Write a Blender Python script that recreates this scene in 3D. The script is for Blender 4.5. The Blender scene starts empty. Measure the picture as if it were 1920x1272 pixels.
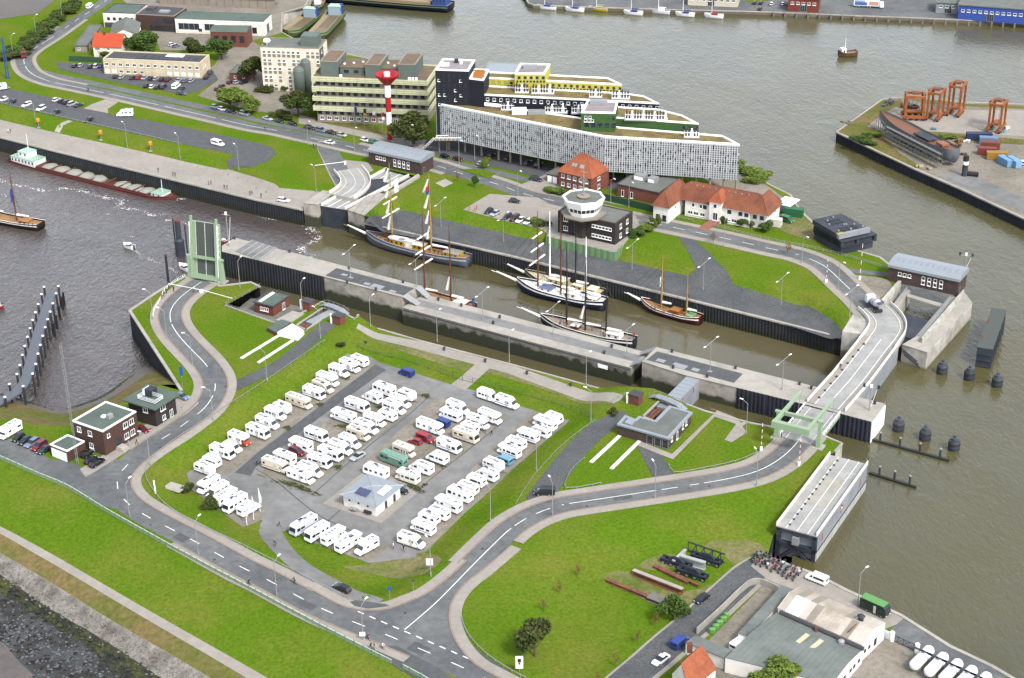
import bpy, bmesh, math, random
import numpy as np
from mathutils import Vector, Matrix
from mathutils.geometry import delaunay_2d_cdt, tessellate_polygon

# ------------------------------------------------------------------ camera, sky, sun, exposure
SC = bpy.context.scene
COL = SC.collection
FOC, PIT, ROL, HC = 3200.0, math.radians(26.5), math.radians(-0.7), 210.0
cam = bpy.data.cameras.new('camera')
cam.sensor_width = 36.0
cam.lens = 36.0 * FOC / 1920.0
cam.clip_start = 1.0
cam.clip_end = 6000.0
cob = bpy.data.objects.new('camera', cam)
COL.objects.link(cob)
cob.matrix_world = (Matrix.Translation((0, 0, HC)) @ Matrix.Rotation(math.pi/2 - PIT, 4, 'X') @ Matrix.Rotation(ROL, 4, 'Z'))
SC.camera = cob

SUN_EL, SUN_AZ = math.radians(48), math.radians(146)     # azimuth clockwise from +Y
w = bpy.data.worlds.new('World'); SC.world = w; w.use_nodes = True
nt = w.node_tree
bg = nt.nodes['Background']
sky = nt.nodes.new('ShaderNodeTexSky'); sky.sky_type = 'NISHITA'; sky.sun_disc = False
sky.sun_elevation = SUN_EL; sky.sun_rotation = SUN_AZ
sky.air_density = 1.0; sky.dust_density = 2.0; sky.ozone_density = 1.0
hs = nt.nodes.new('ShaderNodeHueSaturation'); hs.inputs['Saturation'].default_value = 0.40
nt.links.new(sky.outputs[0], hs.inputs['Color']); nt.links.new(hs.outputs[0], bg.inputs['Color'])
bg.inputs['Strength'].default_value = 0.15
sl = bpy.data.lights.new('sun', 'SUN'); sl.energy = 1.4; sl.angle = math.radians(10); sl.color = (1.0, 0.97, 0.92)
so = bpy.data.objects.new('sun', sl); COL.objects.link(so)
sd = Vector((math.sin(SUN_AZ)*math.cos(SUN_EL), math.cos(SUN_AZ)*math.cos(SUN_EL), math.sin(SUN_EL)))
so.rotation_euler = sd.to_track_quat('Z', 'Y').to_euler(); so.location = (0, 300, 300)
SC.view_settings.view_transform = 'Standard'; SC.view_settings.look = 'None'
SC.view_settings.gamma = 1.0; SC.view_settings.exposure = 1.5
SC.view_settings.use_curve_mapping = False
SC.render.engine = 'CYCLES'
SC.cycles.max_bounces = 6; SC.cycles.diffuse_bounces = 2; SC.cycles.glossy_bounces = 2
SC.cycles.transmission_bounces = 2; SC.cycles.transparent_max_bounces = 4

rng = random.Random(7)
LOW, WH, WO, MID = -2.6, -6.0, -8.2, -2.4     # low quays, harbour water, tidal water, far quays
R = math.radians

# ------------------------------------------------------------------ survey: photograph pixel -> place on a plane of height z
def at(px, py, z=0.0):
    x, y = px-960, py-636
    c, s = math.cos(-ROL), math.sin(-ROL)
    x, y = c*x-s*y, s*x+c*y
    dy = FOC*math.cos(PIT)-y*math.sin(PIT); dz = -FOC*math.sin(PIT)-y*math.cos(PIT)
    t = (z-HC)/dz
    return Vector((x*t, dy*t, z))
def hgt(base, top, z0=0.0):            # height of a vertical edge from the pixels of its foot and its head
    b = at(*base, z0); lo, hi = 0.0, 80.0
    for _ in range(40):
        m = (lo+hi)/2
        Z = b.z+m-HC
        zc = b.y*math.cos(PIT)-Z*math.sin(PIT); yc = -b.y*math.sin(PIT)-Z*math.cos(PIT)
        yy = 636+math.sin(ROL)*FOC*b.x/zc+math.cos(ROL)*FOC*yc/zc
        if yy > top[1]: lo = m
        else: hi = m
    return lo

# ------------------------------------------------------------------ height of the land
def segdist(P, poly):
    A = np.array(poly); B = np.roll(A, -1, axis=0)
    P = np.atleast_2d(P)
    d = np.full(len(P), 1e9); ins = np.zeros(len(P), bool)
    for a, b in zip(A, B):
        ab = b-a; t = np.clip(((P-a)@ab)/(ab@ab+1e-9), 0, 1)
        q = a+t[:, None]*ab
        d = np.minimum(d, np.hypot(P[:, 0]-q[:, 0], P[:, 1]-q[:, 1]))
        cond = (a[1] > P[:, 1]) != (b[1] > P[:, 1])
        xs = (b[0]-a[0])*(P[:, 1]-a[1])/((b[1]-a[1]) if abs(b[1]-a[1]) > 1e-9 else 1e-9)+a[0]
        ins ^= cond & (P[:, 0] < xs)
    return d, ins
ZONES = []
def zone(pts, wd, lo=LOW):
    q = [tuple(at(x, y, 0).xy) for x, y in pts]; X, Y = zip(*q)
    ZONES.append((q, wd, lo, (min(X), min(Y), max(X), max(Y))))
zone([(690, 545), (652, 600), (632, 640), (609, 640), (480, 728), (402, 778), (284, 861), (274, 892), (289, 924), (322, 957), (480, 1037), (656, 1125), (719, 1128), (774, 1112), (832, 1068), (920, 980), (967, 947), (1008, 886), (1061, 831), (1116, 790), (1160, 738), (1230, 690)], 10)
zone([(1575, 850), (1500, 880), (1350, 925), (1200, 955), (1080, 975), (1000, 1005), (930, 1070), (880, 1120), (885, 1180), (930, 1240), (1000, 1320), (2200, 1500), (2200, 1150), (1700, 980)], 24)
zone([(-120, 172), (0, 204), (110, 232), (210, 256), (330, 284), (430, 304), (520, 346), (612, 358), (700, 420), (560, 480), (-120, 330)], 4)
zone([(690, 395), (745, 372), (960, 420), (1008, 428), (1030, 424), (1150, 450), (1190, 462), (1300, 494), (1360, 508), (1440, 531), (1515, 550), (1580, 590), (1590, 625), (1620, 660), (960, 560), (690, 460)], 5)
def hh(P):
    P = np.atleast_2d(np.array(P, float)); z = np.zeros(len(P))
    for poly, wd, lo, bb in ZONES:
        k = (P[:, 0] > bb[0]) & (P[:, 0] < bb[2]) & (P[:, 1] > bb[1]) & (P[:, 1] < bb[3])
        if not k.any(): continue
        d, i = segdist(P[k], poly)
        t = np.clip(d/wd, 0, 1); t = t*t*(3-2*t)
        z[k] = np.where(i, np.minimum(z[k], lo*t), z[k])
    return z
def h1(x, y): return float(hh([(x, y)])[0])
def gp(px, py, up=0.0):                 # pixel -> point on the land (up: height of the thing's point above the land)
    z = 0.0
    for k in range(9):
        p = at(px, py, z+up); n = h1(p.x, p.y)
        if abs(n-z) < .01: break
        z = 0.4*z+0.6*n
    p = at(px, py, z+up); return Vector((p.x, p.y, z))

# ------------------------------------------------------------------ materials
MATS = {}
DK = {n: .58 for n in 'asphalt asphalt_lot asphalt_dark cobble paving kerb concrete concrete_dark gravel stone_slope rough_grass dry_grass deck_dark galv mud'.split()}
DK.update(asphalt=.74, asphalt_dark=.74, asphalt_lot=.66, cobble=.66, concrete=.74, paving=.66, lock_wall=.8, lock_wall_high=.8, harbour_concrete=.8)
def srgb(h):
    h = h.lstrip('#'); c = [int(h[i:i+2], 16)/255 for i in (0, 2, 4)]
    c = [v/12.92 if v <= .04045 else ((v+.055)/1.055)**2.4 for v in c]; k = .46+.36*min(c)**1.5   # measured tone -> surface albedo
    return tuple(k*v for v in c)
def mat(name, col, rough=.8, metal=0., var=.12, scale=.6, col2=None, scale2=.05, mix2=.5, bump=0., bscale=None, spec=.4, coat=0.):
    if name in MATS: return MATS[name]
    if name in DK: col = tuple(v*DK[name] for v in col); col2 = tuple(v*DK[name] for v in col2) if col2 else None
    m = bpy.data.materials.new(name); m.use_nodes = True; MATS[name] = m
    n = m.node_tree; b = n.nodes['Principled BSDF']
    b.inputs['Roughness'].default_value = rough; b.inputs['Metallic'].default_value = metal
    b.inputs['Specular IOR Level'].default_value = spec; b.inputs['Coat Weight'].default_value = coat
    g = n.nodes.new('ShaderNodeNewGeometry')
    t = n.nodes.new('ShaderNodeTexNoise'); t.inputs['Scale'].default_value = scale; t.inputs['Detail'].default_value = 5; t.inputs['Roughness'].default_value = .65
    n.links.new(g.outputs['Position'], t.inputs['Vector'])
    mr = n.nodes.new('ShaderNodeMapRange'); mr.inputs[1].default_value = .3; mr.inputs[2].default_value = .7
    mr.inputs[3].default_value = 1-var; mr.inputs[4].default_value = 1+var
    n.links.new(t.outputs[0], mr.inputs[0])
    base = n.nodes.new('ShaderNodeRGB'); base.outputs[0].default_value = (*col, 1)
    cs = base.outputs[0]
    if col2:
        t2 = n.nodes.new('ShaderNodeTexNoise'); t2.inputs['Scale'].default_value = scale2; t2.inputs['Detail'].default_value = 6; t2.inputs['Roughness'].default_value = .6
        n.links.new(g.outputs['Position'], t2.inputs['Vector'])
        m2 = n.nodes.new('ShaderNodeMapRange'); m2.inputs[1].default_value = mix2-.12; m2.inputs[2].default_value = mix2+.12
        n.links.new(t2.outputs[0], m2.inputs[0])
        mx = n.nodes.new('ShaderNodeMix'); mx.data_type = 'RGBA'; mx.inputs[7].default_value = (*col2, 1)
        n.links.new(m2.outputs[0], mx.inputs[0]); n.links.new(cs, mx.inputs[6]); cs = mx.outputs[2]
    vm = n.nodes.new('ShaderNodeVectorMath'); vm.operation = 'SCALE'
    n.links.new(cs, vm.inputs[0]); n.links.new(mr.outputs[0], vm.inputs[3])
    n.links.new(vm.outputs[0], b.inputs['Base Color'])
    if bump:
        bt = n.nodes.new('ShaderNodeTexNoise'); bt.inputs['Scale'].default_value = bscale or scale*2; bt.inputs['Detail'].default_value = 4
        n.links.new(g.outputs['Position'], bt.inputs['Vector'])
        bn = n.nodes.new('ShaderNodeBump'); bn.inputs['Strength'].default_value = 1; bn.inputs['Distance'].default_value = bump
        n.links.new(bt.outputs[0], bn.inputs['Height']); n.links.new(bn.outputs[0], b.inputs['Normal'])
    m['b'] = 0
    return m
def nodes(m): return m.node_tree, m.node_tree.nodes['Principled BSDF']
def P(c, **k):                          # paint by hex colour
    return mat('paint_'+c.lstrip('#')+''.join('%s%s' % (a[0], v) for a, v in k.items() if not isinstance(v, tuple)), srgb(c), **{**dict(rough=.55, var=.06, scale=.8), **k})

mat('grass', (.063, .112, .008), .95, var=.26, scale=1.3, col2=(.100, .116, .018), scale2=.05, mix2=.55, bump=.12, bscale=2.5, spec=0)
mat('rough_grass', (.13, .15, .03), .95, var=.3, scale=.8, col2=(.22, .16, .07), scale2=.12, mix2=.5, bump=.15, bscale=2, spec=.1)
mat('dry_grass', (.24, .21, .10), .95, var=.3, scale=.9, col2=(.13, .17, .03), scale2=.10, mix2=.5, bump=.1, bscale=2, spec=.1)
mat('asphalt', (.10, .107, .110), .9, var=.22, scale=.5, col2=(.145, .15, .148), scale2=.07, spec=.25)
mat('asphalt_lot', (.235, .232, .225), .92, var=.16, scale=.35, col2=(.165, .165, .16), scale2=.07, mix2=.56, spec=.2)
mat('asphalt_dark', (.085, .09, .094), .9, var=.2, scale=.5, spec=.25)
mat('cobble', (.085, .09, .093), .9, var=.35, scale=1.8, col2=(.115, .12, .12), scale2=.08, bump=.03, bscale=4, spec=.2)
mat('paving', (.36, .325, .28), .9, var=.1, scale=.7, col2=(.31, .285, .25), scale2=.09, spec=.2)
mat('kerb', (.31, .24, .20), .9, var=.2, scale=1.2)
mat('concrete', (.37, .345, .30), .9, var=.12, scale=.5, col2=(.29, .275, .24), scale2=.12, mix2=.55, spec=.2)
mat('concrete_dark', (.20, .19, .165), .9, var=.25, scale=.6, spec=.2)
mat('marking', (.55, .55, .54), .7, var=.25, scale=2)
mat('gravel', (.30, .265, .215), .95, var=.25, scale=.8, col2=(.22, .195, .15), scale2=.09)
mat('stone_slope', (.30, .275, .24), .95, var=.45, scale=1.2, col2=(.15, .13, .11), scale2=.3, mix2=.57, bump=.5, bscale=1.3)
mat('weed', (.012, .014, .010), .8, var=.6, scale=.9, col2=(.04, .045, .008), scale2=.35, mix2=.55, bump=.5, bscale=1)
mat('mud', (.15, .125, .105), .6, var=.15, scale=.6, col2=(.115, .10, .095), scale2=.03, bump=.05, bscale=.8)
mat('wet_stones', (.040, .043, .044), .7, var=.45, scale=2.5, col2=(.016, .013, .010), scale2=.16, mix2=.5, bump=.25, bscale=2)
mat('glass', (.02, .025, .03), .12, var=.3, scale=.3, spec=.6)
mat('frame_white', (.75, .75, .73), .6, var=.04)
mat('steel_dark', (.017, .021, .029), .6, var=.25, scale=.4, col2=(.028, .032, .040), scale2=.15)
mat('galv', (.42, .43, .43), .5, metal=.3, var=.06)
mat('rubber', (.012, .012, .013), .8, var=.1)
mat('chrome', (.55, .55, .55), .3, metal=.8, var=.05)
mat('rust', (.16, .055, .028), .85, var=.35, scale=1.2, col2=(.09, .035, .022), scale2=.5)
mat('white', (.74, .74, .74), .5, var=.05, scale=.6)
mat('water_foam', (.72, .71, .70), .9, var=.1)

def wallmat(name, top, low, zsplit, algae):
    m = mat(name, top, .8, var=.25, scale=.35, col2=tuple(c*.6 for c in top), scale2=.2, mix2=.55)
    n, b = nodes(m); g = n.nodes.new('ShaderNodeNewGeometry'); sp = n.nodes.new('ShaderNodeSeparateXYZ')
    n.links.new(g.outputs['Position'], sp.inputs[0])
    ns = n.nodes.new('ShaderNodeTexNoise'); ns.inputs['Scale'].default_value = .4; ns.inputs['Detail'].default_value = 6
    n.links.new(g.outputs['Position'], ns.inputs['Vector'])
    ad = n.nodes.new('ShaderNodeMath'); ad.operation = 'MULTIPLY_ADD'; ad.inputs[1].default_value = algae
    n.links.new(ns.outputs[0], ad.inputs[0]); n.links.new(sp.outputs['Z'], ad.inputs[2])
    mr = n.nodes.new('ShaderNodeMapRange'); mr.inputs[1].default_value = zsplit+algae*.5-.5; mr.inputs[2].default_value = zsplit+algae*.5+.5
    n.links.new(ad.outputs[0], mr.inputs[0])
    mx = n.nodes.new('ShaderNodeMix'); mx.data_type = 'RGBA'; mx.inputs[6].default_value = (*low, 1)
    src = b.inputs['Base Color'].links[0].from_socket
    n.links.new(mr.outputs[0], mx.inputs[0]); n.links.new(src, mx.inputs[7]); n.links.new(mx.outputs[2], b.inputs['Base Color'])
wallmat('pile_tidal', (.014, .017, .022), (.010, .012, .005), -6.2, 1.5)
wallmat('pile_harbour', (.013, .016, .025), (.01, .012, .010), -5.5, .6)
wallmat('lock_wall', (.30, .275, .23), (.020, .024, .011), -4.4, 3.5)
wallmat('lock_wall_high', (.36, .33, .28), (.03, .032, .016), -4.2, 3.5)
wallmat('harbour_concrete', (.42, .40, .35), (.13, .09, .05), -5.6, .8)

def water(name, col, bump, scale, stretch, rough, tint=None):
    m = mat(name, col, rough, var=.10, scale=.02, spec=1.0, col2=tint, scale2=.012)
    n, b = nodes(m); b.inputs['IOR'].default_value = 1.33
    g = n.nodes.new('ShaderNodeNewGeometry'); mp = n.nodes.new('ShaderNodeMapping'); mp.inputs['Scale'].default_value = stretch; mp.inputs['Rotation'].default_value = (0, 0, R(20))
    n.links.new(g.outputs['Position'], mp.inputs[0])
    prev = None
    for sc, st in ((scale*1.7, bump*.55), (scale*.55, bump*.6), (scale*.08, bump*1.6), (scale*5, bump*.12)):
        t = n.nodes.new('ShaderNodeTexNoise'); t.inputs['Scale'].default_value = sc; t.inputs['Detail'].default_value = 3; t.inputs['Distortion'].default_value = .6
        n.links.new(mp.outputs[0], t.inputs['Vector'])
        bn = n.nodes.new('ShaderNodeBump'); bn.inputs['Distance'].default_value = st
        n.links.new(t.outputs[0], bn.inputs['Height'])
        if prev: n.links.new(prev.outputs[0], bn.inputs['Normal'])
        prev = bn
    n.links.new(prev.outputs[0], b.inputs['Normal'])
water('harbour_water', (.066, .058, .022), .24, .6, (1, .5, 1), .06, (.060, .058, .032))
water('tidal_water', (.050, .042, .040), .55, .6, (1, .55, 1), .08, (.062, .050, .042))
water('chamber_water', (.062, .054, .026), .08, .5, (1, .7, 1), .08, (.075, .064, .034))

# ------------------------------------------------------------------ mesh helpers
class MB:
    def __init__(s): s.v = []; s.f = []; s.m = []
    def add(s, vs, fs, mi=0):
        o = len(s.v); s.v += [tuple(x) for x in vs]; s.f += [tuple(i+o for i in f) for f in fs]; s.m += [mi]*len(fs); return s
    def box(s, x0, x1, y0, y1, z0, z1, mi=0, M=None):
        vs = [(x, y, z) for z in (z0, z1) for x, y in ((x0, y0), (x1, y0), (x1, y1), (x0, y1))]
        if M: vs = [M @ Vector(q) for q in vs]
        return s.add(vs, [(3, 2, 1, 0), (4, 5, 6, 7), (0, 1, 5, 4), (1, 2, 6, 5), (2, 3, 7, 6), (3, 0, 4, 7)], mi)
    def cb(s, c, d, rz=0, mi=0):
        M = Matrix.Translation(c) @ Matrix.Rotation(rz, 4, 'Z')
        return s.box(-d[0]/2, d[0]/2, -d[1]/2, d[1]/2, -d[2]/2, d[2]/2, mi, M)
    def ring(s, rings, mi=0, caps=True, closed=True):
        n = len(rings[0]); vs = [q for r in rings for q in r]; fs = []
        for i in range(len(rings)-1):
            for j in range(n if closed else n-1):
                k = (j+1) % n; fs.append((i*n+j, i*n+k, (i+1)*n+k, (i+1)*n+j))
        if caps: fs += [tuple(range(n-1, -1, -1)), tuple((len(rings)-1)*n+j for j in range(n))]
        return s.add(vs, fs, mi)
    def prism(s, poly, z0, z1, mi=0):
        return s.ring([[(x, y, z0) for x, y in poly], [(x, y, z1) for x, y in poly]], mi)
    def side(s, prof, y0, y1, mi=0):        # profile in x,z pulled along y
        return s.ring([[(x, y0, z) for x, z in prof], [(x, y1, z) for x, z in prof]], mi)
    def tube(s, a, b, r, r2=None, n=6, mi=0):
        a, b = Vector(a), Vector(b); d = (b-a)
        q = d.to_track_quat('Z', 'Y'); r2 = r if r2 is None else r2
        rr = []
        for p, rad in ((a, r), (b, r2)):
            rr.append([p+q @ Vector((math.cos(2*math.pi*i/n)*rad, math.sin(2*math.pi*i/n)*rad, 0)) for i in range(n)])
        return s.ring(rr, mi)
    def path(s, pts, r, n=5, mi=0):
        for a, b in zip(pts, pts[1:]): s.tube(a, b, r, n=n, mi=mi)
        return s
    def lathe(s, prof, n=12, c=(0, 0, 0), mi=0):
        rr = [[(c[0]+math.cos(2*math.pi*i/n)*r, c[1]+math.sin(2*math.pi*i/n)*r, c[2]+z) for i in range(n)] for r, z in prof]
        return s.ring(rr, mi)
    def mesh(s, name, mats, smooth=False, bev=0):
        me = bpy.data.meshes.new(name); me.from_pydata(s.v, [], s.f)
        for m in (mats if isinstance(mats, (list, tuple)) else [mats]): me.materials.append(MATS[m] if isinstance(m, str) else m)
        me.polygons.foreach_set('material_index', s.m)
        if bev:
            bm = bmesh.new(); bm.from_mesh(me); bmesh.ops.bevel(bm, geom=bm.edges[:], offset=bev, segments=1, affect='EDGES', profile=.6); bm.to_mesh(me); bm.free()
        bm = bmesh.new(); bm.from_mesh(me); bmesh.ops.recalc_face_normals(bm, faces=bm.faces); bm.to_mesh(me); bm.free()
        if smooth: me.polygons.foreach_set('use_smooth', [True]*len(me.polygons))
        return me
    def build(s, name, mats, parent=None, smooth=False, bev=0, loc=None, rz=0):
        return inst(s.mesh(name, mats, smooth, bev), name, parent, loc, rz)
def inst(me, name, parent=None, loc=None, rz=0):
    o = bpy.data.objects.new(name, me); COL.objects.link(o); o.parent = parent
    if loc is not None: o.location = loc
    if rz: o.rotation_euler = (0, 0, rz)
    return o
def tag(o, label, cat, group=None):
    o['label'] = label; o['category'] = cat
    if group: o['group'] = group
    return o
def thing(name, label, cat, loc=(0, 0, 0), rz=0, group=None):
    o = bpy.data.objects.new(name, None); COL.objects.link(o); o.location = loc; o.rotation_euler = (0, 0, rz); o.empty_display_size = .5
    return tag(o, label, cat, group)
def struct(o): o['kind'] = 'structure'; return o
def stuff(o): o['kind'] = 'stuff'; return o

def smooth_path(pts, step=2.0, closed=False):
    pts = [Vector((p[0], p[1], 0)) for p in pts]; out = []
    n = len(pts)
    for i in range(n if closed else n-1):
        if closed: p0, p1, p2, p3 = pts[i-1], pts[i], pts[(i+1) % n], pts[(i+2) % n]
        else: p0, p1, p2, p3 = pts[max(i-1, 0)], pts[i], pts[i+1], pts[min(i+2, n-1)]
        k = max(2, int((p2-p1).length/step))
        a = [0.0]
        for q, r in ((p0, p1), (p1, p2), (p2, p3)): a.append(a[-1]+max((r-q).length, 1e-6)**.5 if (r-q).length > 1e-6 else a[-1]+1e-3)
        for j in range(k):
            t = a[1]+(a[2]-a[1])*j/k
            A1 = p0*((a[1]-t)/(a[1]-a[0]))+p1*((t-a[0])/(a[1]-a[0])); A2 = p1*((a[2]-t)/(a[2]-a[1]))+p2*((t-a[1])/(a[2]-a[1])); A3 = p2*((a[3]-t)/(a[3]-a[2]))+p3*((t-a[2])/(a[3]-a[2]))
            B1 = A1*((a[2]-t)/(a[2]-a[0]))+A2*((t-a[0])/(a[2]-a[0])); B2 = A2*((a[3]-t)/(a[3]-a[1]))+A3*((t-a[1])/(a[3]-a[1]))
            out.append(B1*((a[2]-t)/(a[2]-a[1]))+B2*((t-a[1])/(a[2]-a[1])))
    if not closed: out.append(pts[-1])
    return out
def offset(path, d):
    out = []
    for i, p in enumerate(path):
        t = path[min(i+1, len(path)-1)]-path[max(i-1, 0)]; t.normalize()
        out.append(p+Vector((t.y, -t.x, 0))*d)      # positive = right of travel
    return out
def ribbon(name, path, d0, d1, off, m, parent=None, n=3, skirt=0.0, zf=None):
    mb = MB(); cols = [offset(path, d0+(d1-d0)*i/n) for i in range(n+1)]
    xy = [(c[i].x, c[i].y) for i in range(len(path)) for c in cols]
    zz = hh(xy) if zf is None else np.array([zf(*q) for q in xy])
    mb.v = [(x, y, z+off) for (x, y), z in zip(xy, zz)]
    k = n+1
    for i in range(len(path)-1):
        for j in range(n): mb.f.append((i*k+j, i*k+j+1, (i+1)*k+j+1, (i+1)*k+j))
    if skirt:
        for j in (0, n):
            o = len(mb.v); mb.v += [(mb.v[i*k+j][0], mb.v[i*k+j][1], mb.v[i*k+j][2]-skirt) for i in range(len(path))]
            for i in range(len(path)-1): mb.f.append((i*k+j, (i+1)*k+j, o+i+1, o+i))
    mb.m = [0]*len(mb.f)
    o = mb.build(name, m, parent)
    return o if parent else struct(o)
def cdt(poly, step, lines=(), holes=()):
    A = np.array(poly); mn, mx = A.min(0), A.max(0)
    gx, gy = np.meshgrid(np.arange(mn[0], mx[0], step), np.arange(mn[1], mx[1], step)); G = np.c_[gx.ravel(), gy.ravel()]
    if len(G):
        d, i = segdist(G, poly); G = G[i & (d > step*.35)]
        if lines == 'bank':
            fs = 1.3; F = []
            for zp, wd, lo, bb in ZONES:
                if wd > 12: continue
                a = np.maximum(mn, bb[:2]); b = np.minimum(mx, bb[2:])
                if (b <= a).any(): continue
                gx, gy = np.meshgrid(np.arange(np.floor(a[0]/fs)*fs, b[0], fs), np.arange(np.floor(a[1]/fs)*fs, b[1], fs)); Q = np.c_[gx.ravel(), gy.ravel()]
                dz, iz = segdist(Q, zp); Q = Q[iz & (dz < wd+fs)]
                if len(Q):
                    d, i = segdist(Q, poly); F.append(Q[i & (d > .5)])
            if F: G = np.r_[G, np.concatenate(F)]
    vs = [Vector(p) for p in poly]+[Vector(p) for p in G]
    n = len(poly)
    ed = [(i, (i+1) % n) for i in range(n)]
    for hl in holes:
        k = len(vs); vs += [Vector(p) for p in hl]; ed += [(k+i, k+(i+1) % len(hl)) for i in range(len(hl))]
    v, e, f, *_ = delaunay_2d_cdt(vs, ed, [tuple(range(n))], 1, 1e-4)
    for hl in holes:
        c = np.array([np.mean([v[i] for i in q], axis=0) for q in f]); ins = segdist(c, hl)[1]
        f = [q for q, t in zip(f, ins) if not t]
    return [(p.x, p.y) for p in v], [tuple(q) for q in f]
def dens(pts, step):
    out = []
    for a, b in zip(pts, list(pts[1:])+[pts[0]]):
        a, b = Vector(a[:2]), Vector(b[:2]); k = max(1, int((b-a).length/step))
        out += [tuple(a.lerp(b, i/k)) for i in range(k)]
    return out
def drape(name, world, off, m, parent=None, step=4.0, zf=None, smooth=True):
    poly = dens(world, min(step, 1.5) if zf is None else step)
    xy, f = cdt(poly, step, 'bank' if zf is None else ())
    zz = hh(xy) if zf is None else [zf] * len(xy)
    mb = MB(); mb.v = [(x, y, z+off) for (x, y), z in zip(xy, zz)]; mb.f = f; mb.m = [0]*len(f)
    o = mb.build(name, m, parent, smooth=smooth)
    return o if parent else struct(o)
NDP = [0]
def dpx(name, pts, off, m, parent=None, step=4.0, curve=False):      # drape a patch outlined in survey points
    NDP[0] += 1; off += NDP[0]*.0004
    wp = [gp(*p[:2]) for p in pts]
    if curve: wp = smooth_path(wp, 3, True)
    return drape(name, [(p.x, p.y) for p in wp], off, m, parent, step)
def W(pts, z=None): return [gp(*p) if z is None else at(p[0], p[1], z) for p in pts]
def wall_strip(name, label, pts, zt, zb, m, cat='quay wall', pitch=1.0, amp=.24, cap=True, capm='concrete', parent=None):
    # wall along a line of (x, y) with sheet-pile corrugation (amp 0: plain)
    mb = MB(); L = []
    for a, b in zip(pts, pts[1:]):
        a, b = Vector(a[:2]), Vector(b[:2]); d = b-a; ln = d.length; d = d/ln; nrm = Vector((d.y, -d.x))
        k = max(1, int(ln/(pitch/2))) if amp else max(1, int(ln/6))
        for i in range(k):
            p = a+d*(ln*i/k)
            if amp:
                s = amp if i % 2 else 0
                L.append(p+nrm*s); L.append(p+nrm*s+d*(ln/k*.62))
            else: L.append(p)
    L.append(Vector(pts[-1][:2]))
    zt = zt if callable(zt) else (lambda x, y, q=zt: q)
    for p in L: mb.v += [(p.x, p.y, zt(p.x, p.y)), (p.x, p.y, zb)]
    for i in range(len(L)-1): mb.f.append((2*i, 2*i+2, 2*i+3, 2*i+1)); mb.m.append(0)
    root = parent or thing(name, label, cat, (pts[0][0], pts[0][1], 0))
    o = mb.build('sheet_piles' if amp else 'wall_face', m, root)
    o.matrix_parent_inverse = Matrix.Translation(root.location).inverted()
    if cap:
        c = MB(); path = [Vector((p[0], p[1], 0)) for p in pts]
        a, b = offset(path, -.45), offset(path, amp+.15)
        rr = [[(x.x, x.y, zt(x.x, x.y)-.25), (y.x, y.y, zt(x.x, x.y)-.25), (y.x, y.y, zt(x.x, x.y)+.22), (x.x, x.y, zt(x.x, x.y)+.22)] for x, y in zip(a, b)]
        c.ring(rr); q = c.build('coping', capm, root); q.matrix_parent_inverse = Matrix.Translation(root.location).inverted()
    return root
# ------------------------------------------------------------------ land and water
def outline(pts): return [tuple(at(*p).xy) for p in pts]
NOUT = [(-260, 190, LOW), (-150, 218, LOW), (0, 258, LOW), (201, 308, LOW), (252, 320, LOW), (480, 375, LOW), (568, 394, LOW), (598, 387, -1), (722, 317, 0), (787, 332, 0), (652, 396, -1), (684, 419, LOW), (960, 481, LOW), (1440, 599, LOW), (1578, 634, LOW),
        (1637, 592, 0), (1655, 562, 0), (1688, 524, 0), (1668, 497, 0), (1650, 483, 0), (1600, 468, 0), (1570, 455, 0), (1535, 428, 0), (1500, 395, 0), (1482, 366, 0), (1440, 345, 0), (1400, 310, 0), (1310, 265, 0), (1165, 210, 0), (980, 165, 0), (830, 140, 0), (700, 112, 0), (640, 100, 0), (585, 92, 0), (528, 60, 0), (530, 25, 0), (572, 12, 0), (600, -40, 0), (560, -110, 0), (-420, -110, 0)]
SOUT = [(-180, 800, 0), (0, 861, 0), (75, 894, 0), (121, 913, 0), (196, 958, 0), (252, 990, 0), (370, 1055, 0), (480, 1113, 0), (734, 1245, 0), (800, 1285, 0), (950, 1400, 0), (2100, 1500, LOW), (2100, 1372, LOW), (1920, 1285, LOW), (1860, 1250, LOW), (1780, 1212, LOW), (1690, 1155, LOW), (1588, 1108, LOW), (1530, 1078, LOW), (1438, 1046, LOW), (1451, 984, 1), (1549, 850, 1),
        (1566, 848, 0), (1580, 832, 0), (1545, 818, 0), (1410, 794, 0), (1322, 771, 0), (1287, 758, 0), (1225, 745, LOW), (1169, 741, LOW), (960, 684, LOW), (790, 640, LOW), (672, 606, LOW), (665, 598, 0), (604, 566, 0), (560, 590, 0), (520, 607, 0), (423, 573, 0), (487, 538, 0), (470, 530, 0), (412, 537, 0), (358, 513, 0), (300, 545, 0), (243, 583, 0), (340, 733, 0), (300, 722, 0), (250, 742, 0), (190, 772, 0), (130, 800, 0), (60, 797, 0), (0, 785, 0), (-180, 765, 0)]
PIT1 = [tuple(at(x, y, 0).xy) for x, y in ((1203, 783), (1236, 751), (1262, 759), (1229, 793))]
PIT2 = [tuple(at(x, y, 0).xy) for x, y in ((553, 612), (606, 577), (630, 583), (574, 621))]
def land(name, out, step, holes=()):
    poly = dens(outline(out), 2.0); xy, f = cdt(poly, step, 'bank', holes)
    mb = MB(); mb.v = [(x, y, z) for (x, y), z in zip(xy, hh(xy))]; mb.f = f; mb.m = [0]*len(f)
    return struct(mb.build(name, 'grass', smooth=True))
land('ground_lock_island_side', SOUT, 3.0, (PIT1, PIT2))
land('ground_harbour_side', NOUT, 4.0)

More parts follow.
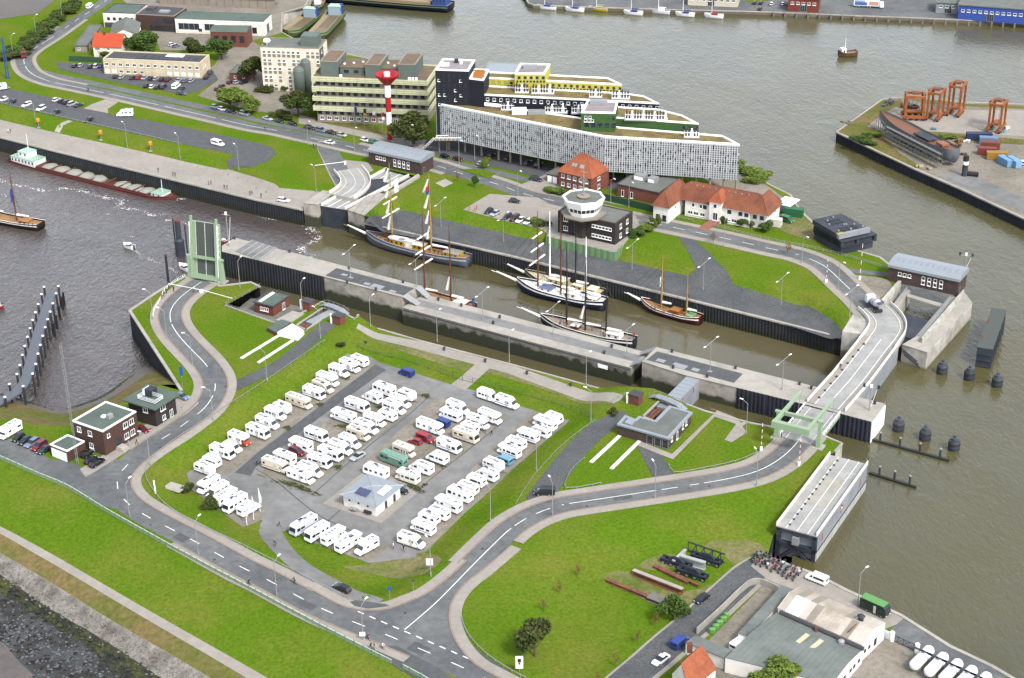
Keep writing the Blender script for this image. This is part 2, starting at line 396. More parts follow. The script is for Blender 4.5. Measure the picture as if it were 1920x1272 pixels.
def sheet(name, pts, z, m):
    mb = MB(); mb.add([(x, y, z) for x, y in pts], [tuple(range(len(pts)))]); return struct(mb.build(name, m))
def tess_sheet(name, pts, z, m):
    v = [Vector((x, y, z)) for x, y in pts]; t = tessellate_polygon([v]); mb = MB(); mb.add(v, [tuple(q) for q in t]); return struct(mb.build(name, m))
wp = lambda l, z: [tuple(at(x, y, z).xy) for x, y in l]
tess_sheet('harbour_water', wp([(600, 200), (1500, 470), (1612, 590), (1700, 560), (1660, 655), (1560, 730), (1450, 760), (1298, 722), (1240, 772), (1500, 900), (1480, 1100), (1700, 1300)], WH)+[(400, 200), (2500, 200), (3500, 3500), (-3000, 3500), (-900, 1000)], WH, 'harbour_water')
foamline = [(600, 396), (574, 421), (584, 432), (597, 443), (594, 450), (582, 456), (568, 460), (564, 466), (572, 475), (585, 481), (560, 495)]
fl = [tuple(p.xy) for p in smooth_path([at(x, y, WO) for x, y in foamline], 1.5)]
tess_sheet('tidal_water', wp([(-700, 60), (600, 360)], WO)+fl+wp([(480, 560), (450, 640), (330, 650), (300, 770), (0, 840), (-700, 700)], WO), WO, 'tidal_water')
tess_sheet('chamber_water', [fl[0]]+wp([(1000, 470), (1612, 590), (1660, 655), (1560, 730), (1450, 760), (1298, 722), (1240, 772), (1150, 800), (640, 680), (480, 560)], WO)+fl[::-1][:-1], WO, 'chamber_water')

FQZ = -4.2
# dyke front: lofted strips down to the mud
def ext(l): 
    (a, b), (c, d) = l[0], l[1]; (e, f), (g, i) = l[-2], l[-1]
    return [(a-(c-a)*1.2-120, b-(d-b)*1.2-52)]+l+[(g+(g-e)*1.0+60, i+(i-f)*1.0+38)]
def loft_px(name, A, za, B, zb, m, n=24, k=3, rough=0.0):
    def res(l, z):
        p = smooth_path([at(x, y, z) for x, y in l], 3); L = [0]
        for a, b in zip(p, p[1:]): L.append(L[-1]+(b-a).length)
        out = []
        for i in range(n+1):
            t = L[-1]*i/n; j = max(1, next((q for q, v in enumerate(L) if v >= t), len(L)-1)); u = (t-L[j-1])/max(1e-6, L[j]-L[j-1])
            out.append(p[j-1].lerp(p[j], u))
        return out
    a, b = res(A, za), res(B, zb); mb = MB(); r = random.Random(3)
    for i in range(n+1):
        for j in range(k+1):
            t = j/k; q = a[i].lerp(b[i], t); mb.v.append((q.x, q.y, za+(zb-za)*t+(r.uniform(-rough, rough) if 0 < j < k else 0)))
    for i in range(n):
        for j in range(k): mb.f.append((i*(k+1)+j, i*(k+1)+j+1, (i+1)*(k+1)+j+1, (i+1)*(k+1)+j)); mb.m.append(0)
    return struct(mb.build(name, m, smooth=True))
FENCE = [(0, 861), (75, 894), (121, 913), (196, 958), (252, 990), (370, 1055), (480, 1113), (600, 1177), (734, 1245)]
PT = [(0, 987), (90, 1035), (176, 1085), (302, 1158), (480, 1259)]
PB = [(0, 1001), (60, 1035), (126, 1073), (252, 1148), (428, 1251)]
ST = [(0, 1037), (108, 1100), (209, 1163), (327, 1231)]
SB = [(0, 1078), (88, 1138), (201, 1204), (302, 1271)]
WB = [(0, 1113), (75, 1155), (151, 1203), (226, 1271)]
loft_px('dyke_slope', ext(FENCE), -.02, ext(PT), -3.2, 'grass', 60, 6)
loft_px('dyke_path', ext(PT), -3.18, ext(PB), -3.3, 'paving', 60, 1)
loft_px('rough_grass_bank', ext(PB), -3.34, ext(ST), -4.3, 'rough_grass', 60, 3)
loft_px('stone_revetment', ext(ST), -4.3, ext(SB), -6.6, 'stone_slope', 150, 12, .10)
loft_px('seaweed_belt', ext(SB), -6.6, ext(WB), -7.6, 'weed', 200, 10, .22)
loft_px('stony_foreshore', ext(WB), -7.6, [(-140, 1160), (0, 1200), (30, 1235), (90, 1290), (150, 1340)], -8.0, 'wet_stones', 150, 14, .15)
loft_px('mud_flat', [(-140, 1160), (0, 1200), (30, 1235), (90, 1290), (150, 1340)], -8.0, [(-600, 1300), (-400, 1400), (-200, 1500), (0, 1600)], -8.15, 'mud', 20, 4)
loft_px('basin_beach', [(-180, 768), (0, 785), (60, 797), (130, 800), (190, 772), (250, 742), (300, 722), (330, 722)], -.03, [(-180, 700), (0, 741), (60, 757), (111, 771), (191, 748), (240, 715), (280, 688), (300, 690)], WO-.1, 'rough_grass', 60, 4)
loft_px('basin_mud', [(-180, 745), (0, 764), (60, 778), (120, 786), (190, 760), (245, 728), (285, 706), (310, 706)], -4.9, [(-180, 700), (0, 737), (60, 753), (111, 767), (191, 744), (236, 711), (276, 684), (300, 684)], WO-.12, 'mud', 60, 3)
loft_px('wrack_line', [(0, 738), (60, 754), (111, 769), (150, 758), (191, 742), (240, 708), (280, 684)], WO+.25, [(0, 748), (60, 763), (111, 778), (150, 768), (193, 752), (243, 718), (284, 692)], WO+.9, 'weed', 90, 4, .12)

# ------------------------------------------------------------------ roads
def road(name, pts, width, pl, pr, smoothstep=2.0):
    path = smooth_path(W(pts), smoothstep)
    o = ribbon(name, path, -width/2, width/2, .05, 'asphalt', n=4)
    return o, path
def pave(path, d0, d1, a=0.0, b=1.0, m='paving', kerb=None, off=.17):
    n = len(path); seg = path[int(a*n):max(int(a*n)+2, int(b*n))]
    o = ribbon('pavement', seg, d0, d1, off, m, n=2, skirt=.2)
    if kerb is not None:
        k = ribbon('kerb', seg, kerb-.22, kerb+.22, off+.012, 'kerb', n=1, skirt=.2)
    return o
def dashes(path, parent, d=0.0, on=4.0, off=8.0, wd=.105, a=0.0, b=1.0, solid=False, phase=0):
    L = [0]
    for p, q in zip(path, path[1:]): L.append(L[-1]+(q-p).length)
    def pt(s):
        j = max(1, next((i for i, v in enumerate(L) if v >= s), len(L)-1)); t = (s-L[j-1])/max(1e-6, L[j]-L[j-1])
        p = path[j-1].lerp(path[j], t); tn = (path[j]-path[j-1]).normalized(); return p, Vector((tn.y, -tn.x, 0))
    s = L[-1]*a+phase
    while s < L[-1]*b:
        e = min(s+on, L[-1]*b); k = max(1, int((e-s)/2)); mb = MB(); vs = []
        for i in range(k+1):
            p, nn = pt(s+(e-s)*i/k)
            for sd_ in (d-wd, d+wd):
                q = p+nn*sd_; vs.append((q.x, q.y, h1(q.x, q.y)+.075))
        mb.add(vs, [(2*i, 2*i+1, 2*i+3, 2*i+2) for i in range(k)])
        mb.build('lane_line' if on > 6 else 'lane_dash', 'marking', parent)
        s = e+off
A_PTS = [(1040, 1330), (905, 1271), (867, 1252), (734, 1195), (606, 1143), (496, 1085), (460, 1068), (360, 1013), (264, 962), (238, 943), (221, 918), (222, 894), (238, 873), (263, 851), (292, 831), (316, 816), (352, 791), (385, 764), (402, 735), (402, 711), (385, 683), (362, 659), (337, 632), (321, 606), (320, 583), (334, 562), (360, 541), (388, 523)]
rA, pA = road('dyke_road', A_PTS, 6.4, 0, 0)
def fr(path, px, py): p = gp(px, py); return min(range(len(path)), key=lambda i: (path[i].x-p.x)**2+(path[i].y-p.y)**2)/len(path)
pave(pA, 3.2, 5.6, fr(pA, 570, 1124), .995, kerb=3.3)
pave(pA, -5.4, -3.2, .13, .42, kerb=-3.3)
pave(pA, -5.6, -3.2, .57, .995, kerb=-3.3)
dashes(pA, rA, 0, 3.2, 5.2, a=0.02, b=.56)
dashes(pA, rA, 0, 3.2, 4.0, a=.60, b=.66)
dashes(pA, rA, 0, 9, 2.5, a=.66, b=.72)
dashes(pA, rA, 0, 30, 1.5, a=.76, b=.99)
B_PTS = [(759, 1181), (815, 1133), (882, 1065), (920, 1027), (960, 990), (1000, 966), (1048, 949), (1120, 937), (1219, 922), (1297, 910), (1372, 897), (1420, 884), (1455, 866), (1480, 846), (1500, 824), (1512, 809)]
rB, pB = road('lock_road', B_PTS, 6.4, 0, 0)
pave(pB, 3.2, 5.6, fr(pB, 940, 1009), 1, kerb=3.3); pave(pB, -5.6, -3.2, fr(pB, 885, 1062), 1, kerb=-3.3)
dashes(pB, rB, 0, 60, 2, a=.0, b=.33); dashes(pB, rB, 0, 4, 3, a=.34, b=.45); dashes(pB, rB, 0, 24, 2.5, a=.46, b=.62); dashes(pB, rB, 0, 4, 3, a=.63, b=.70); dashes(pB, rB, 0, 40, 2, a=.71, b=.99)
C_PTS = [(1640, 590), (1628, 577), (1613, 561), (1585, 535), (1553, 505), (1536, 494), (1495, 478), (1440, 466), (1362, 448), (1282, 431), (1186, 411), (1100, 391), (1025, 374), (985, 365), (933, 346), (872, 328), (800, 306), (740, 293), (689, 283), (631, 270), (563, 255), (518, 245), (480, 239), (400, 221), (252, 187), (206, 177), (140, 163), (93, 153), (60, 139), (46, 121), (46, 108), (58, 96), (100, 69), (141, 40), (194, 5), (250, -40), (300, -80)]
rC, pC = road('harbour_road', C_PTS, 6.6, 0, 0, 3.0)
pave(pC, 3.3, 5.6, .0, .38, kerb=3.4); pave(pC, -5.8, -3.3, .0, .24, kerb=-3.4)
pave(pC, -5.4, -3.3, .30, .78, kerb=-3.4)
pave(pC, -5.4, -3.3, .86, .999, kerb=-3.4); pave(pC, 3.3, 5.0, .60, .80, kerb=3.4)
dashes(pC, rC, 0, 4, 4, a=.09, b=.42); dashes(pC, rC, 0, 24, 4, a=.03, b=.08); dashes(pC, rC, 0, 26, 3, a=.44, b=.76); dashes(pC, rC, 0, 5, 6, a=.78, b=.99)
for line in ([(575, 1101), (600, 1115), (636, 1134), (667, 1143), (700, 1145), (731, 1141), (764, 1129), (795, 1116), (843, 1081), (874, 1052)], [(959, 1024), (905, 1070), (874, 1094), (853, 1119), (844, 1143), (844, 1170), (853, 1198), (868, 1222), (892, 1246), (935, 1271), (1000, 1303)]):
    jp_ = smooth_path(W(line), 1.5); ribbon('pavement', jp_, -2.5, 0, .165, 'paving', n=2, skirt=.2); ribbon('kerb', jp_, -.22, .22, .18, 'kerb', n=1, skirt=.2)
# junction patches and give-way lines
dpx('road_junction', [(636, 1135), (667, 1144), (700, 1145), (731, 1141), (764, 1129), (795, 1117), (845, 1080), (905, 1070), (874, 1094), (852, 1119), (843, 1143), (843, 1170), (853, 1198), (868, 1222), (905, 1254), (860, 1240), (760, 1195), (690, 1168)], .046, 'asphalt')
for i in range(10):
    t = i/9; x, y = 671+(868-671)*t, 1147+(1231-1147)*t
    p = gp(x, y); q = gp(x+11, y+5); d = (q-p).normalized(); nn = Vector((d.y, -d.x, 0))*.15
    MB().add([p-nn, q-nn, q+nn, p+nn], [(0, 1, 2, 3)]).build('give_way_dash', 'marking', rA).location.z = .078
dpx('buffer_lot', [(-120, 798), (0, 820), (35, 827), (95, 862), (130, 866), (165, 880), (200, 852), (230, 868), (222, 895), (222, 925), (240, 948), (215, 955), (196, 950), (121, 906), (75, 887), (0, 855), (-120, 816)], .042, 'asphalt')

# ------------------------------------------------------------------ paved patches, land south of the lock
dpx('building_apron', [(150, 880), (195, 853), (320, 762), (338, 740), (372, 745), (372, 758), (352, 775), (300, 806), (240, 846), (180, 884), (160, 895)], .05, 'paving')
dpx('yard_patch', [(338, 765), (371, 746), (373, 752), (350, 773)], .07, 'asphalt_dark'); dpx('yard_patch', [(250, 826), (282, 803), (312, 800), (268, 826)], .07, 'asphalt_dark')
dpx('camper_park', [(650, 664), (692, 668), (712, 680), (845, 721), (905, 737), (985, 765), (1068, 788), (1060, 797), (960, 882), (872, 962), (800, 1034), (775, 1046), (692, 1056), (590, 1019), (548, 992), (520, 1000), (490, 975), (455, 988), (358, 917), (350, 888)], .04, 'asphalt_lot', step=3)
dpx('left_aisle', [(704, 684), (724, 694), (600, 783), (480, 876), (470, 893), (440, 887), (480, 852)], .06, 'asphalt_dark')
dpx('gravel_pitches', [(650, 668), (692, 670), (702, 684), (478, 851), (430, 888), (358, 888)], .06, 'gravel')
def pxr(l, m, name, off=.055): dpx(name, l, off, m, step=3)
pxr([(715, 712), (806, 738), (800, 745), (576, 922), (482, 890)], 'gravel', 'gravel_pitches')
pxr([(820, 745), (952, 782), (850, 866), (812, 900), (792, 922), (690, 890), (672, 878)], 'gravel', 'gravel_pitches')
pxr([(1000, 770), (1062, 787), (1058, 796), (960, 880), (872, 960), (800, 1032), (748, 1012)], 'gravel', 'gravel_pitches')
pxr([(560, 980), (705, 1020), (735, 1022), (692, 1054), (592, 1018)], 'gravel', 'gravel_pitches')
pxr([(380, 886), (500, 950), (490, 974), (455, 986), (360, 916)], 'gravel', 'gravel_pitches')
pxr([(605, 945), (700, 872), (782, 925), (715, 982)], 'paving', 'service_house_slab', .07)
eR = smooth_path(W([(535, 968), (515, 975), (507, 995), (525, 1026), (562, 1060), (620, 1094), (668, 1119), (705, 1135)]), 2)
ribbon('entry_road', eR, -2.6, 2.6, .065, 'asphalt_lot', n=4)
dpx('entry_threshold', [(656, 1130), (668, 1127), (722, 1134), (731, 1138), (690, 1143), (665, 1138)], .19, 'asphalt_dark')
sR = smooth_path(W([(1008, 940), (1020, 922), (1070, 856), (1121, 806), (1150, 790), (1180, 780)]), 2)
ribbon('service_road', sR, -3.0, 3.0, .06, 'cobble', n=3)
sW = smooth_path(W([(430, 730), (465, 713), (523, 685), (573, 645), (600, 622), (618, 606)]), 2)
ribbon('service_road', sW, -2.3, 2.3, .06, 'cobble', n=3)
dpx('chamber_walkway', [(672, 607), (790, 641), (960, 685), (1169, 742), (1165, 750), (1150, 757), (950, 700), (770, 652), (690, 630), (668, 616)], .06, 'paving')
dpx('walkway_verge', [(680, 628), (770, 652), (950, 700), (1150, 757), (1146, 763), (1000, 724), (925, 703), (912, 706), (840, 688), (770, 665)], .05, 'dry_grass')
dpx('gate_path', [(893, 682), (920, 690), (892, 715), (872, 733), (845, 722), (868, 704)], .075, 'paving')
dpx('forecourt', [(1195, 838), (1240, 850), (1265, 896), (1232, 903), (1222, 890)], .06, 'cobble')
dpx('building_path', [(1196, 826), (1260, 852), (1345, 770), (1330, 764), (1380, 784), (1392, 796), (1368, 826), (1358, 826), (1380, 796), (1340, 782), (1262, 862), (1196, 836)], .062, 'paving')
dpx('building_path', [(1330, 765), (1395, 790), (1382, 800), (1360, 826), (1372, 830), (1400, 812), (1392, 800), (1402, 792), (1336, 768)], .064, 'paving')
dpx('bare_soil', [(735, 1040), (790, 1035), (830, 1050), (790, 1078), (720, 1082), (640, 1062), (690, 1060)], .03, 'dry_grass', curve=True)
dpx('quay_link', [(425, 300), (470, 298), (505, 302), (470, 314), (430, 320)], .055, 'asphalt_dark')
for pts in ([(1130, 1085), (1160, 1070), (1200, 1078), (1250, 1100), (1275, 1122), (1240, 1138), (1190, 1115)], [(1195, 1062), (1240, 1040), (1280, 1045), (1270, 1062), (1225, 1070)], [(1275, 1112), (1310, 1105), (1340, 1095), (1350, 1108), (1310, 1128), (1280, 1135)], [(1350, 1020), (1400, 1012), (1440, 1030), (1425, 1045), (1390, 1062), (1365, 1050)], [(1320, 1025), (1345, 1012), (1360, 1020), (1340, 1030)]): dpx('bare_soil', pts, .03, 'dry_grass', curve=True)
cR = smooth_path(W([(1140, 1310), (1185, 1268), (1245, 1217), (1310, 1162), (1370, 1107), (1408, 1074), (1432, 1060)]), 2)
ribbon('cobbled_street', cR, -3.6, 3.6, .06, 'cobble', n=3)
ribbon('street_kerb', cR, -4.1, -3.6, .13, 'paving', n=1, skirt=.15)
ribbon('street_kerb', cR[:int(len(cR)*.96)], 3.6, 4.6, .13, 'paving', n=1, skirt=.15)
dpx('quay_apron', [(1408, 1062), (1424, 1042), (1438, 1048), (1530, 1079), (1588, 1109), (1690, 1156), (1700, 1164), (1660, 1180), (1500, 1110), (1440, 1088)], .05, 'paving')
dpx('quay_asphalt', [(1694, 1160), (1780, 1213), (1860, 1251), (1900, 1275), (1960, 1330), (1900, 1320), (1780, 1262), (1660, 1190)], .05, 'asphalt')
dpx('works_yard', [(1440, 1088), (1500, 1110), (1660, 1182), (1720, 1220), (1660, 1300), (1500, 1330), (1300, 1330), (1290, 1240), (1330, 1200), (1400, 1130)], .045, 'gravel')
dpx('tank_yard', [(1650, 1195), (1720, 1222), (1830, 1290), (1830, 1400), (1560, 1330)], .055, 'gravel')

# ------------------------------------------------------------------ paved patches, harbour side
dpx('river_quay', [(-200, 172), (0, 225), (103, 249), (335, 301), (428, 318), (512, 344), (524, 354), (600, 360), (600, 392), (568, 393), (480, 374), (252, 319), (201, 307), (0, 257), (-200, 203)], .05, 'paving', step=5)
dpx('quay_car_park', [(-120, 138), (0, 163), (60, 175), (110, 187), (155, 204), (200, 213), (250, 221), (400, 250), (480, 268), (508, 276), (518, 288), (505, 300), (470, 306), (432, 312), (425, 306), (440, 290), (340, 270), (126, 223), (0, 194), (-120, 166)], .05, 'asphalt_dark', step=5)
dpx('crossing_path', [(157, 204), (172, 196), (200, 186), (222, 192), (202, 205), (203, 213)], .06, 'paving')
dpx('stair_path', [(102, 247), (128, 226), (136, 228), (112, 250)], .06, 'concrete')
dpx('side_lane', [(52, 112), (66, 128), (110, 139), (210, 160), (330, 186), (470, 215), (480, 222), (640, 256), (640, 262), (480, 229), (330, 195), (206, 168), (110, 149), (66, 138)], .046, 'asphalt', step=5)
dpx('office_car_park', [(105, 117), (190, 121), (200, 130), (380, 135), (395, 128), (410, 150), (370, 172), (345, 178), (220, 155), (110, 130)], .05, 'asphalt_dark', step=5)
dpx('office_yard', [(395, 128), (430, 100), (470, 75), (500, 95), (560, 150), (585, 200), (560, 215), (480, 210), (420, 195), (370, 180), (410, 150)], .045, 'gravel', step=5)
dpx('works_yard', [(230, 0), (600, -60), (575, 14), (532, 25), (528, 62), (500, 70), (470, 78), (440, 95), (300, 95), (290, 65), (270, 40)], .045, 'gravel', step=6)
dpx('warehouse_lane', [(440, 60), (470, 72), (420, 130), (398, 130)], .055, 'gravel', step=5)
dpx('office_frontage', [(560, 215), (600, 225), (720, 248), (840, 270), (815, 290), (700, 262), (560, 232)], .05, 'paving', step=5)
dpx('office_lawn', [(590, 221), (700, 240), (735, 250), (730, 256), (650, 240), (590, 228)], .07, 'rough_grass', step=5)
dpx('undercroft_car_park', [(800, 262), (830, 255), (1000, 300), (1200, 340), (1390, 372), (1380, 385), (1240, 372), (1000, 330), (830, 292), (790, 285)], .05, 'asphalt_dark', step=5)
dpx('street_lane', [(800, 292), (900, 312), (1000, 336), (1000, 345), (890, 320), (800, 302)], .045, 'asphalt', step=5)
dpx('works_forecourt', [(980, 345), (1030, 325), (1040, 345), (1230, 390), (1225, 396), (1060, 366), (1000, 358), (975, 352)], .05, 'paving', step=5)
dpx('bend_paving', [(618, 330), (590, 270), (603, 262), (640, 300), (690, 305), (700, 320), (660, 345), (630, 352)], .05, 'paving', step=5)
bR = smooth_path(W([(606, 266), (617, 285), (628, 305), (638, 325), (648, 345)]), 2)
ribbon('gate_approach', bR, -3.4, 3.4, .07, 'asphalt', n=2)
dpx('control_car_park', [(868, 394), (918, 364), (1008, 371), (1048, 392), (1060, 420), (1030, 442), (1010, 428), (960, 418)], .05, 'paving', step=4)
dpx('memorial_slab', [(816, 344), (835, 336), (850, 344), (832, 352)], .06, 'concrete', step=4)
dpx('chamber_quay', [(686, 413), (700, 404), (752, 394), (960, 442), (1010, 453), (1025, 459), (1154, 489), (1171, 491), (1290, 517), (1304, 506), (1300, 492), (1288, 468), (1268, 440), (1300, 448), (1330, 475), (1375, 534), (1440, 554), (1515, 574), (1560, 600), (1580, 622), (1578, 633), (1440, 598), (960, 480), (686, 418)], .05, 'cobble', step=4)
dpx('tank_hardstand', [(1300, 325), (1390, 320), (1440, 350), (1478, 378), (1490, 400), (1440, 395), (1390, 375)], .045, 'gravel', step=5)
dpx('worn_ground', [(1450, 425), (1500, 400), (1535, 430), (1530, 455), (1480, 440)], .045, 'dry_grass', step=5)
dpx('gatehouse_track', [(1560, 497), (1600, 505), (1668, 512), (1672, 520), (1620, 515), (1570, 508)], .05, 'asphalt', step=4)
dpx('gravel_verge', [(1592, 515), (1640, 520), (1665, 525), (1675, 540), (1650, 560), (1625, 548)], .055, 'gravel', step=4)
dpx('verge_kerb', [(860, 318), (905, 318), (930, 326), (918, 336), (880, 325)], .2, 'grass', step=4)
dpx('tidal_creek_mud', [(-60, 0), (40, -5), (95, -20), (110, -5), (70, 26), (0, 36), (-60, 38)], .05, 'mud', step=6)

# ------------------------------------------------------------------ quay walls
hz = lambda x, y: h1(x, y)
def seg(pts): return [tuple(at(*p).xy) for p in pts]
wall_strip('quay_wall', 'long dark sheet pile wall of the river quay behind the barge', seg(NOUT[0:7]), LOW, WO-1, 'pile_tidal')
wall_strip('quay_wall', 'dark sheet pile wall of the large lock chamber along the grey quay', seg(NOUT[11:15]), LOW, WO-1, 'pile_tidal')
wall_strip('quay_wall', 'sheet pile bank wall of the harbour shore behind the stored gates', seg(NOUT[18:28]), -.1, WH-1, 'pile_harbour')
wall_strip('quay_wall', 'low wall of the shore behind the office blocks', seg(NOUT[28:38]), -.1, WH-1, 'harbour_concrete', amp=0)
wall_strip('quay_wall', 'quay wall below the works yard in the lower right corner', seg(SOUT[11:20]), LOW, WH-1, 'pile_harbour')
wall_strip('quay_wall', 'short wall along the berth of the stored rolling gate', seg(SOUT[19:23]), hz, WH-1, 'pile_harbour', cap=False)
wall_strip('quay_wall', 'wall under the lowered drawbridge approach', seg(SOUT[22:25]), 0, WH-1, 'harbour_concrete', amp=0)
wall_strip('quay_wall', 'low stone edge of the small lock chamber below the flat brick gatehouse', seg(SOUT[24:28]), -.02, WO-1, 'lock_wall', amp=0)
wall_strip('quay_wall', 'stained edge wall of the small lock chamber beside the camper park', seg(SOUT[27:33]), LOW, WO-1, 'lock_wall', amp=0)
wall_strip('quay_wall', 'head wall of the small lock by the brick sheds', seg(SOUT[32:38]), 0, WO-1, 'lock_wall', amp=0)
wall_strip('quay_wall', 'abutment wall under the raised drawbridge', seg(SOUT[38:44]), 0, WO-1, 'pile_tidal')
wall_strip('quay_wall', 'tall dark sheet pile wall along the bend of the dyke road', seg(SOUT[43:45]), 0, WO-1, 'pile_tidal')

# terrace of the small lock head
o = drape('lower_terrace', [tuple(at(*p).xy) for p in [(425, 573, 0), (520, 607, 0), (560, 590, 0), (600, 567, 0), (560, 575, -3.6), (500, 560, -3.6), (470, 560, -3.6)]], 0, 'concrete_dark', zf=-3.6)

# ------------------------------------------------------------------ far quay and peninsula
def block(name, pts, z, m, walllab, wallseg, wm, amp=.35):
    ol = outline([(x, y, z) for x, y in pts]); xy, f = cdt(dens(ol, 12), 12); mb = MB(); mb.v = [(x, y, z) for x, y in xy]; mb.f = f; mb.m = [0]*len(f)
    struct(mb.build(name, m)); a, b = wallseg
    wall_strip('quay_wall', walllab, ol[a:b], z, WH-1, wm, amp=amp)
FQ = [(985, -4), (990, 6), (1000, 10), (1200, 17), (1440, 23), (1600, 30), (1760, 36), (1920, 43), (2200, 58), (2600, 60), (2600, -250), (700, -250), (900, -120)]
wallmat('old_quay', (.13, .10, .075), (.05, .05, .03), -5.5, .6)
block('far_quay', FQ, FQZ, 'asphalt', 'long far quay wall with timber fenders at the top of the harbour', (0, 9), 'old_quay', 0)
PN = [(1568, 248), (1717, 318), (1800, 354), (1920, 410), (2150, 520), (2300, 520), (2300, 215), (1920, 196), (1805, 192), (1760, 187), (1691, 183), (1654, 187)]
block('peninsula', PN, MID, 'gravel', 'dark sheet pile wall of the peninsula with the straddle carriers', (0, 5), 'pile_harbour')
block2 = wall_strip('quay_wall', 'grassy back edge wall of the peninsula facing the open harbour', outline([(x, y, MID) for x, y in PN[6:]+PN[:1]]), MID, WH-1, 'harbour_concrete', amp=0)
def mpatch(name, pts, m, off=.05, z=MID): return drape(name, [tuple(at(x, y, z).xy) for x, y in pts], off, m, zf=z)
mpatch('shore_grass', [(1570, 248), (1600, 258), (1640, 285), (1700, 312), (1715, 316), (1720, 308), (1690, 290), (1660, 262), (1640, 240), (1625, 238), (1640, 225), (1670, 205), (1695, 195), (1688, 185), (1655, 188)], 'rough_grass')
mpatch('shore_grass', [(1700, 186), (1760, 189), (1810, 195), (1920, 199), (1920, 205), (1820, 200), (1740, 194)], 'rough_grass')
mpatch('weedy_strip', [(1720, 245), (1920, 262), (1920, 272), (1850, 268), (1800, 262), (1720, 252)], 'rough_grass')
mpatch('slab_concrete', [(1690, 205), (1920, 208), (1920, 256), (1720, 246), (1640, 240), (1650, 220)], 'paving')
mpatch('weedy_ground', [(1700, 262), (1790, 272), (1780, 300), (1730, 285), (1690, 268)], 'rough_grass')
mpatch('worn_asphalt', [(1760, 330), (1800, 320), (1920, 370), (1920, 400)], 'asphalt_lot')
mpatch('far_lawn', [(1385, -20), (1440, -20), (1440, 2), (1400, 4)], 'grass', .08, FQZ)
# ------------------------------------------------------------------ lock: island pier, gates, bridges
def loc_root(name, label, cat, p, rz=0, group=None): return thing(name, label, cat, p, rz, group)
def pxp(mb, pts, z0, z1, org=(0, 0, 0), mi=0, zp=None):
    zz = z1 if zp is None else zp
    poly = [(q.x-org[0], q.y-org[1]) for q in (at(x, y, zz) for x, y in pts)]
    v0 = [(x, y, z0-org[2]) for x, y in poly]; v1 = [(x, y, z1-org[2]) for x, y in poly]; n = len(poly)
    fs = [(i, (i+1) % n, n+(i+1) % n, n+i) for i in range(n)]
    t = tessellate_polygon([[Vector(q) for q in v1]])
    return mb.add(v0+v1, fs+[tuple(n+i for i in q) for q in t], mi)
def pxo(name, pts, z0, z1, m, root, zp=None): return pxp(MB(), pts, z0, z1, root.location, zp=zp).build(name, m, root)
def wpart(root, o): o.matrix_parent_inverse = Matrix.Translation(root.location).inverted(); return o

mat('gate_pale', srgb('#b5b6b2'), .7, var=.18, scale=.5)
isl = thing('lock_pier', 'long concrete centre pier between the large and the small lock chamber', 'lock pier', at(980, 615, LOW))
IW = [(416, 461), (440, 446), (480, 456), (665, 504), (789, 536), (754, 557), (608, 519), (484, 488), (416, 472)]
IL = [(795, 552), (960, 594), (1216, 662), (1183, 690), (995, 641), (754, 577)]
IE = [(1231, 651), (1440, 703), (1536, 727), (1659, 757), (1634, 791), (1581, 777), (1508, 758), (1440, 741), (1382, 727), (1283, 703), (1204, 678)]
pxo('raised_deck', IW, WO-1, 0, 'lock_wall_high', isl); pxo('deck_slab', IW, .0, .12, 'concrete', isl)
pxo('low_wall', IL, WO-1, LOW, 'lock_wall', isl); pxo('low_deck_slab', IL, LOW, LOW+.12, 'concrete', isl)
pxo('raised_deck', IE, WO-1, 0, 'lock_wall_high', isl); pxo('deck_slab', IE, .0, .12, 'concrete', isl)
pxo('asphalt_panel', [(610, 517), (631, 503), (777, 541), (757, 554)], .1, .15, 'asphalt_dark', isl)
pxo('asphalt_panel', [(1212, 675), (1232, 659), (1393, 701), (1376, 718)], .1, .15, 'asphalt_dark', isl)
pxo('walk_strip', [(772, 570), (785, 562), (960, 604), (1205, 668), (1192, 679), (960, 618)], LOW+.1, LOW+.15, 'asphalt_lot', isl)
for x, y, a, b in ((646, 516, 2, 1.3), (658, 521, 1.5, 1), (688, 533, 2, 1.4), (707, 538, 4, 2.4), (736, 547, 2.2, 1.2), (1239, 677, 2.4, 1.6), (1274, 687, 4, 2.4), (1304, 694, 2, 1.6), (1331, 697, 1.2, 1)):
    p = at(x, y, .15); MB().cb((0, 0, .06), (a, b, .12), R(-33)).build('hatch', 'galv', isl, loc=p-isl.location)
def flank(pts, zt, m, off, amp=.22):
    L = [at(x, y, zt) for x, y in pts]; L = offset([Vector((p.x, p.y, 0)) for p in L], off)
    mb = MB(); V = []
    for a, b in zip(L, L[1:]):
        d = b-a; ln = d.length; d = d/ln; nn = Vector((d.y, -d.x, 0)); k = max(1, int(ln/.55))
        for i in range(k): V += [a+d*(ln*i/k)+nn*(amp if i % 2 else 0), a+d*(ln*(i+.6)/k)+nn*(amp if i % 2 else 0)]
    V.append(L[-1])
    for p in V: mb.v += [(p.x-isl.location.x, p.y-isl.location.y, zt+.1-isl.location.z), (p.x-isl.location.x, p.y-isl.location.y, WO-1-isl.location.z)]
    for i in range(len(V)-1): mb.f.append((2*i, 2*i+2, 2*i+3, 2*i+1)); mb.m.append(0)
    return mb.build('sheet_piles', m, isl)
flank([(440, 446), (416, 461), (416, 472), (484, 488), (608, 519)], 0, 'pile_tidal', .25); flank([(1382, 727), (1440, 741), (1508, 758), (1581, 777), (1634, 791)], 0, 'pile_harbour', .25)
pxo('end_fender', [(1634.5, 791.5), (1659.5, 757.5), (1661, 758), (1636, 792)], WH-1, -.3, 'white', isl, zp=0)
a, b = at(756, 578, LOW), at(1182, 690, LOW)
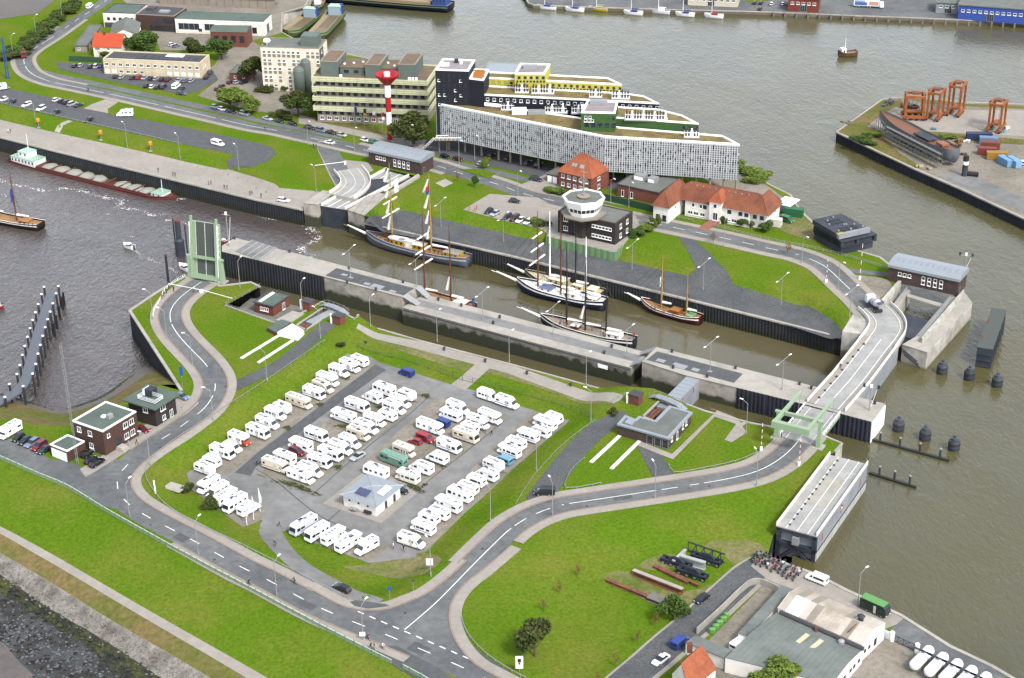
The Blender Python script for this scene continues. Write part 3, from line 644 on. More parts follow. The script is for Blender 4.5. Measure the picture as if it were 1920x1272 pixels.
MB().tube(a-isl.location+Vector((0, -.4, -.5)), b-isl.location+Vector((0, -.4, -.5)), .16).build('rubbing_rail', 'steel_dark', isl)
# glazed flood ramps at both ends of the low deck
for pts in (([(789, 536), (754, 557)], [(808, 556), (782, 574)]), ([(1231, 651), (1204, 678)], [(1205, 659), (1180, 688)])):
    hi, lo = pts; H = [at(x, y, .1) for x, y in hi]; L = [at(x, y, LOW+.15) for x, y in lo]
    for k in (0, 2):
        A, B, C, D = H[0].lerp(H[1], k*.36), H[0].lerp(H[1], k*.36+.28), L[0].lerp(L[1], k*.36), L[0].lerp(L[1], k*.36+.28)
        u = Vector((0, 0, .15)); MB().ring([[A, B, B+u, A+u], [C, D, D+u, C+u]]).build('ramp', 'galv', isl).location = -isl.location
MB().cb((0, 0, 0), (3, .12, 1.1), R(-33)).build('notice_plate', 'white', isl, loc=at(1132, 686, LOW-.9)-isl.location+Vector((-.3, -.55, 0)))
# old bridge seat with rails on the raised west end
for k in range(5):
    u = k/4; x0, y0, x1, y1 = 441+(486-441)*u, 470+(486-470)*u, 473+(517-473)*u, 450+(464-450)*u
    p, q = at(x0, y0, .2), at(x1, y1, .2); MB().ring([[p+Vector((-.15, 0, -.1)), p+Vector((.15, 0, -.1)), p+Vector((.15, 0, .0)), p+Vector((-.15, 0, .0))], [q+Vector((-.15, 0, -.1)), q+Vector((.15, 0, -.1)), q+Vector((.15, 0, .0)), q+Vector((-.15, 0, .0))]]).build('deck_rail', 'gate_pale', isl).location = -isl.location
pxo('bridge_seat', [(440, 472), (474, 450), (520, 465), (486, 488)], .1, .16, 'asphalt_lot', isl)

# bridge leaf builder: classic drawbridge with posts, balance arms and a deck leaf
mat('bridge_green', srgb('#a3bd99'), .5, var=.06, scale=.5)
mat('deck_grey', (.25, .245, .23), .85, var=.12, scale=.6, col2=(.20, .20, .19), scale2=.2)
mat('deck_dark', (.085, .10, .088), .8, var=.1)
def drawbridge(label, hinge, toward, ang, side_w=5.4):
    d = (toward-hinge); rz = math.atan2(-d.x, d.y)
    r = thing('drawbridge', label, 'drawbridge', hinge, rz)
    A = R(ang); Lf = 17.5
    rot = Matrix.Rotation(A, 4, 'X')
    def leafpart(mb, name, m): o = mb.build(name, m, r); o.matrix_local = Matrix.Translation((0, 0, .1)) @ rot; return o
    leafpart(MB().box(-4.7, 4.7, 0, Lf, -.75, -.05), 'leaf_girder', 'bridge_green')
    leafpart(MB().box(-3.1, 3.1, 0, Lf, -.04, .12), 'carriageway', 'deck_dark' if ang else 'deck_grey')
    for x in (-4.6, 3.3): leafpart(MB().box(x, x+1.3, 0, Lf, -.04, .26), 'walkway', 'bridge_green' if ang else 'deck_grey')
    for x in (-3.2, 3.08, -.08): leafpart(MB().box(x, x+.14, 0, Lf, .1, .17), 'edge_strip', 'marking')
    for x in (-4.75, 4.6):
        b = MB().box(x, x+.15, 0, Lf, 1.05, 1.2).box(x+.03, x+.11, 0, Lf, .6, .68)
        for i in range(10): b.box(x+.02, x+.13, i*Lf/9.5, i*Lf/9.5+.12, 0, 1.05)
        leafpart(b, 'railing', 'white')
    for s in (-1, 1):
        MB().ring([[(s*side_w-.6, -1.0, -.2), (s*side_w+.6, -1.0, -.2), (s*side_w+.6, .9, -.2), (s*side_w-.6, .9, -.2)], [(s*side_w-.4, -.5, 6.9), (s*side_w+.4, -.5, 6.9), (s*side_w+.4, .5, 6.9), (s*side_w-.4, .5, 6.9)]]).build('post', 'bridge_green', r)
        MB().cb((s*side_w, 0, -.05), (2.6, 2.8, .3)).build('post_footing', 'concrete', r)
    def armpart(mb, name): o = mb.build(name, 'bridge_green', r); o.matrix_local = Matrix.Translation((0, 0, 7.0)) @ rot; return o
    for s in (-1, 1):
        x = s*(side_w-1.15)
        armpart(MB().ring([[(x-.4, -6.6, -.6), (x+.4, -6.6, -.6), (x+.4, -6.6, .7), (x-.4, -6.6, .7)], [(x-.38, 0, -.55), (x+.38, 0, -.55), (x+.38, 0, .55), (x-.38, 0, .55)], [(x-.3, 12.5, -.25), (x+.3, 12.5, -.25), (x+.3, 12.5, .3), (x-.3, 12.5, .3)]]), 'balance_arm')
        armpart(MB().tube((s*(side_w-.7), 0, 0), (s*(side_w+.8), 0, 0), .45, n=10), 'pivot')
    armpart(MB().box(-side_w+.65, side_w-.65, -6.62, -5.4, -1.0, .72), 'counterweight')
    armpart(MB().box(-side_w+1.6, side_w-1.6, -.4, .3, -.5, .4), 'cross_beam')
    for s in (-1, 1):
        p = Matrix.Translation((0, 0, 7.0)) @ rot @ Vector((s*(side_w-1.15), 12.1, 0)); q = Matrix.Translation((0, 0, .1)) @ rot @ Vector((s*4.75, 12.4, -.1))
        MB().tube(p, q, .07).build('tie_rod', 'galv', r)
    return r
dW = drawbridge('pale green drawbridge raised upright over the small lock entrance', at(388, 524, .15), at(412, 506, .15), 84)
dE = drawbridge('pale green drawbridge lowered across the small lock beside the stored gate', at(1496, 828, .15), at(1549, 762, .15), 0)

# rolling lock gate carrying the road (east end) and its curved approach
mat('gate_grey', srgb('#a3a7ac'), .6, var=.08, scale=.3, col2=srgb('#92979e'), scale2=.12)
mat('gate_pale', srgb('#b5b6b2'), .7, var=.18, scale=.5)
mat('parapet', srgb('#e4e2da'), .6, var=.05)
dk = [Vector((p.x, p.y, 0)) for p in (at(1549, 763, .3), at(1596, 710, .3), at(1652, 637, .3))]
cv = smooth_path([at(x, y, .3) for x, y in ((1640, 653), (1652, 637), (1664, 618), (1664, 604), (1655, 590), (1640, 576))], 1.2)
def deckstrip(root, path, d0, d1, z0, z1, m, name, n=2):
    A, B = offset(path, d0), offset(path, d1); o = root.location
    rr = [[(a.x-o.x, a.y-o.y, z0-o.z), (b.x-o.x, b.y-o.y, z0-o.z), (b.x-o.x, b.y-o.y, z1-o.z), (a.x-o.x, a.y-o.y, z1-o.z)] for a, b in zip(A, B)]
    return MB().ring(rr).build(name, m, root)
gE = thing('rolling_lock_gate', 'grey rolling lock gate closing the large chamber with the road on top', 'lock gate', (dk[1].x, dk[1].y, 0))
deckstrip(gE, dk, -5.0, 5.0, -9.2, -.1, 'gate_grey', 'gate_body')
deckstrip(gE, dk, -5.2, 5.2, -.1, .3, 'deck_grey', 'deck_slab')
for a, b, c in ((-5.2, -5.0, 'parapet'), (5.0, 5.2, 'parapet')): deckstrip(gE, dk, a, b, .3, 1.3, c, 'parapet')
for a in (-3.1, 0, 3.1): deckstrip(gE, dk, a-.09, a+.09, .3, .325, 'marking', 'lane_line')
deckstrip(gE, dk, -5.0, -3.2, .3, .42, 'paving', 'walkway'); deckstrip(gE, dk, 3.6, 5.0, .3, .42, 'paving', 'walkway')
def plank(root, path, d, s, c, m, name):
    a = path[0].lerp(path[-1], s); t = (path[-1]-path[0]).normalized(); nn = Vector((t.y, -t.x, 0)); p = a+nn*d
    return p, math.atan2(t.y, t.x)
for k in range(9):
    p, ang = plank(gE, dk, -3.15, .08+.1*k, 0, 0, '')
    MB().cb((0, 0, 0), (.5, .5, .5), ang).build('kerb_block', 'steel_dark', gE, loc=(p.x-gE.location.x, p.y-gE.location.y, .5))
mat('sign_red', srgb('#c8202a'), .5, var=.05)
p, ang = plank(gE, dk, 5.06, .80, 0, 0, ''); MB().cb((0, 0, -3.2), (.35, .1, 2.6), ang).build('draught_mark', 'sign_red', gE, loc=(p.x-gE.location.x, p.y-gE.location.y, 0))
# curved fixed deck
cD = thing('curved_bridge_deck', 'curved concrete road deck between the rolling gate and the east gatehouse bend', 'bridge deck', (cv[6].x, cv[6].y, 0))
deckstrip(cD, cv[2:], -5.3, 5.0, -1.2, .28, 'concrete', 'deck_slab'); deckstrip(cD, cv[2:], -3.2, 3.2, .28, .32, 'deck_grey', 'carriageway')
for a in (-5.3, 4.8): deckstrip(cD, cv[2:], a, a+.25, .28, 1.35, 'parapet', 'parapet')
for a in (-3.35, 3.2): deckstrip(cD, cv[2:], a, a+.2, .3, .46, 'parapet', 'kerb')

# east lock head: north pier block, gate slot piers, slot deck
hE = thing('gate_pier', 'white concrete lock head piers around the east gate slot', 'gate pier', at(1640, 600, 0))
pxo('pier_block', [(1579, 622), (1600, 588), (1612, 578), (1645, 572), (1662, 596), (1668, 618), (1640, 640), (1625, 628)], WO-1, .03, 'harbour_concrete', hE)
pxo('slot_wall', [(1652, 562), (1685, 525), (1690, 527), (1658, 566)], WH-1, .9, 'harbour_concrete', hE)
pxo('slot_ledge', [(1672, 576), (1702, 541), (1708, 543), (1680, 585)], WH-1, -1.6, 'concrete', hE, zp=-1.6)
pxo('side_pier', [(1806, 545), (1823, 568), (1739, 661), (1692, 646), (1716, 632), (1775, 562)], WH-2, -.6, 'harbour_concrete', hE)
pxo('pier_deck', [(1806, 545), (1823, 568), (1739, 661), (1692, 646), (1716, 632), (1775, 562)], -.6, -.5, 'concrete', hE)
pxo('pier_parapet', [(1806, 543), (1808, 545), (1745, 622), (1730, 635), (1727, 633)], -.5, 1.0, 'harbour_concrete', hE, zp=1)
pxo('slot_plate', [(1682, 585), (1747, 602), (1722, 636), (1696, 632), (1697, 607)], -1.2, -.7, 'steel_dark', hE, zp=-.7)
pxo('slot_back_beam', [(1700, 556), (1702, 551), (1772, 571), (1768, 577)], -1.9, -1.2, 'concrete', hE, zp=-1.2)
for a, b in (((1668, 582), (1700, 540)), ((1722, 630), (1782, 556)), ((1728, 633), (1787, 559))):
    p, q = at(*a, -.4), at(*b, -.4); MB().tube(p-hE.location, q-hE.location, .28).build('guide_rail', 'galv', hE)
for k in range(3):
    p, q = at(1700+k*2, 662-k*4+8, -1.2-1.1*k), at(1724, 676+k*3, -3.2-.8*k)
    c = at(1692, 646, -.6).lerp(at(1739, 661, -.6), .32+.06*k); t = (at(1739, 661, -.6)-at(1692, 646, -.6)).normalized(); nn = Vector((t.y, -t.x, 0))
    MB().tube(c-hE.location-t*2.5+nn*.12+Vector((0, 0, -1.2-.8*k)), c-hE.location+t*2.5+nn*.12+Vector((0, 0, -3.6-.8*k)), .15).build('fender_bar', 'steel_dark', hE)

# gatehouses with zinc roofs
mat('brick_dark', srgb('#4d3d38'), .85, var=.2, scale=3, col2=srgb('#5b4841'), scale2=.6)
mat('zinc', srgb('#aab2b8'), .45, metal=.25, var=.05, scale=.3)
WINC = {}
def window(parent, x, y, z, rz, wd, ht, style='w', name='window'):
    k = (round(wd, 2), round(ht, 2), style)
    if k not in WINC:
        mb = MB(); f = .09 if wd < 2.5 else .12
        fm = {'w': 'frame_white', 'd': 'steel_dark', 'g': 'galv', 's': 'frame_white', 'n': 'glass'}[style]
        mb.box(0, wd, -.03, .03, 0, ht, 1)
        if style != 'n':
            for b in ((0, f, 0, ht), (wd-f, wd, 0, ht), (f, wd-f, 0, f), (f, wd-f, ht-f, ht)): mb.box(b[0], b[1], -.09, 0, b[2], b[3], 0)
            n = int(wd/1.1)
            for i in range(1, n+1 if n > 0 else 0):
                if n > 1 or style == 'w': mb.box(wd*i/(n+1)-f*.4, wd*i/(n+1)+f*.4, -.07, 0, f, ht-f, 0)
            if style in 'sw': mb.box(-.08, wd+.08, -.22, 0, -.1, -.003, 0)
        WINC[k] = mb.mesh('window', [fm, 'glass'])
    return inst(WINC[k], name, parent, (x, y, z), rz)
def face_win(root, face, L, D, u, z, wd, ht, style='w', name='window', out=0.0):
    if face == 'f': return window(root, u, -out, z, 0, wd, ht, style, name)
    if face == 'r': return window(root, L+out, u, z, math.pi/2, wd, ht, style, name)
    if face == 'l': return window(root, -out, D-u, z, -math.pi/2, wd, ht, style, name)
    return window(root, L-u, D+out, z, math.pi, wd, ht, style, name)
def row(root, face, L, D, u0, u1, n, z, wd, ht, style='w', skip=()):
    for i in range(n):
        if i in skip: continue
        face_win(root, face, L, D, u0+(u1-u0)*i/max(1, n-1)-wd/2, z, wd, ht, style)
def frame(FL, FR, z, BR=None):
    a, b = at(*FL, z), at(*FR, z); d = b-a; rz = math.atan2(d.y, d.x); D = None
    if BR: c = at(*BR, z)-b; D = abs(-c.x*math.sin(rz)+c.y*math.cos(rz))
    return a, d.length, rz, D
def gatehouse(label, FL, FR, zr, D, z0, us):
    a, L, rz, _ = frame(FL, FR, zr); r = thing('gatehouse', label, 'gatehouse', (a.x, a.y, z0), rz); H = zr-z0
    MB().box(0, L, 0, D, 0, H).build('wall', 'brick_dark', r)
    prof = [(-.4, H-.1), (-.4, H+.7), (D*.3, H+1.5), (D*.62, H+1.7), (D+.4, H+1.35), (D+.4, H-.1)]
    MB().ring([[(-.3, y, z) for y, z in prof], [(L+.3, y, z) for y, z in prof]]).build('roof', 'zinc', r)
    for i in range(1, 12): MB().box(L*i/12-.04, L*i/12+.04, D*.3, D*.62, H+1.53, H+1.76).build('roof_seam', 'zinc', r)
    for u, two in us:
        face_win(r, 'f', L, D, u*L, H-2.2 if not two else H-2.0, 1.0, 1.1, 'w')
        if two: face_win(r, 'f', L, D, u*L, H-3.4, 1.0, 1.1, 'w')
    face_win(r, 'r', L, D, 1.2, .2, 1.0, 2.1, 'g', 'door')
    return r
US = [(.14, 0), (.21, 0), (.28, 0), (.48, 1), (.565, 1), (.65, 1), (.735, 1)]
gatehouse('dark brick gatehouse with curved zinc roof above the east gate slot', (1667, 500), (1798, 528), 4.6, 7.5, 0.0, US)
gatehouse('dark brick gatehouse with curved zinc roof by the harbour road bend', (691, 284), (789, 305), 4.6, 7.5, 0.0, US)

# west gate of the large chamber: opened gate in its slot, head piers, curved deck
hW = thing('gate_pier', 'pale concrete lock head piers around the west gate slot', 'gate pier', at(640, 380, 0))
pxo('pier_block', [(569, 381), (596, 384), (628, 360), (605, 357)], WO-1, 0, 'lock_wall_high', hW); pxo('pier_deck', [(569, 381), (596, 384), (628, 360), (605, 357)], 0, .1, 'concrete', hW)
pxo('pier_block', [(652, 394), (683, 404), (727, 366), (713, 362), (690, 368)], WO-1, 0, 'lock_wall_high', hW); pxo('pier_deck', [(652, 394), (683, 404), (727, 366), (713, 362), (690, 368)], 0, .1, 'concrete', hW)
pxo('slot_floor', [(598, 388), (652, 396), (790, 330), (735, 315)], -2.55, -2.4, 'steel_dark', hW, zp=-2.4)
pxo('side_wall', [(727, 366), (722, 363), (784, 326), (787, 329)], LOW, .9, 'concrete', hW, zp=.9)
pxo('slot_plate', [(672, 372), (730, 346), (716, 335), (684, 338), (675, 355)], -1.0, -.25, 'steel_dark', hW, zp=-.25)
gW = thing('rolling_lock_gate', 'opened rolling lock gate drawn back under the west gatehouse', 'lock gate', at(630, 385, -1))
pxo('gate_body', [(600, 386), (650, 394), (770, 332), (722, 318)], WO-1, -1.0, 'steel_dark', gW)
pxo('deck_slab', [(600, 386), (650, 394), (770, 332), (722, 318)], -1.0, -.85, 'deck_grey', gW, zp=-.9)
for t in (.05, .3, .62, .93):
    p, q = at(600, 386, -.8).lerp(at(650, 394, -.8), t), at(722, 318, -.8).lerp(at(770, 332, -.8), t); d = (q-p).normalized(); nn = Vector((d.y, -d.x, 0))*.2
    hgt_ = .9 if t in (.05, .93) else .05
    MB().ring([[p-nn, p+nn, p+nn+Vector((0, 0, hgt_)), p-nn+Vector((0, 0, hgt_))], [q-nn, q+nn, q+nn+Vector((0, 0, hgt_)), q-nn+Vector((0, 0, hgt_))]]).build('lane_line' if hgt_ < .1 else 'parapet', 'parapet', gW).location = -gW.location
p = at(625, 391, -3.2); MB().box(-1.6, 1.6, -.3, .3, -1, 1).build('machinery', 'galv', gW, loc=p-gW.location+Vector((0, -.8, 0)), rz=R(-28))
cvw = smooth_path([at(x, y, .3) for x, y in ((652, 318), (664, 333), (666, 346), (656, 358), (640, 368))], 1.2)
cW = thing('curved_bridge_deck', 'curved concrete road deck ending above the opened west gate', 'bridge deck', (cvw[4].x, cvw[4].y, 0))
deckstrip(cW, cvw, -5.2, 5.0, -.9, .28, 'concrete', 'deck_slab'); deckstrip(cW, cvw, -3.2, 3.2, .28, .32, 'deck_grey', 'carriageway')
for a in (-5.2, 4.8): deckstrip(cW, cvw, a, a+.25, .28, 1.3, 'parapet', 'parapet')
for a in (-3.3, 0, 3.1): deckstrip(cW, cvw, a, a+.16, .3, .4, 'parapet', 'lane_line')

# stored rolling gate in the foreground
def gate_box(label, A, B, Wd, zt, zb, name):
    a, b = at(*A, zt), at(*B, zt); d = (b-a); L = d.length; rz = math.atan2(d.y, d.x)
    r = thing(name, label, 'lock gate', (a.x, a.y, zb), rz); H = zt-zb
    return r, L, H
gS, L, H = gate_box('grey rolling lock gate with road deck lying in the foreground berth', (1456, 986), (1556, 853), 10.2, 1.0, WH-.9, 'stored_lock_gate')
Wg = 9.4                                   # local x along gate away from camera, y to the left; gate lies at y -Wg..0
MB().box(1.0, L, -Wg, 0, .0, H-.25).build('gate_body', 'gate_grey', gS)
MB().box(.4, L, -Wg-.06, -Wg+.1, .3, H*.40).build('lower_band', 'gate_pale', gS); MB().box(.4, L, -Wg-.12, -Wg+.1, H*.40, H*.43).build('belt_girder', 'steel_dark', gS)
for i in range(7): MB().box(1+i*L/7, 1.12+i*L/7, -Wg-.09, -Wg+.1, .3, H*.40).build('panel_joint', 'gate_grey', gS)
MB().box(0, L, -Wg-.15, .15, H-.25, H).build('deck_slab', 'deck_grey', gS)
MB().box(L*.34, L*.72, -Wg+1.9, -2.6, H, H+.02).build('repaired_plate', 'concrete', gS)
for y in (-Wg-.1, -.1): MB().box(0, L, y, y+.2, H, H+.95).build('parapet', 'parapet', gS)
for y in (-2.3, -4.9, -7.4): MB().box(0, L, y, y+.18, H, H+.10).build('deck_rail', 'parapet', gS)
for i in range(14): MB().box(1.5+i*L/14.5, 1.9+i*L/14.5, -2.75, -2.32, H, H+.3).build('kerb_block', 'steel_dark', gS)
fr = MB().box(0, 1.0, -Wg, -Wg+.9, 0, H-.25).box(0, 1.0, -.9, 0, 0, H-.25).box(0, 1, -Wg, 0, H-1.2, H-.25).box(0, 1, -Wg, 0, H*.36, H*.52).box(0, 1, -Wg*.56, -Wg*.44, H*.52, H-1.2)
fr.ring([[(0, -.9, 0), (1, -.9, 0), (1, -1.9, 0), (0, -1.9, 0)], [(0, -Wg*.45, H*.4), (1, -Wg*.45, H*.4), (1, -Wg*.55, H*.4), (0, -Wg*.55, H*.4)]])
fr.ring([[(0, -Wg+.9, 0), (1, -Wg+.9, 0), (1, -Wg+1.9, 0), (0, -Wg+1.9, 0)], [(0, -Wg*.55, H*.4), (1, -Wg*.55, H*.4), (1, -Wg*.45, H*.4), (0, -Wg*.45, H*.4)]])
fr.build('end_frame', 'steel_dark', gS)
MB().box(-.5, .8, -Wg*.58, -Wg*.42, H*.55, H*.8).build('winch', 'galv', gS)
for u, hh_ in ((.12, 1.9), (.86, 1.9)): MB().box(u*L-.15, u*L+.15, -Wg-.05, -Wg, H*.55, H*.55+hh_).build('draught_mark', 'sign_red', gS)
MB().add([(L*.5-1.0, -Wg-.03, H*.72-1.3), (L*.5+.9, -Wg-.03, H*.72), (L*.5-1.0, -Wg-.03, H*.72+1.3)], [(0, 1, 2)]).build('warning_triangle', 'sign_red', gS)
MB().add([(L*.5-.7, -Wg-.05, H*.72-.65), (L*.5+.25, -Wg-.05, H*.72), (L*.5-.7, -Wg-.05, H*.72+.65)], [(0, 1, 2)]).build('warning_triangle_field', 'marking', gS)
# floating spare gate leaf at the right, gate of the small chamber
r2, L, H = gate_box('dark steel gate section standing in the water by the east pier', (1822, 650), (1850, 577), 5, -.3, WH-1, 'spare_gate_section')
MB().box(0, L, -5.5, -1.5, 0, H).build('gate_body', 'steel_dark', r2); MB().box(-.2, L, -5.6, -1.4, H, H+.25).build('deck_slab', 'deck_dark', r2)
for i in range(6): MB().box(L*i/6+.2, L*i/6+.6, -5.75, -5.5, .3, H).build('side_rib', 'steel_dark', r2)
for z in (1.2, 3, 4.8): MB().box(-.35, 0, -5.5, -1.5, z, z+.3).build('end_rib', 'steel_dark', r2)
MB().box(L*.2, L*.2+.2, -2, -1.8, H+.2, H+1.4).box(L*.6, L*.6+.2, -2, -1.8, H+.2, H+1.4).build('warning_post', 'sign_red', r2)
r3, L, H = gate_box('grey steel gate closing the small lock chamber next to the brick gatehouse', (1250, 745), (1288, 707), 5, -.4, WO-1, 'small_lock_gate')
MB().box(-6, L, -3.6, 0, 0, H).build('gate_body', 'gate_grey', r3); MB().box(-6, L, -3.7, .1, H, H+.2).build('deck_slab', 'zinc', r3)
for i in range(12): MB().box(-5.5+i*2, -5.4+i*2, -3.6, 0, H+.2, H+.26).build('deck_seam', 'galv', r3)
for u in (2, L-4): MB().box(u, u+.3, -3.66, -3.6, H-2, H-.4).build('draught_mark', 'sign_red', r3)
r4, L, H = gate_box('grey steel gate drawn back in the slot behind the low brick sheds', (574, 604), (628, 577), 4, .1, -5, 'small_lock_gate')
MB().box(0, L, -2.6, 0, 0, H).build('gate_body', 'gate_grey', r4); MB().box(-.1, L, -2.7, .1, H, H+.2).build('deck_slab', 'zinc', r4)
# pits
for nm, pit, lab in (('gate_pit', PIT1, 'deep open gate pit behind the flat brick gatehouse'), ('gate_pit', PIT2, 'open gate pit beside the low brick sheds')):
    c = Vector((sum(p[0] for p in pit)/4, sum(p[1] for p in pit)/4, 0)); r = thing(nm, lab, 'pit', c)
    mb = MB(); n = 4; mb.add([(x-c.x, y-c.y, z) for z in (-6, 0) for x, y in pit], [(i, (i+1) % n, n+(i+1) % n, n+i) for i in range(n)]+[(0, 1, 2, 3)]); mb.build('pit_wall', 'concrete_dark', r)
    for k, t in enumerate((.2, .42)):
        p, q = Vector((*pit[0], 0)).lerp(Vector((*pit[3], 0)), t)-c, Vector((*pit[1], 0)).lerp(Vector((*pit[2], 0)), t)-c
        MB().tube((p.x, p.y, -.9), (q.x, q.y, -.9), .4, n=8).build('guide_rail', 'rust', r)
    e = MB()
    for i in range(4):
        a, b = Vector((*pit[i], 0))-c, Vector((*pit[(i+1) % 4], 0))-c; t = (b-a).normalized(); nn = Vector((t.y, -t.x, 0))*.5
        e.ring([[a-nn*0, a+nn, a+nn+Vector((0, 0, .35)), a+Vector((0, 0, .35))], [b-nn*0, b+nn, b+nn+Vector((0, 0, .35)), b+Vector((0, 0, .35))]])
    e.build('coping', 'concrete', r)
# bow bridges over both pit mouths
for lab, A, B in (('small grey footbridge over the mouth of the pit by the brick gatehouse', (1222, 744), (1282, 768)), ('small grey footbridge over the gate slot by the brick sheds', (604, 573), (648, 589))):
    p, q = at(*A, .2), at(*B, .2); d = q-p; r = thing('footbridge', lab, 'footbridge', p, math.atan2(d.y, d.x)); L = d.length
    MB().ring([[(x, -1, z-.25), (x, 1, z-.25), (x, 1, z), (x, -1, z)] for x, z in ((-.5, 0), (L*.15, .9), (L*.5, 1.1), (L*.85, .9), (L+.5, 0))]).build('deck', 'zinc', r)
    for s in (-1, 1):
        b = MB().path([(-.5, s, .9), (L*.15, s, 1.8), (L*.85, s, 1.8), (L+.5, s, .9)], .05)
        for i in range(6): b.tube((L*i/5, s, .3), (L*i/5, s, 1.8), .04)
        b.build('railing', 'galv', r)
# ------------------------------------------------------------------ buildings
for n_, c_ in dict(brick_brown='#5b4036', brick_red='#8a4f3f', brick_house='#8f5544', brick_black='#3b3431', cream='#f0e6d2', beige='#e4d4b6', white_wall='#efeae2', office_cream='#dfe3b8', taupe='#9c9282', conc_grey='#a79c8c', green_grey='#74827a', black_clad='#15192a', yellow_clad='#e0d65a', green_clad='#3f6b2e', pale_lav='#a89aa2').items():
    mat(n_, srgb(c_), .85 if 'brick' in n_ else .7, var=.14 if 'brick' in n_ else .06, scale=2.5 if 'brick' in n_ else .4, col2=tuple(v*.86 for v in srgb(c_)), scale2=.25, mix2=.55)
for n_, c_ in dict(roof_grey='#7d817b', roof_green='#66766c', roof_brown='#8a7560', roof_dark='#56555a', roof_lav='#a49a9c').items(): mat(n_, srgb(c_), .9, var=.14, scale=.3, col2=tuple(v*.82 for v in srgb(c_)), scale2=.1, mix2=.55)
mat('tile_orange', srgb('#b86540'), .8, var=.2, scale=1.6, col2=srgb('#9c5233'), scale2=.25, mix2=.55); mat('tile_red', srgb('#9a5a3c'), .8, var=.22, scale=1.5, col2=srgb('#7c4630'), scale2=.2, mix2=.55); mat('tile_bright', srgb('#d0552f'), .8, var=.12, scale=1.5)
mat('sedum', srgb('#9a8a52'), .95, var=.25, scale=.7, col2=srgb('#7f6a40'), scale2=.2, mix2=.5)
def blk(name, label, FL, FR, BR, zr, wall, z0=0.0, cat='building', D=None, body=True):
    a, L, rz, d = frame(FL, FR, zr, BR); D = D or d
    r = thing(name, label, cat, (a.x, a.y, z0), rz); H = zr-z0
    if body: MB().box(0, L, 0, D, 0, H).build('wall', wall, r)
    return r, L, D, H
def flat(r, L, D, H, roof='roof_grey', cop='frame_white', x0=0, y0=0, over=.0, t=.3, ch=.3):
    o = over
    MB().box(x0-o+t, L+o-t, y0-o+t, D+o-t, H+.002, H+.06).build('roof', roof, r)
    c = MB().box(x0-o, L+o, y0-o, y0-o+t, H+.003, H+ch).box(x0-o, L+o, D+o-t, D+o, H+.003, H+ch).box(x0-o, x0-o+t, y0-o+t, D+o-t, H+.003, H+ch).box(L+o-t, L+o, y0-o+t, D+o-t, H+.003, H+ch)
    c.build('coping', cop, r)
def hip(r, x0, x1, y0, y1, H, rise, m, over=.5, inset=None, axis='x', name='roof'):
    x0 -= over; x1 += over; y0 -= over; y1 += over; lx, ly = x1-x0, y1-y0
    if axis == 'x': i = ly/2 if inset is None else inset; a, b = (x0+i, (y0+y1)/2), (x1-i, (y0+y1)/2)
    else: i = lx/2 if inset is None else inset; a, b = ((x0+x1)/2, y0+i), ((x0+x1)/2, y1-i)
    v = [(x0, y0, H), (x1, y0, H), (x1, y1, H), (x0, y1, H), (*a, H+rise), (*b, H+rise)]
    f = [(3, 2, 1, 0)]+([(0, 1, 5, 4), (2, 3, 4, 5), (1, 2, 5), (3, 0, 4)] if axis == 'x' else [(0, 1, 4), (1, 2, 5, 4), (2, 3, 5), (3, 0, 4, 5)])
    o = MB().add(v, f).build(name, m, r)
    mr = MB().path([Vector(v[4]), Vector(v[5])], .14)
    for p, q in ((0, 4), (3, 4), (1, 5), (2, 5)) if axis == 'x' else ((0, 4), (1, 4), (2, 5), (3, 5)): mr.tube(v[p], v[q], .12)
    mr.build('ridge_tiles', m, o); return o
def gable(r, x0, x1, y0, y1, H, rise, m, wall, axis='x', over=.4):
    if axis == 'x': V = lambda t, s, z: (t, s, z); a0, a1, b0, b1 = x0, x1, y0, y1
    else: V = lambda t, s, z: (s, t, z); a0, a1, b0, b1 = y0, y1, x0, x1
    c = (b0+b1)/2
    for t in (a0, a1-.3): MB().ring([[V(t, b0, H), V(t, b1, H), V(t, c, H+rise-.06)], [V(t+.3, b0, H), V(t+.3, b1, H), V(t+.3, c, H+rise-.06)]]).build('gable', wall, r)
    k = rise/(c-b0)
    for s0, s1 in ((b0-over, c), (b1+over, c)):
        z0 = H-over*k
        MB().ring([[V(a0-over, s0, z0), V(a1+over, s0, z0), V(a1+over, s0, z0+.2), V(a0-over, s0, z0+.2)], [V(a0-over, s1, H+rise), V(a1+over, s1, H+rise), V(a1+over, s1, H+rise+.2), V(a0-over, s1, H+rise+.2)]]).build('roof_slope', m, r)

# pilot buildings by the dyke road
r, L, D, H = blk('brick_office', 'brown brick two storey block with flat roof at the road bend', (134.6, 791), (192.5, 811), (252, 772), 6.6, 'brick_brown')
flat(r, L, D, H, 'roof_green', t=.45)
for u, z in ((1.6, 4.4), (5.2, 4.3), (5.2, .9)): face_win(r, 'f', L, D, u, z, 1.3, 1.4)
for u, z in ((D*.58, 4.2), (D*.76, 4.2), (D*.58, 1.2), (D*.76, 1.2)): face_win(r, 'r', L, D, u, z, 1.5, 1.5)
face_win(r, 'r', L, D, 1.2, 4.4, .9, 1.0); face_win(r, 'r', L, D, D*.33, .2, 1.8, 2.6, 'd', 'door')
MB().cb((L+1.4, D*.38, .3), (2.6, 2.2, .6)).cb((L+1.2, D*.38, .8), (1.6, 2.0, .4)).build('steps', 'concrete', r)
MB().lathe([(.8, 0), (.9, .2), (.5, .5)], 10, (L*.5, D*.5, H)).build('roof_vent', 'white', r); MB().box(L*.62, L*.72, D*.45, D*.58, H, H+1.2).build('chimney', 'galv', r)
r, L, D, H = blk('garage', 'small brick garage with white door beside the parked cars', (93, 835), (125.5, 848), (159, 829), 2.9, 'brick_brown'); flat(r, L, D, H, 'roof_green', t=.35)
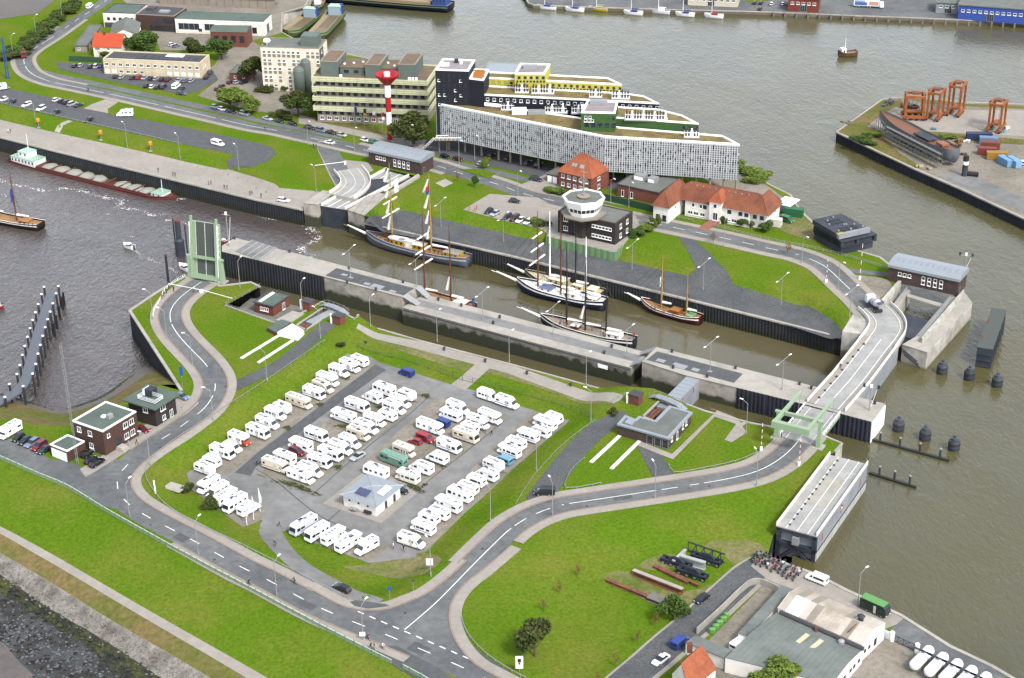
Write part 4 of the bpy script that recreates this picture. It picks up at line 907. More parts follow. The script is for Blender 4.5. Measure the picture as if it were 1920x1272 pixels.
MB().box(.5, L-.3, -.08, .0, .05, 2.4).build('garage_door', 'frame_white', r)
for i in range(1, 4): MB().box(.5, L-.3, -.1, -.05, .05+i*.6, .08+i*.6).build('door_seam', 'galv', r)
r, L, D, H = blk('brick_office', 'dark brick pilot house with railed platform on its grey roof', (240, 751), (290, 766), (326, 741), 5.4, 'brick_black')
MB().box(-1, L+1, -1, D+1, H, H+.35).build('roof', 'roof_green', r)
for f_, u, z, w_ in (('f', L*.55, 3.4, 1.5), ('r', D*.25, 3.5, 1.8), ('r', D*.3, .8, 1.2)): face_win(r, f_, L, D, u, z, w_, 1.3)
face_win(r, 'r', L, D, D*.66, .1, 1.2, 2.2, 'w', 'door'); MB().box(L*.3, L*.55, D*.45, D*.75, H+.35, H+2.3).build('roof_cabin', 'steel_dark', r)
MB().box(L*.22, L*.3, D*.45, D*.75, H+.35, H+2.0).build('roof_hatch', 'white', r)
b = MB()
for z in (.6, 1.0, 1.4): b.path([(L*.3, D*.1, H+.35+z), (L*.95, D*.1, H+.35+z), (L*.95, D*.5, H+.35+z), (L*.3, D*.5, H+.35+z), (L*.3, D*.1, H+.35+z)], .05)
b.build('railing', 'white', r)

# service house on the camper park
r, L, D, H = blk('service_house', 'white service house with metal roof and solar panels on the camper park', (643.5, 927), (704.6, 947), (748, 910.5), LOW+3.2, 'white_wall', LOW)
ro = hip(r, 0, L, 0, D, H, 1.1, 'zinc', .7, inset=D*.55)
def roofpt(u, v): return Vector((u*L, v*D, 0))
for i in range(3):
    x0 = L*.28+i*1.15; MB().ring([[(x0, 1.0, H+.62), (x0+1.0, 1.0, H+.62), (x0+1.0, 1.0, H+.7), (x0, 1.0, H+.7)], [(x0, 3.2, H+1.05), (x0+1, 3.2, H+1.05), (x0+1, 3.2, H+1.13), (x0, 3.2, H+1.13)]]).build('solar_panel', P('#5b5f86', rough=.25), r)
MB().ring([[(L*.78, D*.35, H+.75), (L*.95, D*.35, H+.45), (L*.95, D*.75, H+.5), (L*.78, D*.75, H+.85)], [(L*.78, D*.35, H+.85), (L*.95, D*.35, H+.55), (L*.95, D*.75, H+.6), (L*.78, D*.75, H+.95)]]).build('roof_window', 'white', r)
for i in range(3): face_win(r, 'f', L, D, 1.5+i*2.6, 1.9, .5, .4, 'd')
face_win(r, 'r', L, D, D*.35, .1, 1.0, 2.1, 'g', 'door'); face_win(r, 'r', L, D, D*.7, .1, 1.0, 2.1, 'g', 'door')
for i, c in enumerate(('#27519c', '#d8a51f', '#2b2f36', '#26292f', '#2b2f36')):
    p = gp(712+i*6.2, 956-i*5.2); q = thing('waste_bin', 'wheeled waste bin, %s, beside the service house' % (['blue one nearest the corner', 'yellow lidded one', 'first dark one past the yellow', 'second dark one past the yellow', 'last dark one in the line'][i]), 'waste bin', p, R(35), 'bins by the service house')
    MB().ring([[(-.5, -.4, .1), (.5, -.4, .1), (.5, .4, .1), (-.5, .4, .1)], [(-.65, -.5, 1.2), (.65, -.5, 1.2), (.65, .5, 1.2), (-.65, .5, 1.2)]]).build('bin_body', P(c), q); MB().box(-.7, .7, -.55, .55, 1.2, 1.32).build('lid', P(c), q)

# flat gatehouse of the small lock (L plan)
lp = [(1160, 796), (1253, 822.5), (1296, 775), (1257, 763.5), (1229, 791), (1199, 783), (1192, 789), (1173, 781.5)]
c0 = at(*lp[0], 3.1); r = thing('flat_gatehouse', 'flat brick gatehouse with L shaped grey roof beside the open pit', 'gatehouse', (c0.x, c0.y, 0))
pxo('wall', lp, 0, 3.1, 'brick_dark', r)
def poff(pts, d):
    out = []; n = len(pts)
    for i in range(n):
        p, a, b = Vector(pts[i]), Vector(pts[i-1]), Vector(pts[(i+1) % n]); u, v = (p-a).normalized(), (b-p).normalized()
        nu, nv = Vector((-u.y, u.x)), Vector((-v.y, v.x)); m_ = nu+nv; m_ = m_/max(.3, m_.dot(nu)); out.append(tuple(p+m_*d))
    return out
wl = [tuple((at(x, y, 3.1)-c0).xy) for x, y in lp]; wi = poff(wl, .45); wo = poff(wl, -.35)
def ringslab(root, outer, inner, z0, z1, m, name):
    mb = MB(); n = len(outer); v = [(x, y, z) for z in (z0, z1) for x, y in outer]+[(x, y, z) for z in (z0, z1) for x, y in inner]
    for i in range(n):
        j = (i+1) % n; mb_f = [(i, j, n+j, n+i), (n+i, n+j, 3*n+j, 3*n+i), (2*n+i, 3*n+i, 3*n+j, 2*n+j), (i, 2*n+i, 2*n+j, j)]
        mb.f += mb_f; mb.m += [0]*4
    mb.v = v; return mb.build(name, m, root)
ringslab(r, wo, wi, 2.85, 3.3, 'zinc', 'fascia')
t = tessellate_polygon([[Vector((*p, 0)) for p in wi]]); MB().add([(*p, 3.13) for p in wi], [tuple(q) for q in t]).build('roof', 'roof_grey', r)
pxo('skylight', [(1171, 792), (1178, 784), (1192, 788), (1184, 797)], 3.1, 3.5, 'zinc', r)
d = Vector(wl[1])-Vector(wl[0]); rz = math.atan2(d.y, d.x)
for k, u in enumerate((.575, .73, .88)): p = Vector(wl[0]).lerp(Vector(wl[1]), u); window(r, p.x, p.y, .1, rz, 1.7, 2.3, 'g', 'door')
d2 = Vector(wl[2])-Vector(wl[1]); rz2 = math.atan2(d2.y, d2.x)
for u, nm in ((.12, 'window'), (.36, 'door'), (.6, 'window'), (.75, 'window')): p = Vector(wl[1]).lerp(Vector(wl[2]), u); window(r, p.x, p.y, .1 if nm == 'door' else 1.2, rz2, .9, 2.1 if nm == 'door' else 1.2, 'w', nm)
# small brick kiosks on the lock heads
for lab, x, y, s in (('red brick kiosk with grey cap beside the small lock gate', 1192, 756, 1), ('brick kiosk with white door post near the camper park bank', 636, 607, 1), ('low brick kiosk behind the footbridge', 579, 580, 1)):
    p = gp(x, y); q = thing('brick_kiosk', lab, 'kiosk', p, R(-33), 'lock kiosks'); MB().box(-1.4, 1.4, -1.2, 1.2, 0, 2.6).build('wall', 'brick_red', q); MB().box(-1.6, 1.6, -1.4, 1.4, 2.6, 2.9).build('roof', 'roof_dark', q); MB().box(-1.46, -1.4, -.5, .4, .1, 2.1).build('door', 'white', q); MB().box(-2.1, -1.7, -1.3, -.9, 0, 3.0).build('post', 'white', q)
r, L, D, H = blk('pump_house', 'small red brick house on the sunken terrace beside the small lock', (477, 567), (511.5, 575), (543.5, 555), -.4, 'brick_red', -3.6); flat(r, L, D, H, 'roof_green', 'roof_dark', over=.4)
for i in range(4): face_win(r, 'f', L, D, L*.3+i*.75, 1.1, .6, 1.2, 'w')
face_win(r, 'r', L, D, D*.55, .1, 1.3, 2.1, 'w', 'door'); MB().box(L*.15, L*.28, .8, D-.6, H+.05, H+.35).build('roof_light', 'white', r)
# lock head sheds with pale roof
r = thing('machine_shed', 'low flat machine shed with white roof panel at the end of the pit', 'shed', at(540, 615, 0))
pxo('wall', [(501, 615), (518, 624), (545, 604), (527, 600)], -.2, 1.1, 'brick_red', r); pxo('roof', [(500, 614), (518, 624), (546, 604), (527, 599)], 1.1, 1.3, 'roof_green', r)
pxo('roof_panel', [(520, 623), (558, 632), (570, 620), (548, 607)], 0, 1.2, 'white', r)
pxo('concrete_apron', [(517, 600), (548, 583), (570, 588), (541, 607)], .0, .35, 'concrete', r)

# harbour side: old offices and works
r, L, D, H = blk('office_building', 'long two storey beige office with dark flat roof behind the car park', (193, 111.7), (375.8, 119.8), (391.6, 104.6), 6.1, 'beige')
flat(r, L, D, H, 'roof_dark', 'beige', t=.5, ch=.5)
row(r, 'f', L, D, 1.4, L-1.6, 14, 3.6, 1.5, 1.25)
for i in range(14):
    u = 1.4+(L-3)*i/13
    if i in (0, 1, 9, 10, 11, 12, 13): MB().box(u-.9, u+.9, -.07, 0, .7, 2.0).build('blind_panel', 'frame_white', r)
    elif i in (2, 3, 4, 5): face_win(r, 'f', L, D, u-.75, .8, 1.5, 1.2)
for i in range(15): MB().box((L-.3)*i/14, (L-.3)*i/14+.22, -.12, 0, .1, H-.1).build('pilaster', 'beige', r)
for k in (2, 4): face_win(r, 'r', L, D, k*1.2, 3.4, .6, 1.0)
b = MB()
for i in range(8):
    x = L*.35+i*L*.075; b.cb((x, D*.5+rng.uniform(-1, 1), H+.14), (2.6, 4, .1), rng.uniform(-.2, .2))
b.build('loose_roof_sheet', 'steel_dark', r); MB().box(L*.58, L*.76, D*.62, D*.9, H+.06, H+.2).build('roof_patch', 'white', r)
r, L, D, H = blk('red_roof_house', 'white two storey house with bright red tiled roof behind the car park', (174, 86.3), (226.5, 88.4), None, 4.8, 'cream', D=9, cat='house'); gable(r, 0, L, 0, D, H, 4.2, 'tile_bright', 'cream')
for u in (.07, .15, .5): face_win(r, 'f', L, D, u*L, 3.0, 1.1, 1.2)
face_win(r, 'f', L, D, .5*L, .5, 1.1, 1.2); face_win(r, 'r', L, D, D*.4, 3.0, 1.0, 1.2); MB().box(L*.3, L*.36, D*.4, D*.5, H+3.4, H+5).build('chimney', 'brick_red', r)
r, L, D, H = blk('long_house', 'long white house with grey pitched roof behind the red roofed one', (207, 67), (258, 64.5), (289.5, 41.6), 5.2, 'white_wall', cat='house'); gable(r, 0, L, 0, D, H, 2.6, 'roof_grey', 'white_wall', 'y')
for k in range(5): face_win(r, 'r', L, D, 2+k*D/5.5, 3.2, .9, 1.1); face_win(r, 'r', L, D, 2+k*D/5.5, .8, .9, 1.1)
r, L, D, H = blk('long_shed', 'low narrow shed with grey roof along the embankment', (140, 86.3), (162, 86), (206, 48), 2.8, 'conc_grey', cat='shed'); flat(r, L, D, H, 'roof_grey', 'roof_grey', over=.4)
for k in range(4): face_win(r, 'r', L, D, 1.5+k*D/4.5, .3, 1.6, 2.0, 'd')
face_win(r, 'f', L, D, 1.2, 1.0, 1.0, .9)
r, L, D, H = blk('works_building', 'white works office with green flat roof at the upper left', (192.6, 24.4), (253.5, 26.4), (262, 9), 6.4, 'white_wall'); flat(r, L, D, H, 'roof_green', 'roof_dark'); row(r, 'f', L, D, L*.16, L*.88, 5, 3.2, 1.3, 1.3, 'd'); MB().box(.3, L-.3, -.06, 0, 0, 2.2).build('ground_floor_band', 'roof_dark', r)
r, L, D, H = blk('works_building', 'dark glazed works building between the white office and the long hall', (254.5, 27.6), (326, 31.5), (345, 15), 7, 'brick_brown'); flat(r, L, D, H, 'roof_dark', 'conc_grey'); MB().box(L*.5, L*.75, D*.3, D*.5, H, H+.8).build('roof_light', 'galv', r); MB().box(L*.1, L*.3, D*.5, D*.8, H, H+1).build('roof_box', 'roof_dark', r); row(r, 'f', L, D, L*.5, L*.92, 5, 3.9, 2.2, 1.9, 'd'); row(r, 'f', L, D, L*.4, L*.92, 6, .5, 2.0, 2.2, 'd')
r, L, D, H = blk('factory_hall', 'long white factory hall with grey green roof and ribbon windows', (327.5, 35.5), (493.6, 41.6), (510, 27.4), 6.4, 'white_wall'); flat(r, L, D, H, 'roof_green', 'roof_green', t=.2, ch=.15); row(r, 'f', L, D, 2.6, L*.42, 7, 1.9, 2.2, 2.7, 'd', skip=(4,)); face_win(r, 'f', L, D, L*.26, .1, 1.6, 2.3, 'd', 'door'); face_win(r, 'f', L, D, L*.87, 1.0, 2.0, 2.8, 'd'); face_win(r, 'r', L, D, D*.35, .1, 3.4, 4, 'g', 'door'); MB().box(0, L, -.1, .0, .2, 1.1).build('plinth', 'cream', r)
r, L, D, H = blk('brick_workshop', 'red brick workshop with arched green roof in the yard', (394, 60), (462, 61), (475, 49), 6.6, 'brick_red'); 
MB().ring([[(x, y, H+z) for y, z in ((-.2, 0), (D*.25, .9), (D*.5, 1.2), (D*.75, .9), (D+.2, 0))] for x in (-.2, L+.2)]).build('roof', 'roof_green', r); row(r, 'f', L, D, L*.16, L*.86, 4, 2.0, 2.1, 3.0, 'd')
r, L, D, H = blk('brick_annexe', 'low brick annexe with grey roof next to the white office block', (430, 137), (465, 138.5), None, 3, 'brick_red', D=10); flat(r, L, D, H, 'roof_grey', 'roof_grey', over=.3); row(r, 'f', L, D, L*.3, L*.75, 2, 1.0, 1.0, 1.0)
a_, b_ = gp(300, 8), gp(515, 18); d = b_-a_; r = thing('retaining_wall', 'long grey concrete wall behind the factory hall', 'wall', a_, math.atan2(d.y, d.x)); Lw = d.length
for i in range(14): MB().box(Lw*i/14, Lw*(i+1)/14-.15, 0, 1.2, 0, 4.2).build('wall_panel', 'conc_grey', r)
MB().box(-.5, Lw+.5, -.4, 8, 4.2, 4.6).build('wall_walkway', 'roof_grey', r)
a_, b_ = gp(130, 115), gp(192, 118); d = b_-a_; r = thing('board_fence', 'dark green board fence left of the beige office', 'fence', a_, math.atan2(d.y, d.x))
for i in range(12): MB().box(d.length*i/12+.03, d.length*(i+1)/12-.03, 0, .1, 0, 2.3).build('fence_panel', P('#3d5f47'), r)

# white office block
r, L, D, H = blk('office_building', 'five storey white office block with rows of small windows and taupe panels', (488, 89), (598, 92.6), (614, 75), 17.4, 'cream')
flat(r, L, D, H, 'roof_grey', 'conc_grey', t=.4); pitch = L/12.1
rows_ = [(0, 1, 2, 3, 4, 5, 6, 7, 9, 10, 11), (0, 1, 3, 4, 6, 7, 8, 9, 11), (0, 1, 2, 3, 5, 6, 7, 8), (0, 1, 3, 5, 6, 7, 9), (0, 1, 2, 5, 7, 9)]
pan = MB().box(0, 1.25, -.05, .02, 0, 1.2).mesh('window_panel', 'taupe')
for k, cs in enumerate(rows_):
    z = H-2.35-k*3.35
    for c in cs: face_win(r, 'f', L, D, pitch*(c+.42), z, 1.2, 1.15, 'w'); inst(pan, 'window_panel', r, (pitch*(c+.42), 0, z-1.4))
for k in range(5):
    for u in (.25, .6): face_win(r, 'r', L, D, D*u, H-2.6-k*3.35, 1.0, 1.3, 'w')
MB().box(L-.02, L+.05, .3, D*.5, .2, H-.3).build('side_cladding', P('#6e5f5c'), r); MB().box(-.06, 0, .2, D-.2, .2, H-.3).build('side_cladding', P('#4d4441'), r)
MB().box(L*.66, L*.94, D*.25, D*.75, H+.05, H+4.0).build('lift_house', 'green_grey', r); MB().lathe([(.3, 0), (.3, .8), (1.1, .9), (1.5, 1.6), (1.1, 2.3), (.2, 2.6)], 12, (L*.07, D*.3, H)).build('radome', 'white', r)
for k, (x, h_) in enumerate(((.72, 11), (.80, 13.6))): 
    q = at(*((563, 176) if k == 0 else (577, 172)), 0); rr = thing('storage_silo', 'grey green round top silo in front of the white office, %s' % ('shorter' if k == 0 else 'taller'), 'silo', q); MB().lathe([(2.1, 0), (2.1, h_-1.2), (1.7, h_-.5), (.8, h_)], 14).build('shell', 'green_grey', rr, smooth=True); MB().lathe([(2.16, h_-1.5), (2.16, h_-1.25)], 14).build('band', 'galv', rr)

# institute with cream balcony bands
r, L, D, H = blk('institute_building', 'large office block with cream green balcony bands and brown roof terrace', (583, 143.5), (800.8, 152.5), (819.6, 122), 17.8, 'conc_grey', body=False)
MB().box(1.2, L-1.2, 1.2, D-1.2, 0, H-.6).build('wall', 'conc_grey', r)
VJ = MB().box(0, .07, -.03, 0, 0, 1.8).mesh('band_joint', 'taupe')
for k in range(4):
    zt = H-k*3.75
    for nm, x0, x1, y0, y1 in (('f', 0, L, 0, .35), ('b', 0, L, D-.35, D), ('l', 0, .35, .35, D-.35), ('r', L-.35, L, .35, D-.35)): MB().box(x0, x1, y0, y1, zt-1.8, zt).build('balcony_band', 'office_cream', r)
    MB().box(.35, L-.35, .35, D-.35, zt-1.8, zt-1.6).build('balcony_floor', 'conc_grey', r)
    for z in (zt-.65, zt-1.35): MB().box(-.04, L+.04, -.04, 0, z, z+.08).build('band_joint', 'taupe', r)
    for i in range(1, 15): inst(VJ, 'band_joint', r, (L*i/15, 0, zt-1.8))
    for i in range(15):
        if i in (9,) and k == 0: continue
        u = 2.2+i*(L-4.4)/14; face_win(r, 'f', L, D, u-.75, zt-3.5, 1.6, 1.6, 'd', out=-1.2)
    for i in range(5): face_win(r, 'r', L, D, 3+i*(D-6)/4-.8, zt-3.55, 1.7, 1.4, 'd', out=-1.2)
for i in range(14): face_win(r, 'f', L, D, 2.2+i*(L-4.4)/14, 1.0, 1.5, 1.4, 'w', out=-1.2)
MB().box(.36, L-.36, .36, D-.36, H-.55, H-.5).build('roof', 'roof_brown', r)
def px2l(root, x, y, z): p = at(x, y, z)-root.location; c, s = math.cos(-root.rotation_euler.z), math.sin(-root.rotation_euler.z); return (c*p.x-s*p.y, s*p.x+c*p.y)
ph = MB(); 
for (xa, ya), (xb, yb), h_ in (((612, 129.5), (644, 130), 5.2), ((695, 133), (722, 134), 4.6), ((755.5, 136), (787, 137.5), 5.2)):
    pa, pb = px2l(r, xa, ya, H-.5), px2l(r, xb, yb, H-.5); x0, x1 = pa[0], pb[0]
    MB().box(x0, x1, 3.2, D*.86, H-.5, H+h_-.5).build('penthouse', 'green_grey', r); MB().box(x0-.1, x1+.1, 3.1, D*.86+.1, H+h_-.5, H+h_-.2).build('penthouse_coping', 'conc_grey', r); MB().box(x0+.5, x1-.5, 3.8, D*.86-.6, H+h_-.2, H+h_-.12).build('penthouse_roof', 'roof_brown', r)
xs = px2l(r, 644, 130, H)[0], px2l(r, 755, 136, H)[0]
MB().box(xs[0], xs[1], 5.2, D*.8, H-.5, H+2.2).build('link_block', 'green_grey', r); MB().box(xs[0]-.05, xs[1]+.05, 5.0, D*.8+.2, H+2.2, H+2.5).build('link_roof', 'roof_brown', r)
for i in range(6): window(r, xs[0]+1.5+i*(xs[1]-xs[0]-4)/5, 5.2, H+.2, 0, 1.8, 1.2, 'd')
for i in range(7): MB().lathe([(.45, 0), (.45, .35), (.2, .5)], 8, (xs[0]+1+i*(xs[1]-xs[0])/7.2, D*.5+(i % 3-1)*1.6, H+2.5)).build('roof_vent', 'white', r)
for x in (.24, .83, .86, .89): MB().box(L*x, L*x+.9, 1.2, 1.9, H-.45, H+.6).build('air_unit', 'white', r)
for i, c in enumerate((('#2b3a7a', '#2b3a7a'), ('#1c1c1c', '#c9a227'), ('#d9d9e6', '#b8405a'), ('#a02030', '#e8e0e0'))):
    q = gp(666+i*17, 236+i*3.6); rr = thing('flagpole', 'flagpole with %s flag in front of the institute' % ('blue', 'black and gold', 'white and pink', 'red and white')[i], 'flagpole', q, 0, 'flagpoles of the institute'); MB().tube((0, 0, 0), (0, 0, 9), .09, .05).build('pole', 'galv', rr); MB().box(.05, 1.0, -.02, .02, 5.6, 7.2).build('flag', P(c[0]), rr); MB().box(.05, 1.0, -.021, .021, 4.4, 5.6).build('flag_field', P(c[1]), rr)

# red and white leading light
p = gp(731, 262); r = thing('light_tower', 'red and white banded leading light with funnel shaped top', 'light tower', p)
hs_ = 24.6; segs = [(0, .8, 'sign_red', 1.0), (.8, 5.6, 'sign_red', .85), (5.6, 10.6, 'white', .95), (10.6, 16.2, 'sign_red', 1.0), (16.2, 20.6, 'white', 1.08)]
for a, b, m_, rad in segs: MB().lathe([(rad, a), (rad, b)], 16).build('tower_band', m_, r, smooth=False)
MB().lathe([(1.2, 20.6), (4.2, 24.0), (4.3, 24.6), (3.9, 24.7), (1.0, 22.6)], 20).build('lantern_gallery', 'sign_red', r)
MB().lathe([(1.1, 22.6), (1.1, 25.2), (.3, 25.5)], 12).build('lantern', 'white', r)
for i in range(20):
    a = 2*math.pi*i/20; MB().tube((4.15*math.cos(a), 4.15*math.sin(a), 24.6), (4.15*math.cos(a), 4.15*math.sin(a), 25.5), .05).build('railing_post', 'sign_red', r)

# control building with octagonal tower
r, L, D, H = blk('lock_control_building', 'black brick lock control building with white octagonal control room on top', (1046, 397.5), (1153.7, 421), (1187, 398), 7, 'brick_black'); flat(r, L, D, H, 'roof_grey', 'brick_brown', t=.35)
for z in (1.3, 4.4):
    MB().box(L*.60, L*.94, -.1, .0, z+.9, z+1.05).build('window_band', 'frame_white', r)
    for i in range(6): face_win(r, 'f', L, D, L*.60+i*L*.058, z, 1.0, .9, 'w')
    for u in (.25, .62): face_win(r, 'r', L, D, D*u, z, 1.3, 1.5)
    face_win(r, 'f', L, D, L*.10, z, 1.6, 1.5)
for i in range(5): face_win(r, 'f', L, D, L*.30, .3+i*1.15, 2.6, 1.1, 'w')
cx, cy = px2l(r, 1094, 400, 7.4)
def octa(rad, z, a0=math.pi/8): return [(cx+rad*math.cos(a0+i*math.pi/4), cy+rad*math.sin(a0+i*math.pi/4), z) for i in range(8)]
MB().ring([octa(3.2, 0), octa(3.2, 7.3)]).build('tower_core', 'brick_black', r)
MB().ring([octa(7.0, 7.2), octa(7.2, 7.6)]).build('gallery', 'conc_grey', r)
g = MB()
for z in (8.1, 8.6): q = [Vector(v) for v in octa(7.1, z)]; g.path(q+[q[0]], .05)
for v in octa(7.1, 7.5): g.tube(v, (v[0], v[1], 8.6), .05)
g.build('gallery_railing', 'galv', r)
MB().ring([octa(4.6, 7.6), octa(5.2, 9.1)]).build('control_room_base', 'frame_white', r); MB().ring([octa(5.2, 9.1), octa(5.7, 10.4)]).build('control_room_glass', 'glass', r)
for i in range(8):
    for k in range(3):
        a, b = Vector(octa(5.24, 9.1)[i]).lerp(Vector(octa(5.24, 9.1)[(i+1) % 8]), k/3), Vector(octa(5.74, 10.4)[i]).lerp(Vector(octa(5.74, 10.4)[(i+1) % 8]), k/3); MB().tube(a, b, .09).build('mullion', 'frame_white', r)
MB().ring([octa(5.8, 10.4), octa(6.7, 12.7)]).build('roof_rim', 'frame_white', r); MB().ring([octa(6.0, 12.7), octa(6.0, 12.75)]).build('control_room_roof', 'roof_grey', r)
ringslab(r, [v[:2] for v in octa(6.75, 0)], [v[:2] for v in octa(6.05, 0)], 12.69, 13.0, 'frame_white', 'roof_coping')
MB().lathe([(1.5, 12.75), (2.1, 13.1), (2.1, 13.3), (1.2, 13.35)], 14, (cx, cy, 0)).build('mast_base', 'conc_grey', r); MB().tube((cx, cy, 13.2), (cx, cy, 22.5), .28, .12).build('mast', 'galv', r)
for z in (15, 17, 19, 21): MB().box(cx-1.2, cx+1.2, cy-.06, cy+.06, z, z+.12).build('mast_spreader', 'galv', r)
# its platform with green sheet-pile front
pf = thing('control_platform', 'paved platform with green sheet pile front below the lock control building', 'platform', at(1100, 460, 0))
PFP = [(1024, 444), (1154, 475), (1200, 425), (1190, 400), (1120, 385), (1045, 392)]
pxo('platform_slab', PFP, LOW-.2, .12, 'paving', pf)
a_, b_, c_ = at(1024, 444, .1), at(1154, 475, .1), at(1166, 461, .1)
for P0, P1 in ((a_, b_), (b_, c_)):
    d = P1-P0; n = max(2, int(d.length/1.05))
    for i in range(n):
        p = P0.lerp(P1, (i+.5)/n); MB().cb((0, -.32 if i % 2 else -.05, -1.2), (d.length/n*.96, .3, 3.0), 0).build('sheet_pile', P('#84a87a'), pf, loc=p-pf.location, rz=math.atan2(d.y, d.x))

# brick house, garages, flat workshop
r, L, D, H = blk('brick_house', 'red brick house with steep orange hipped roof behind the control tower', (1047, 321), (1108.7, 335.5), (1138.7, 316), 6.0, 'brick_house', cat='house')
o = hip(r, 0, L, 0, D, H, 5.6, 'tile_orange', .5, inset=5.6)
row(r, 'f', L, D, 1.8, L-1.8, 5, 4.0, 1.2, 1.3); row(r, 'f', L, D, 1.8, L-1.8, 5, 1.2, 1.2, 1.3)
for u in (.35, ): face_win(r, 'r', L, D, D*u, 4.0, 1.5, 1.2); face_win(r, 'r', L, D, D*u, 1.0, 1.5, 1.6)
for k in (.32, .40, .56, .62): MB().ring([[(L*k, 1.6, H+2.0), (L*k+.8, 1.6, H+2.0), (L*k+.8, 1.6, H+2.2), (L*k, 1.6, H+2.2)], [(L*k, 2.4, H+2.9), (L*k+.8, 2.4, H+2.9), (L*k+.8, 2.4, H+3.1), (L*k, 2.4, H+3.1)]]).build('roof_window', 'galv', o)
r, L, D, H = blk('garage', 'low garage with two white doors beside the orange roofed house', (1025, 326), (1046, 331), None, 2.8, 'brick_house', D=7); flat(r, L, D, H, 'roof_grey', 'roof_grey', over=.2)
for u in (.08, .54): MB().box(L*u, L*u+L*.38, -.07, 0, .05, 2.3).build('garage_door', 'frame_white', r)
r, L, D, H = blk('flat_workshop', 'flat roofed brick workshop with two skylight boxes behind the green fence', (1157.5, 346), (1235, 362.5), None, 4.2, 'brick_house', D=14); flat(r, L, D, H, 'roof_grey', 'roof_dark', over=.3)
for u in (.18, .52): MB().box(L*u, L*u+4.2-u*3, 6, 9, H+.05, H+1.9).build('skylight_box', 'galv', r); MB().box(L*u+.2, L*u+4-u*3, 5.94, 6, H+.4, H+1.6).build('skylight_glazing', 'frame_white', r)
for u in (.1, .32): face_win(r, 'f', L, D, L*u, .4, 1.0, 2.2, 'w')
a_, b_ = gp(1110, 371), gp(1227, 399); d = b_-a_; r = thing('board_fence', 'green board fence in front of the flat brick workshop', 'fence', a_, math.atan2(d.y, d.x))
for i in range(16): MB().box(d.length*i/16+.02, d.length*(i+1)/16-.02, 0, .1, 0, 2.4).build('fence_panel', P('#2f5a3c'), r)

# long white house with red hipped roofs
r, L, D, H = blk('red_roof_villa', 'long white house with brown red hipped roofs and two wings by the harbour road', (1285, 375), (1406, 398), None, 5.4, 'white_wall', D=11, cat='house')
hip(r, -6, L+6, 0, D, H, 4.4, 'tile_red', .6)
for u in (.05, .17): face_win(r, 'f', L, D, L*u+1.2, 3.5, 1.0, 1.3)
for u in (.28, .66, .83, .92): face_win(r, 'f', L, D, L*u, 3.5, 1.3, 1.3, 'd')
for u in (.03, .12, .22, .62, .71, .83): face_win(r, 'f', L, D, L*u+.4, .9, 1.7, 1.1)
MB().box(L*.40, L*.58, -1.2, 2, 0, H+1.6).build('entrance_bay', 'white_wall', r); hip(r, L*.40, L*.58, -1.2, 6, H+1.6, 3.0, 'tile_orange', .4, inset=2.4, axis='y', name='bay_roof')
window(r, L*.46, -1.2, .9, 0, 1.7, 2.6, 'w', 'door'); window(r, L*.47, -1.2, H-.2, 0, .9, 1.0, 'd')
MB().ring([[(L*.42, -1.2, -.1), (L*.57, -1.2, -.1), (L*.57, -1.2, .8), (L*.42, -1.2, .8)], [(L*.36, -8.5, -.1), (L*.52, -8.5, -.1), (L*.52, -8.5, .1), (L*.36, -8.5, .1)]]).build('entrance_ramp', P('#a8705c'), r)
for (FLx, FRx, BRx, nm) in (((1225, 385), (1253.7, 390), (1291, 366), 'w'), ((1406, 395), (1437.5, 401), (1459, 382.5), 'e')):
    p, q = px2l(r, *FLx, H), px2l(r, *FRx, H); x0, x1 = p[0], q[0]; y0 = (p[1]+q[1])/2; y1 = px2l(r, *BRx, H)[1]+2
    if x1 < x0: x0, x1 = x1, x0
    y1 = max(y1, 8)
    MB().box(x0, x1, y0, y1, 0, H-.01).build('wing_wall', 'white_wall', r); hip(r, x0, x1, y0, y1, H, 4.6, 'tile_red', .6, axis='y' if y1-y0 > x1-x0 else 'x', name='wing_roof')
    for u in (.2, .62): window(r, x0+(x1-x0)*u, y0, 2.9 if nm == 'e' else .4, 0, 1.3, 1.4 if nm == 'e' else 2.2, 'd')
    for u in (.3, .6): window(r, x1, y0+(y1-y0)*u, 3.1, math.pi/2, .9, 1.2, 'w')
b = MB()
for k in range(9): b.box(L*.08+k*L*.1, L*.08+k*L*.1+.4, 4.2, 4.6, H+3.6, H+3.9)
b.build('roof_vents', 'galv', r)
# ------------------------------------------------------------------ stepped office block with perforated screen
mat('screen_white', srgb('#c6c9c9'), .7, var=.08, scale=.5)
Z1, Z2, Z3, Z4 = 17.2, 20.2, 21.2, 24.0
T = thing('terraced_office', 'huge stepped office block with grey perforated screen facade on columns', 'building', at(1000, 300, 0))
t1 = [(817, 195), (960, 224), (1134, 258), (1387, 273), (1354, 256), (1160, 240), (1085, 222), (905, 196)]
def tier(pts, z0, z1, m, roof, name='tier_wall', cop='frame_white'):
    pxo(name, pts, z0, z1, m, T)
    wl = [tuple((at(x, y, z1)-T.location).xy) for x, y in pts]
    wi = poff(wl, .7 if sum((wl[i][0]*wl[(i+1) % len(wl)][1]-wl[(i+1) % len(wl)][0]*wl[i][1]) for i in range(len(wl))) > 0 else -.7)
    ringslab(T, wl, wi, z1+.003, z1+.45, cop, 'coping')
    t = tessellate_polygon([[Vector((*p, 0)) for p in wi]]); MB().add([(*p, z1+.05) for p in wi], [tuple(q) for q in t]).build('green_roof', roof, T)
    return wl
w1 = tier(t1, 5.2, Z1, 'screen_white', 'sedum', 'screen_wall')
tier([(1090, 218), (1310, 234), (1278, 217.5), (1230, 206), (1090, 198)], 6, Z2, 'green_clad', 'sedum')
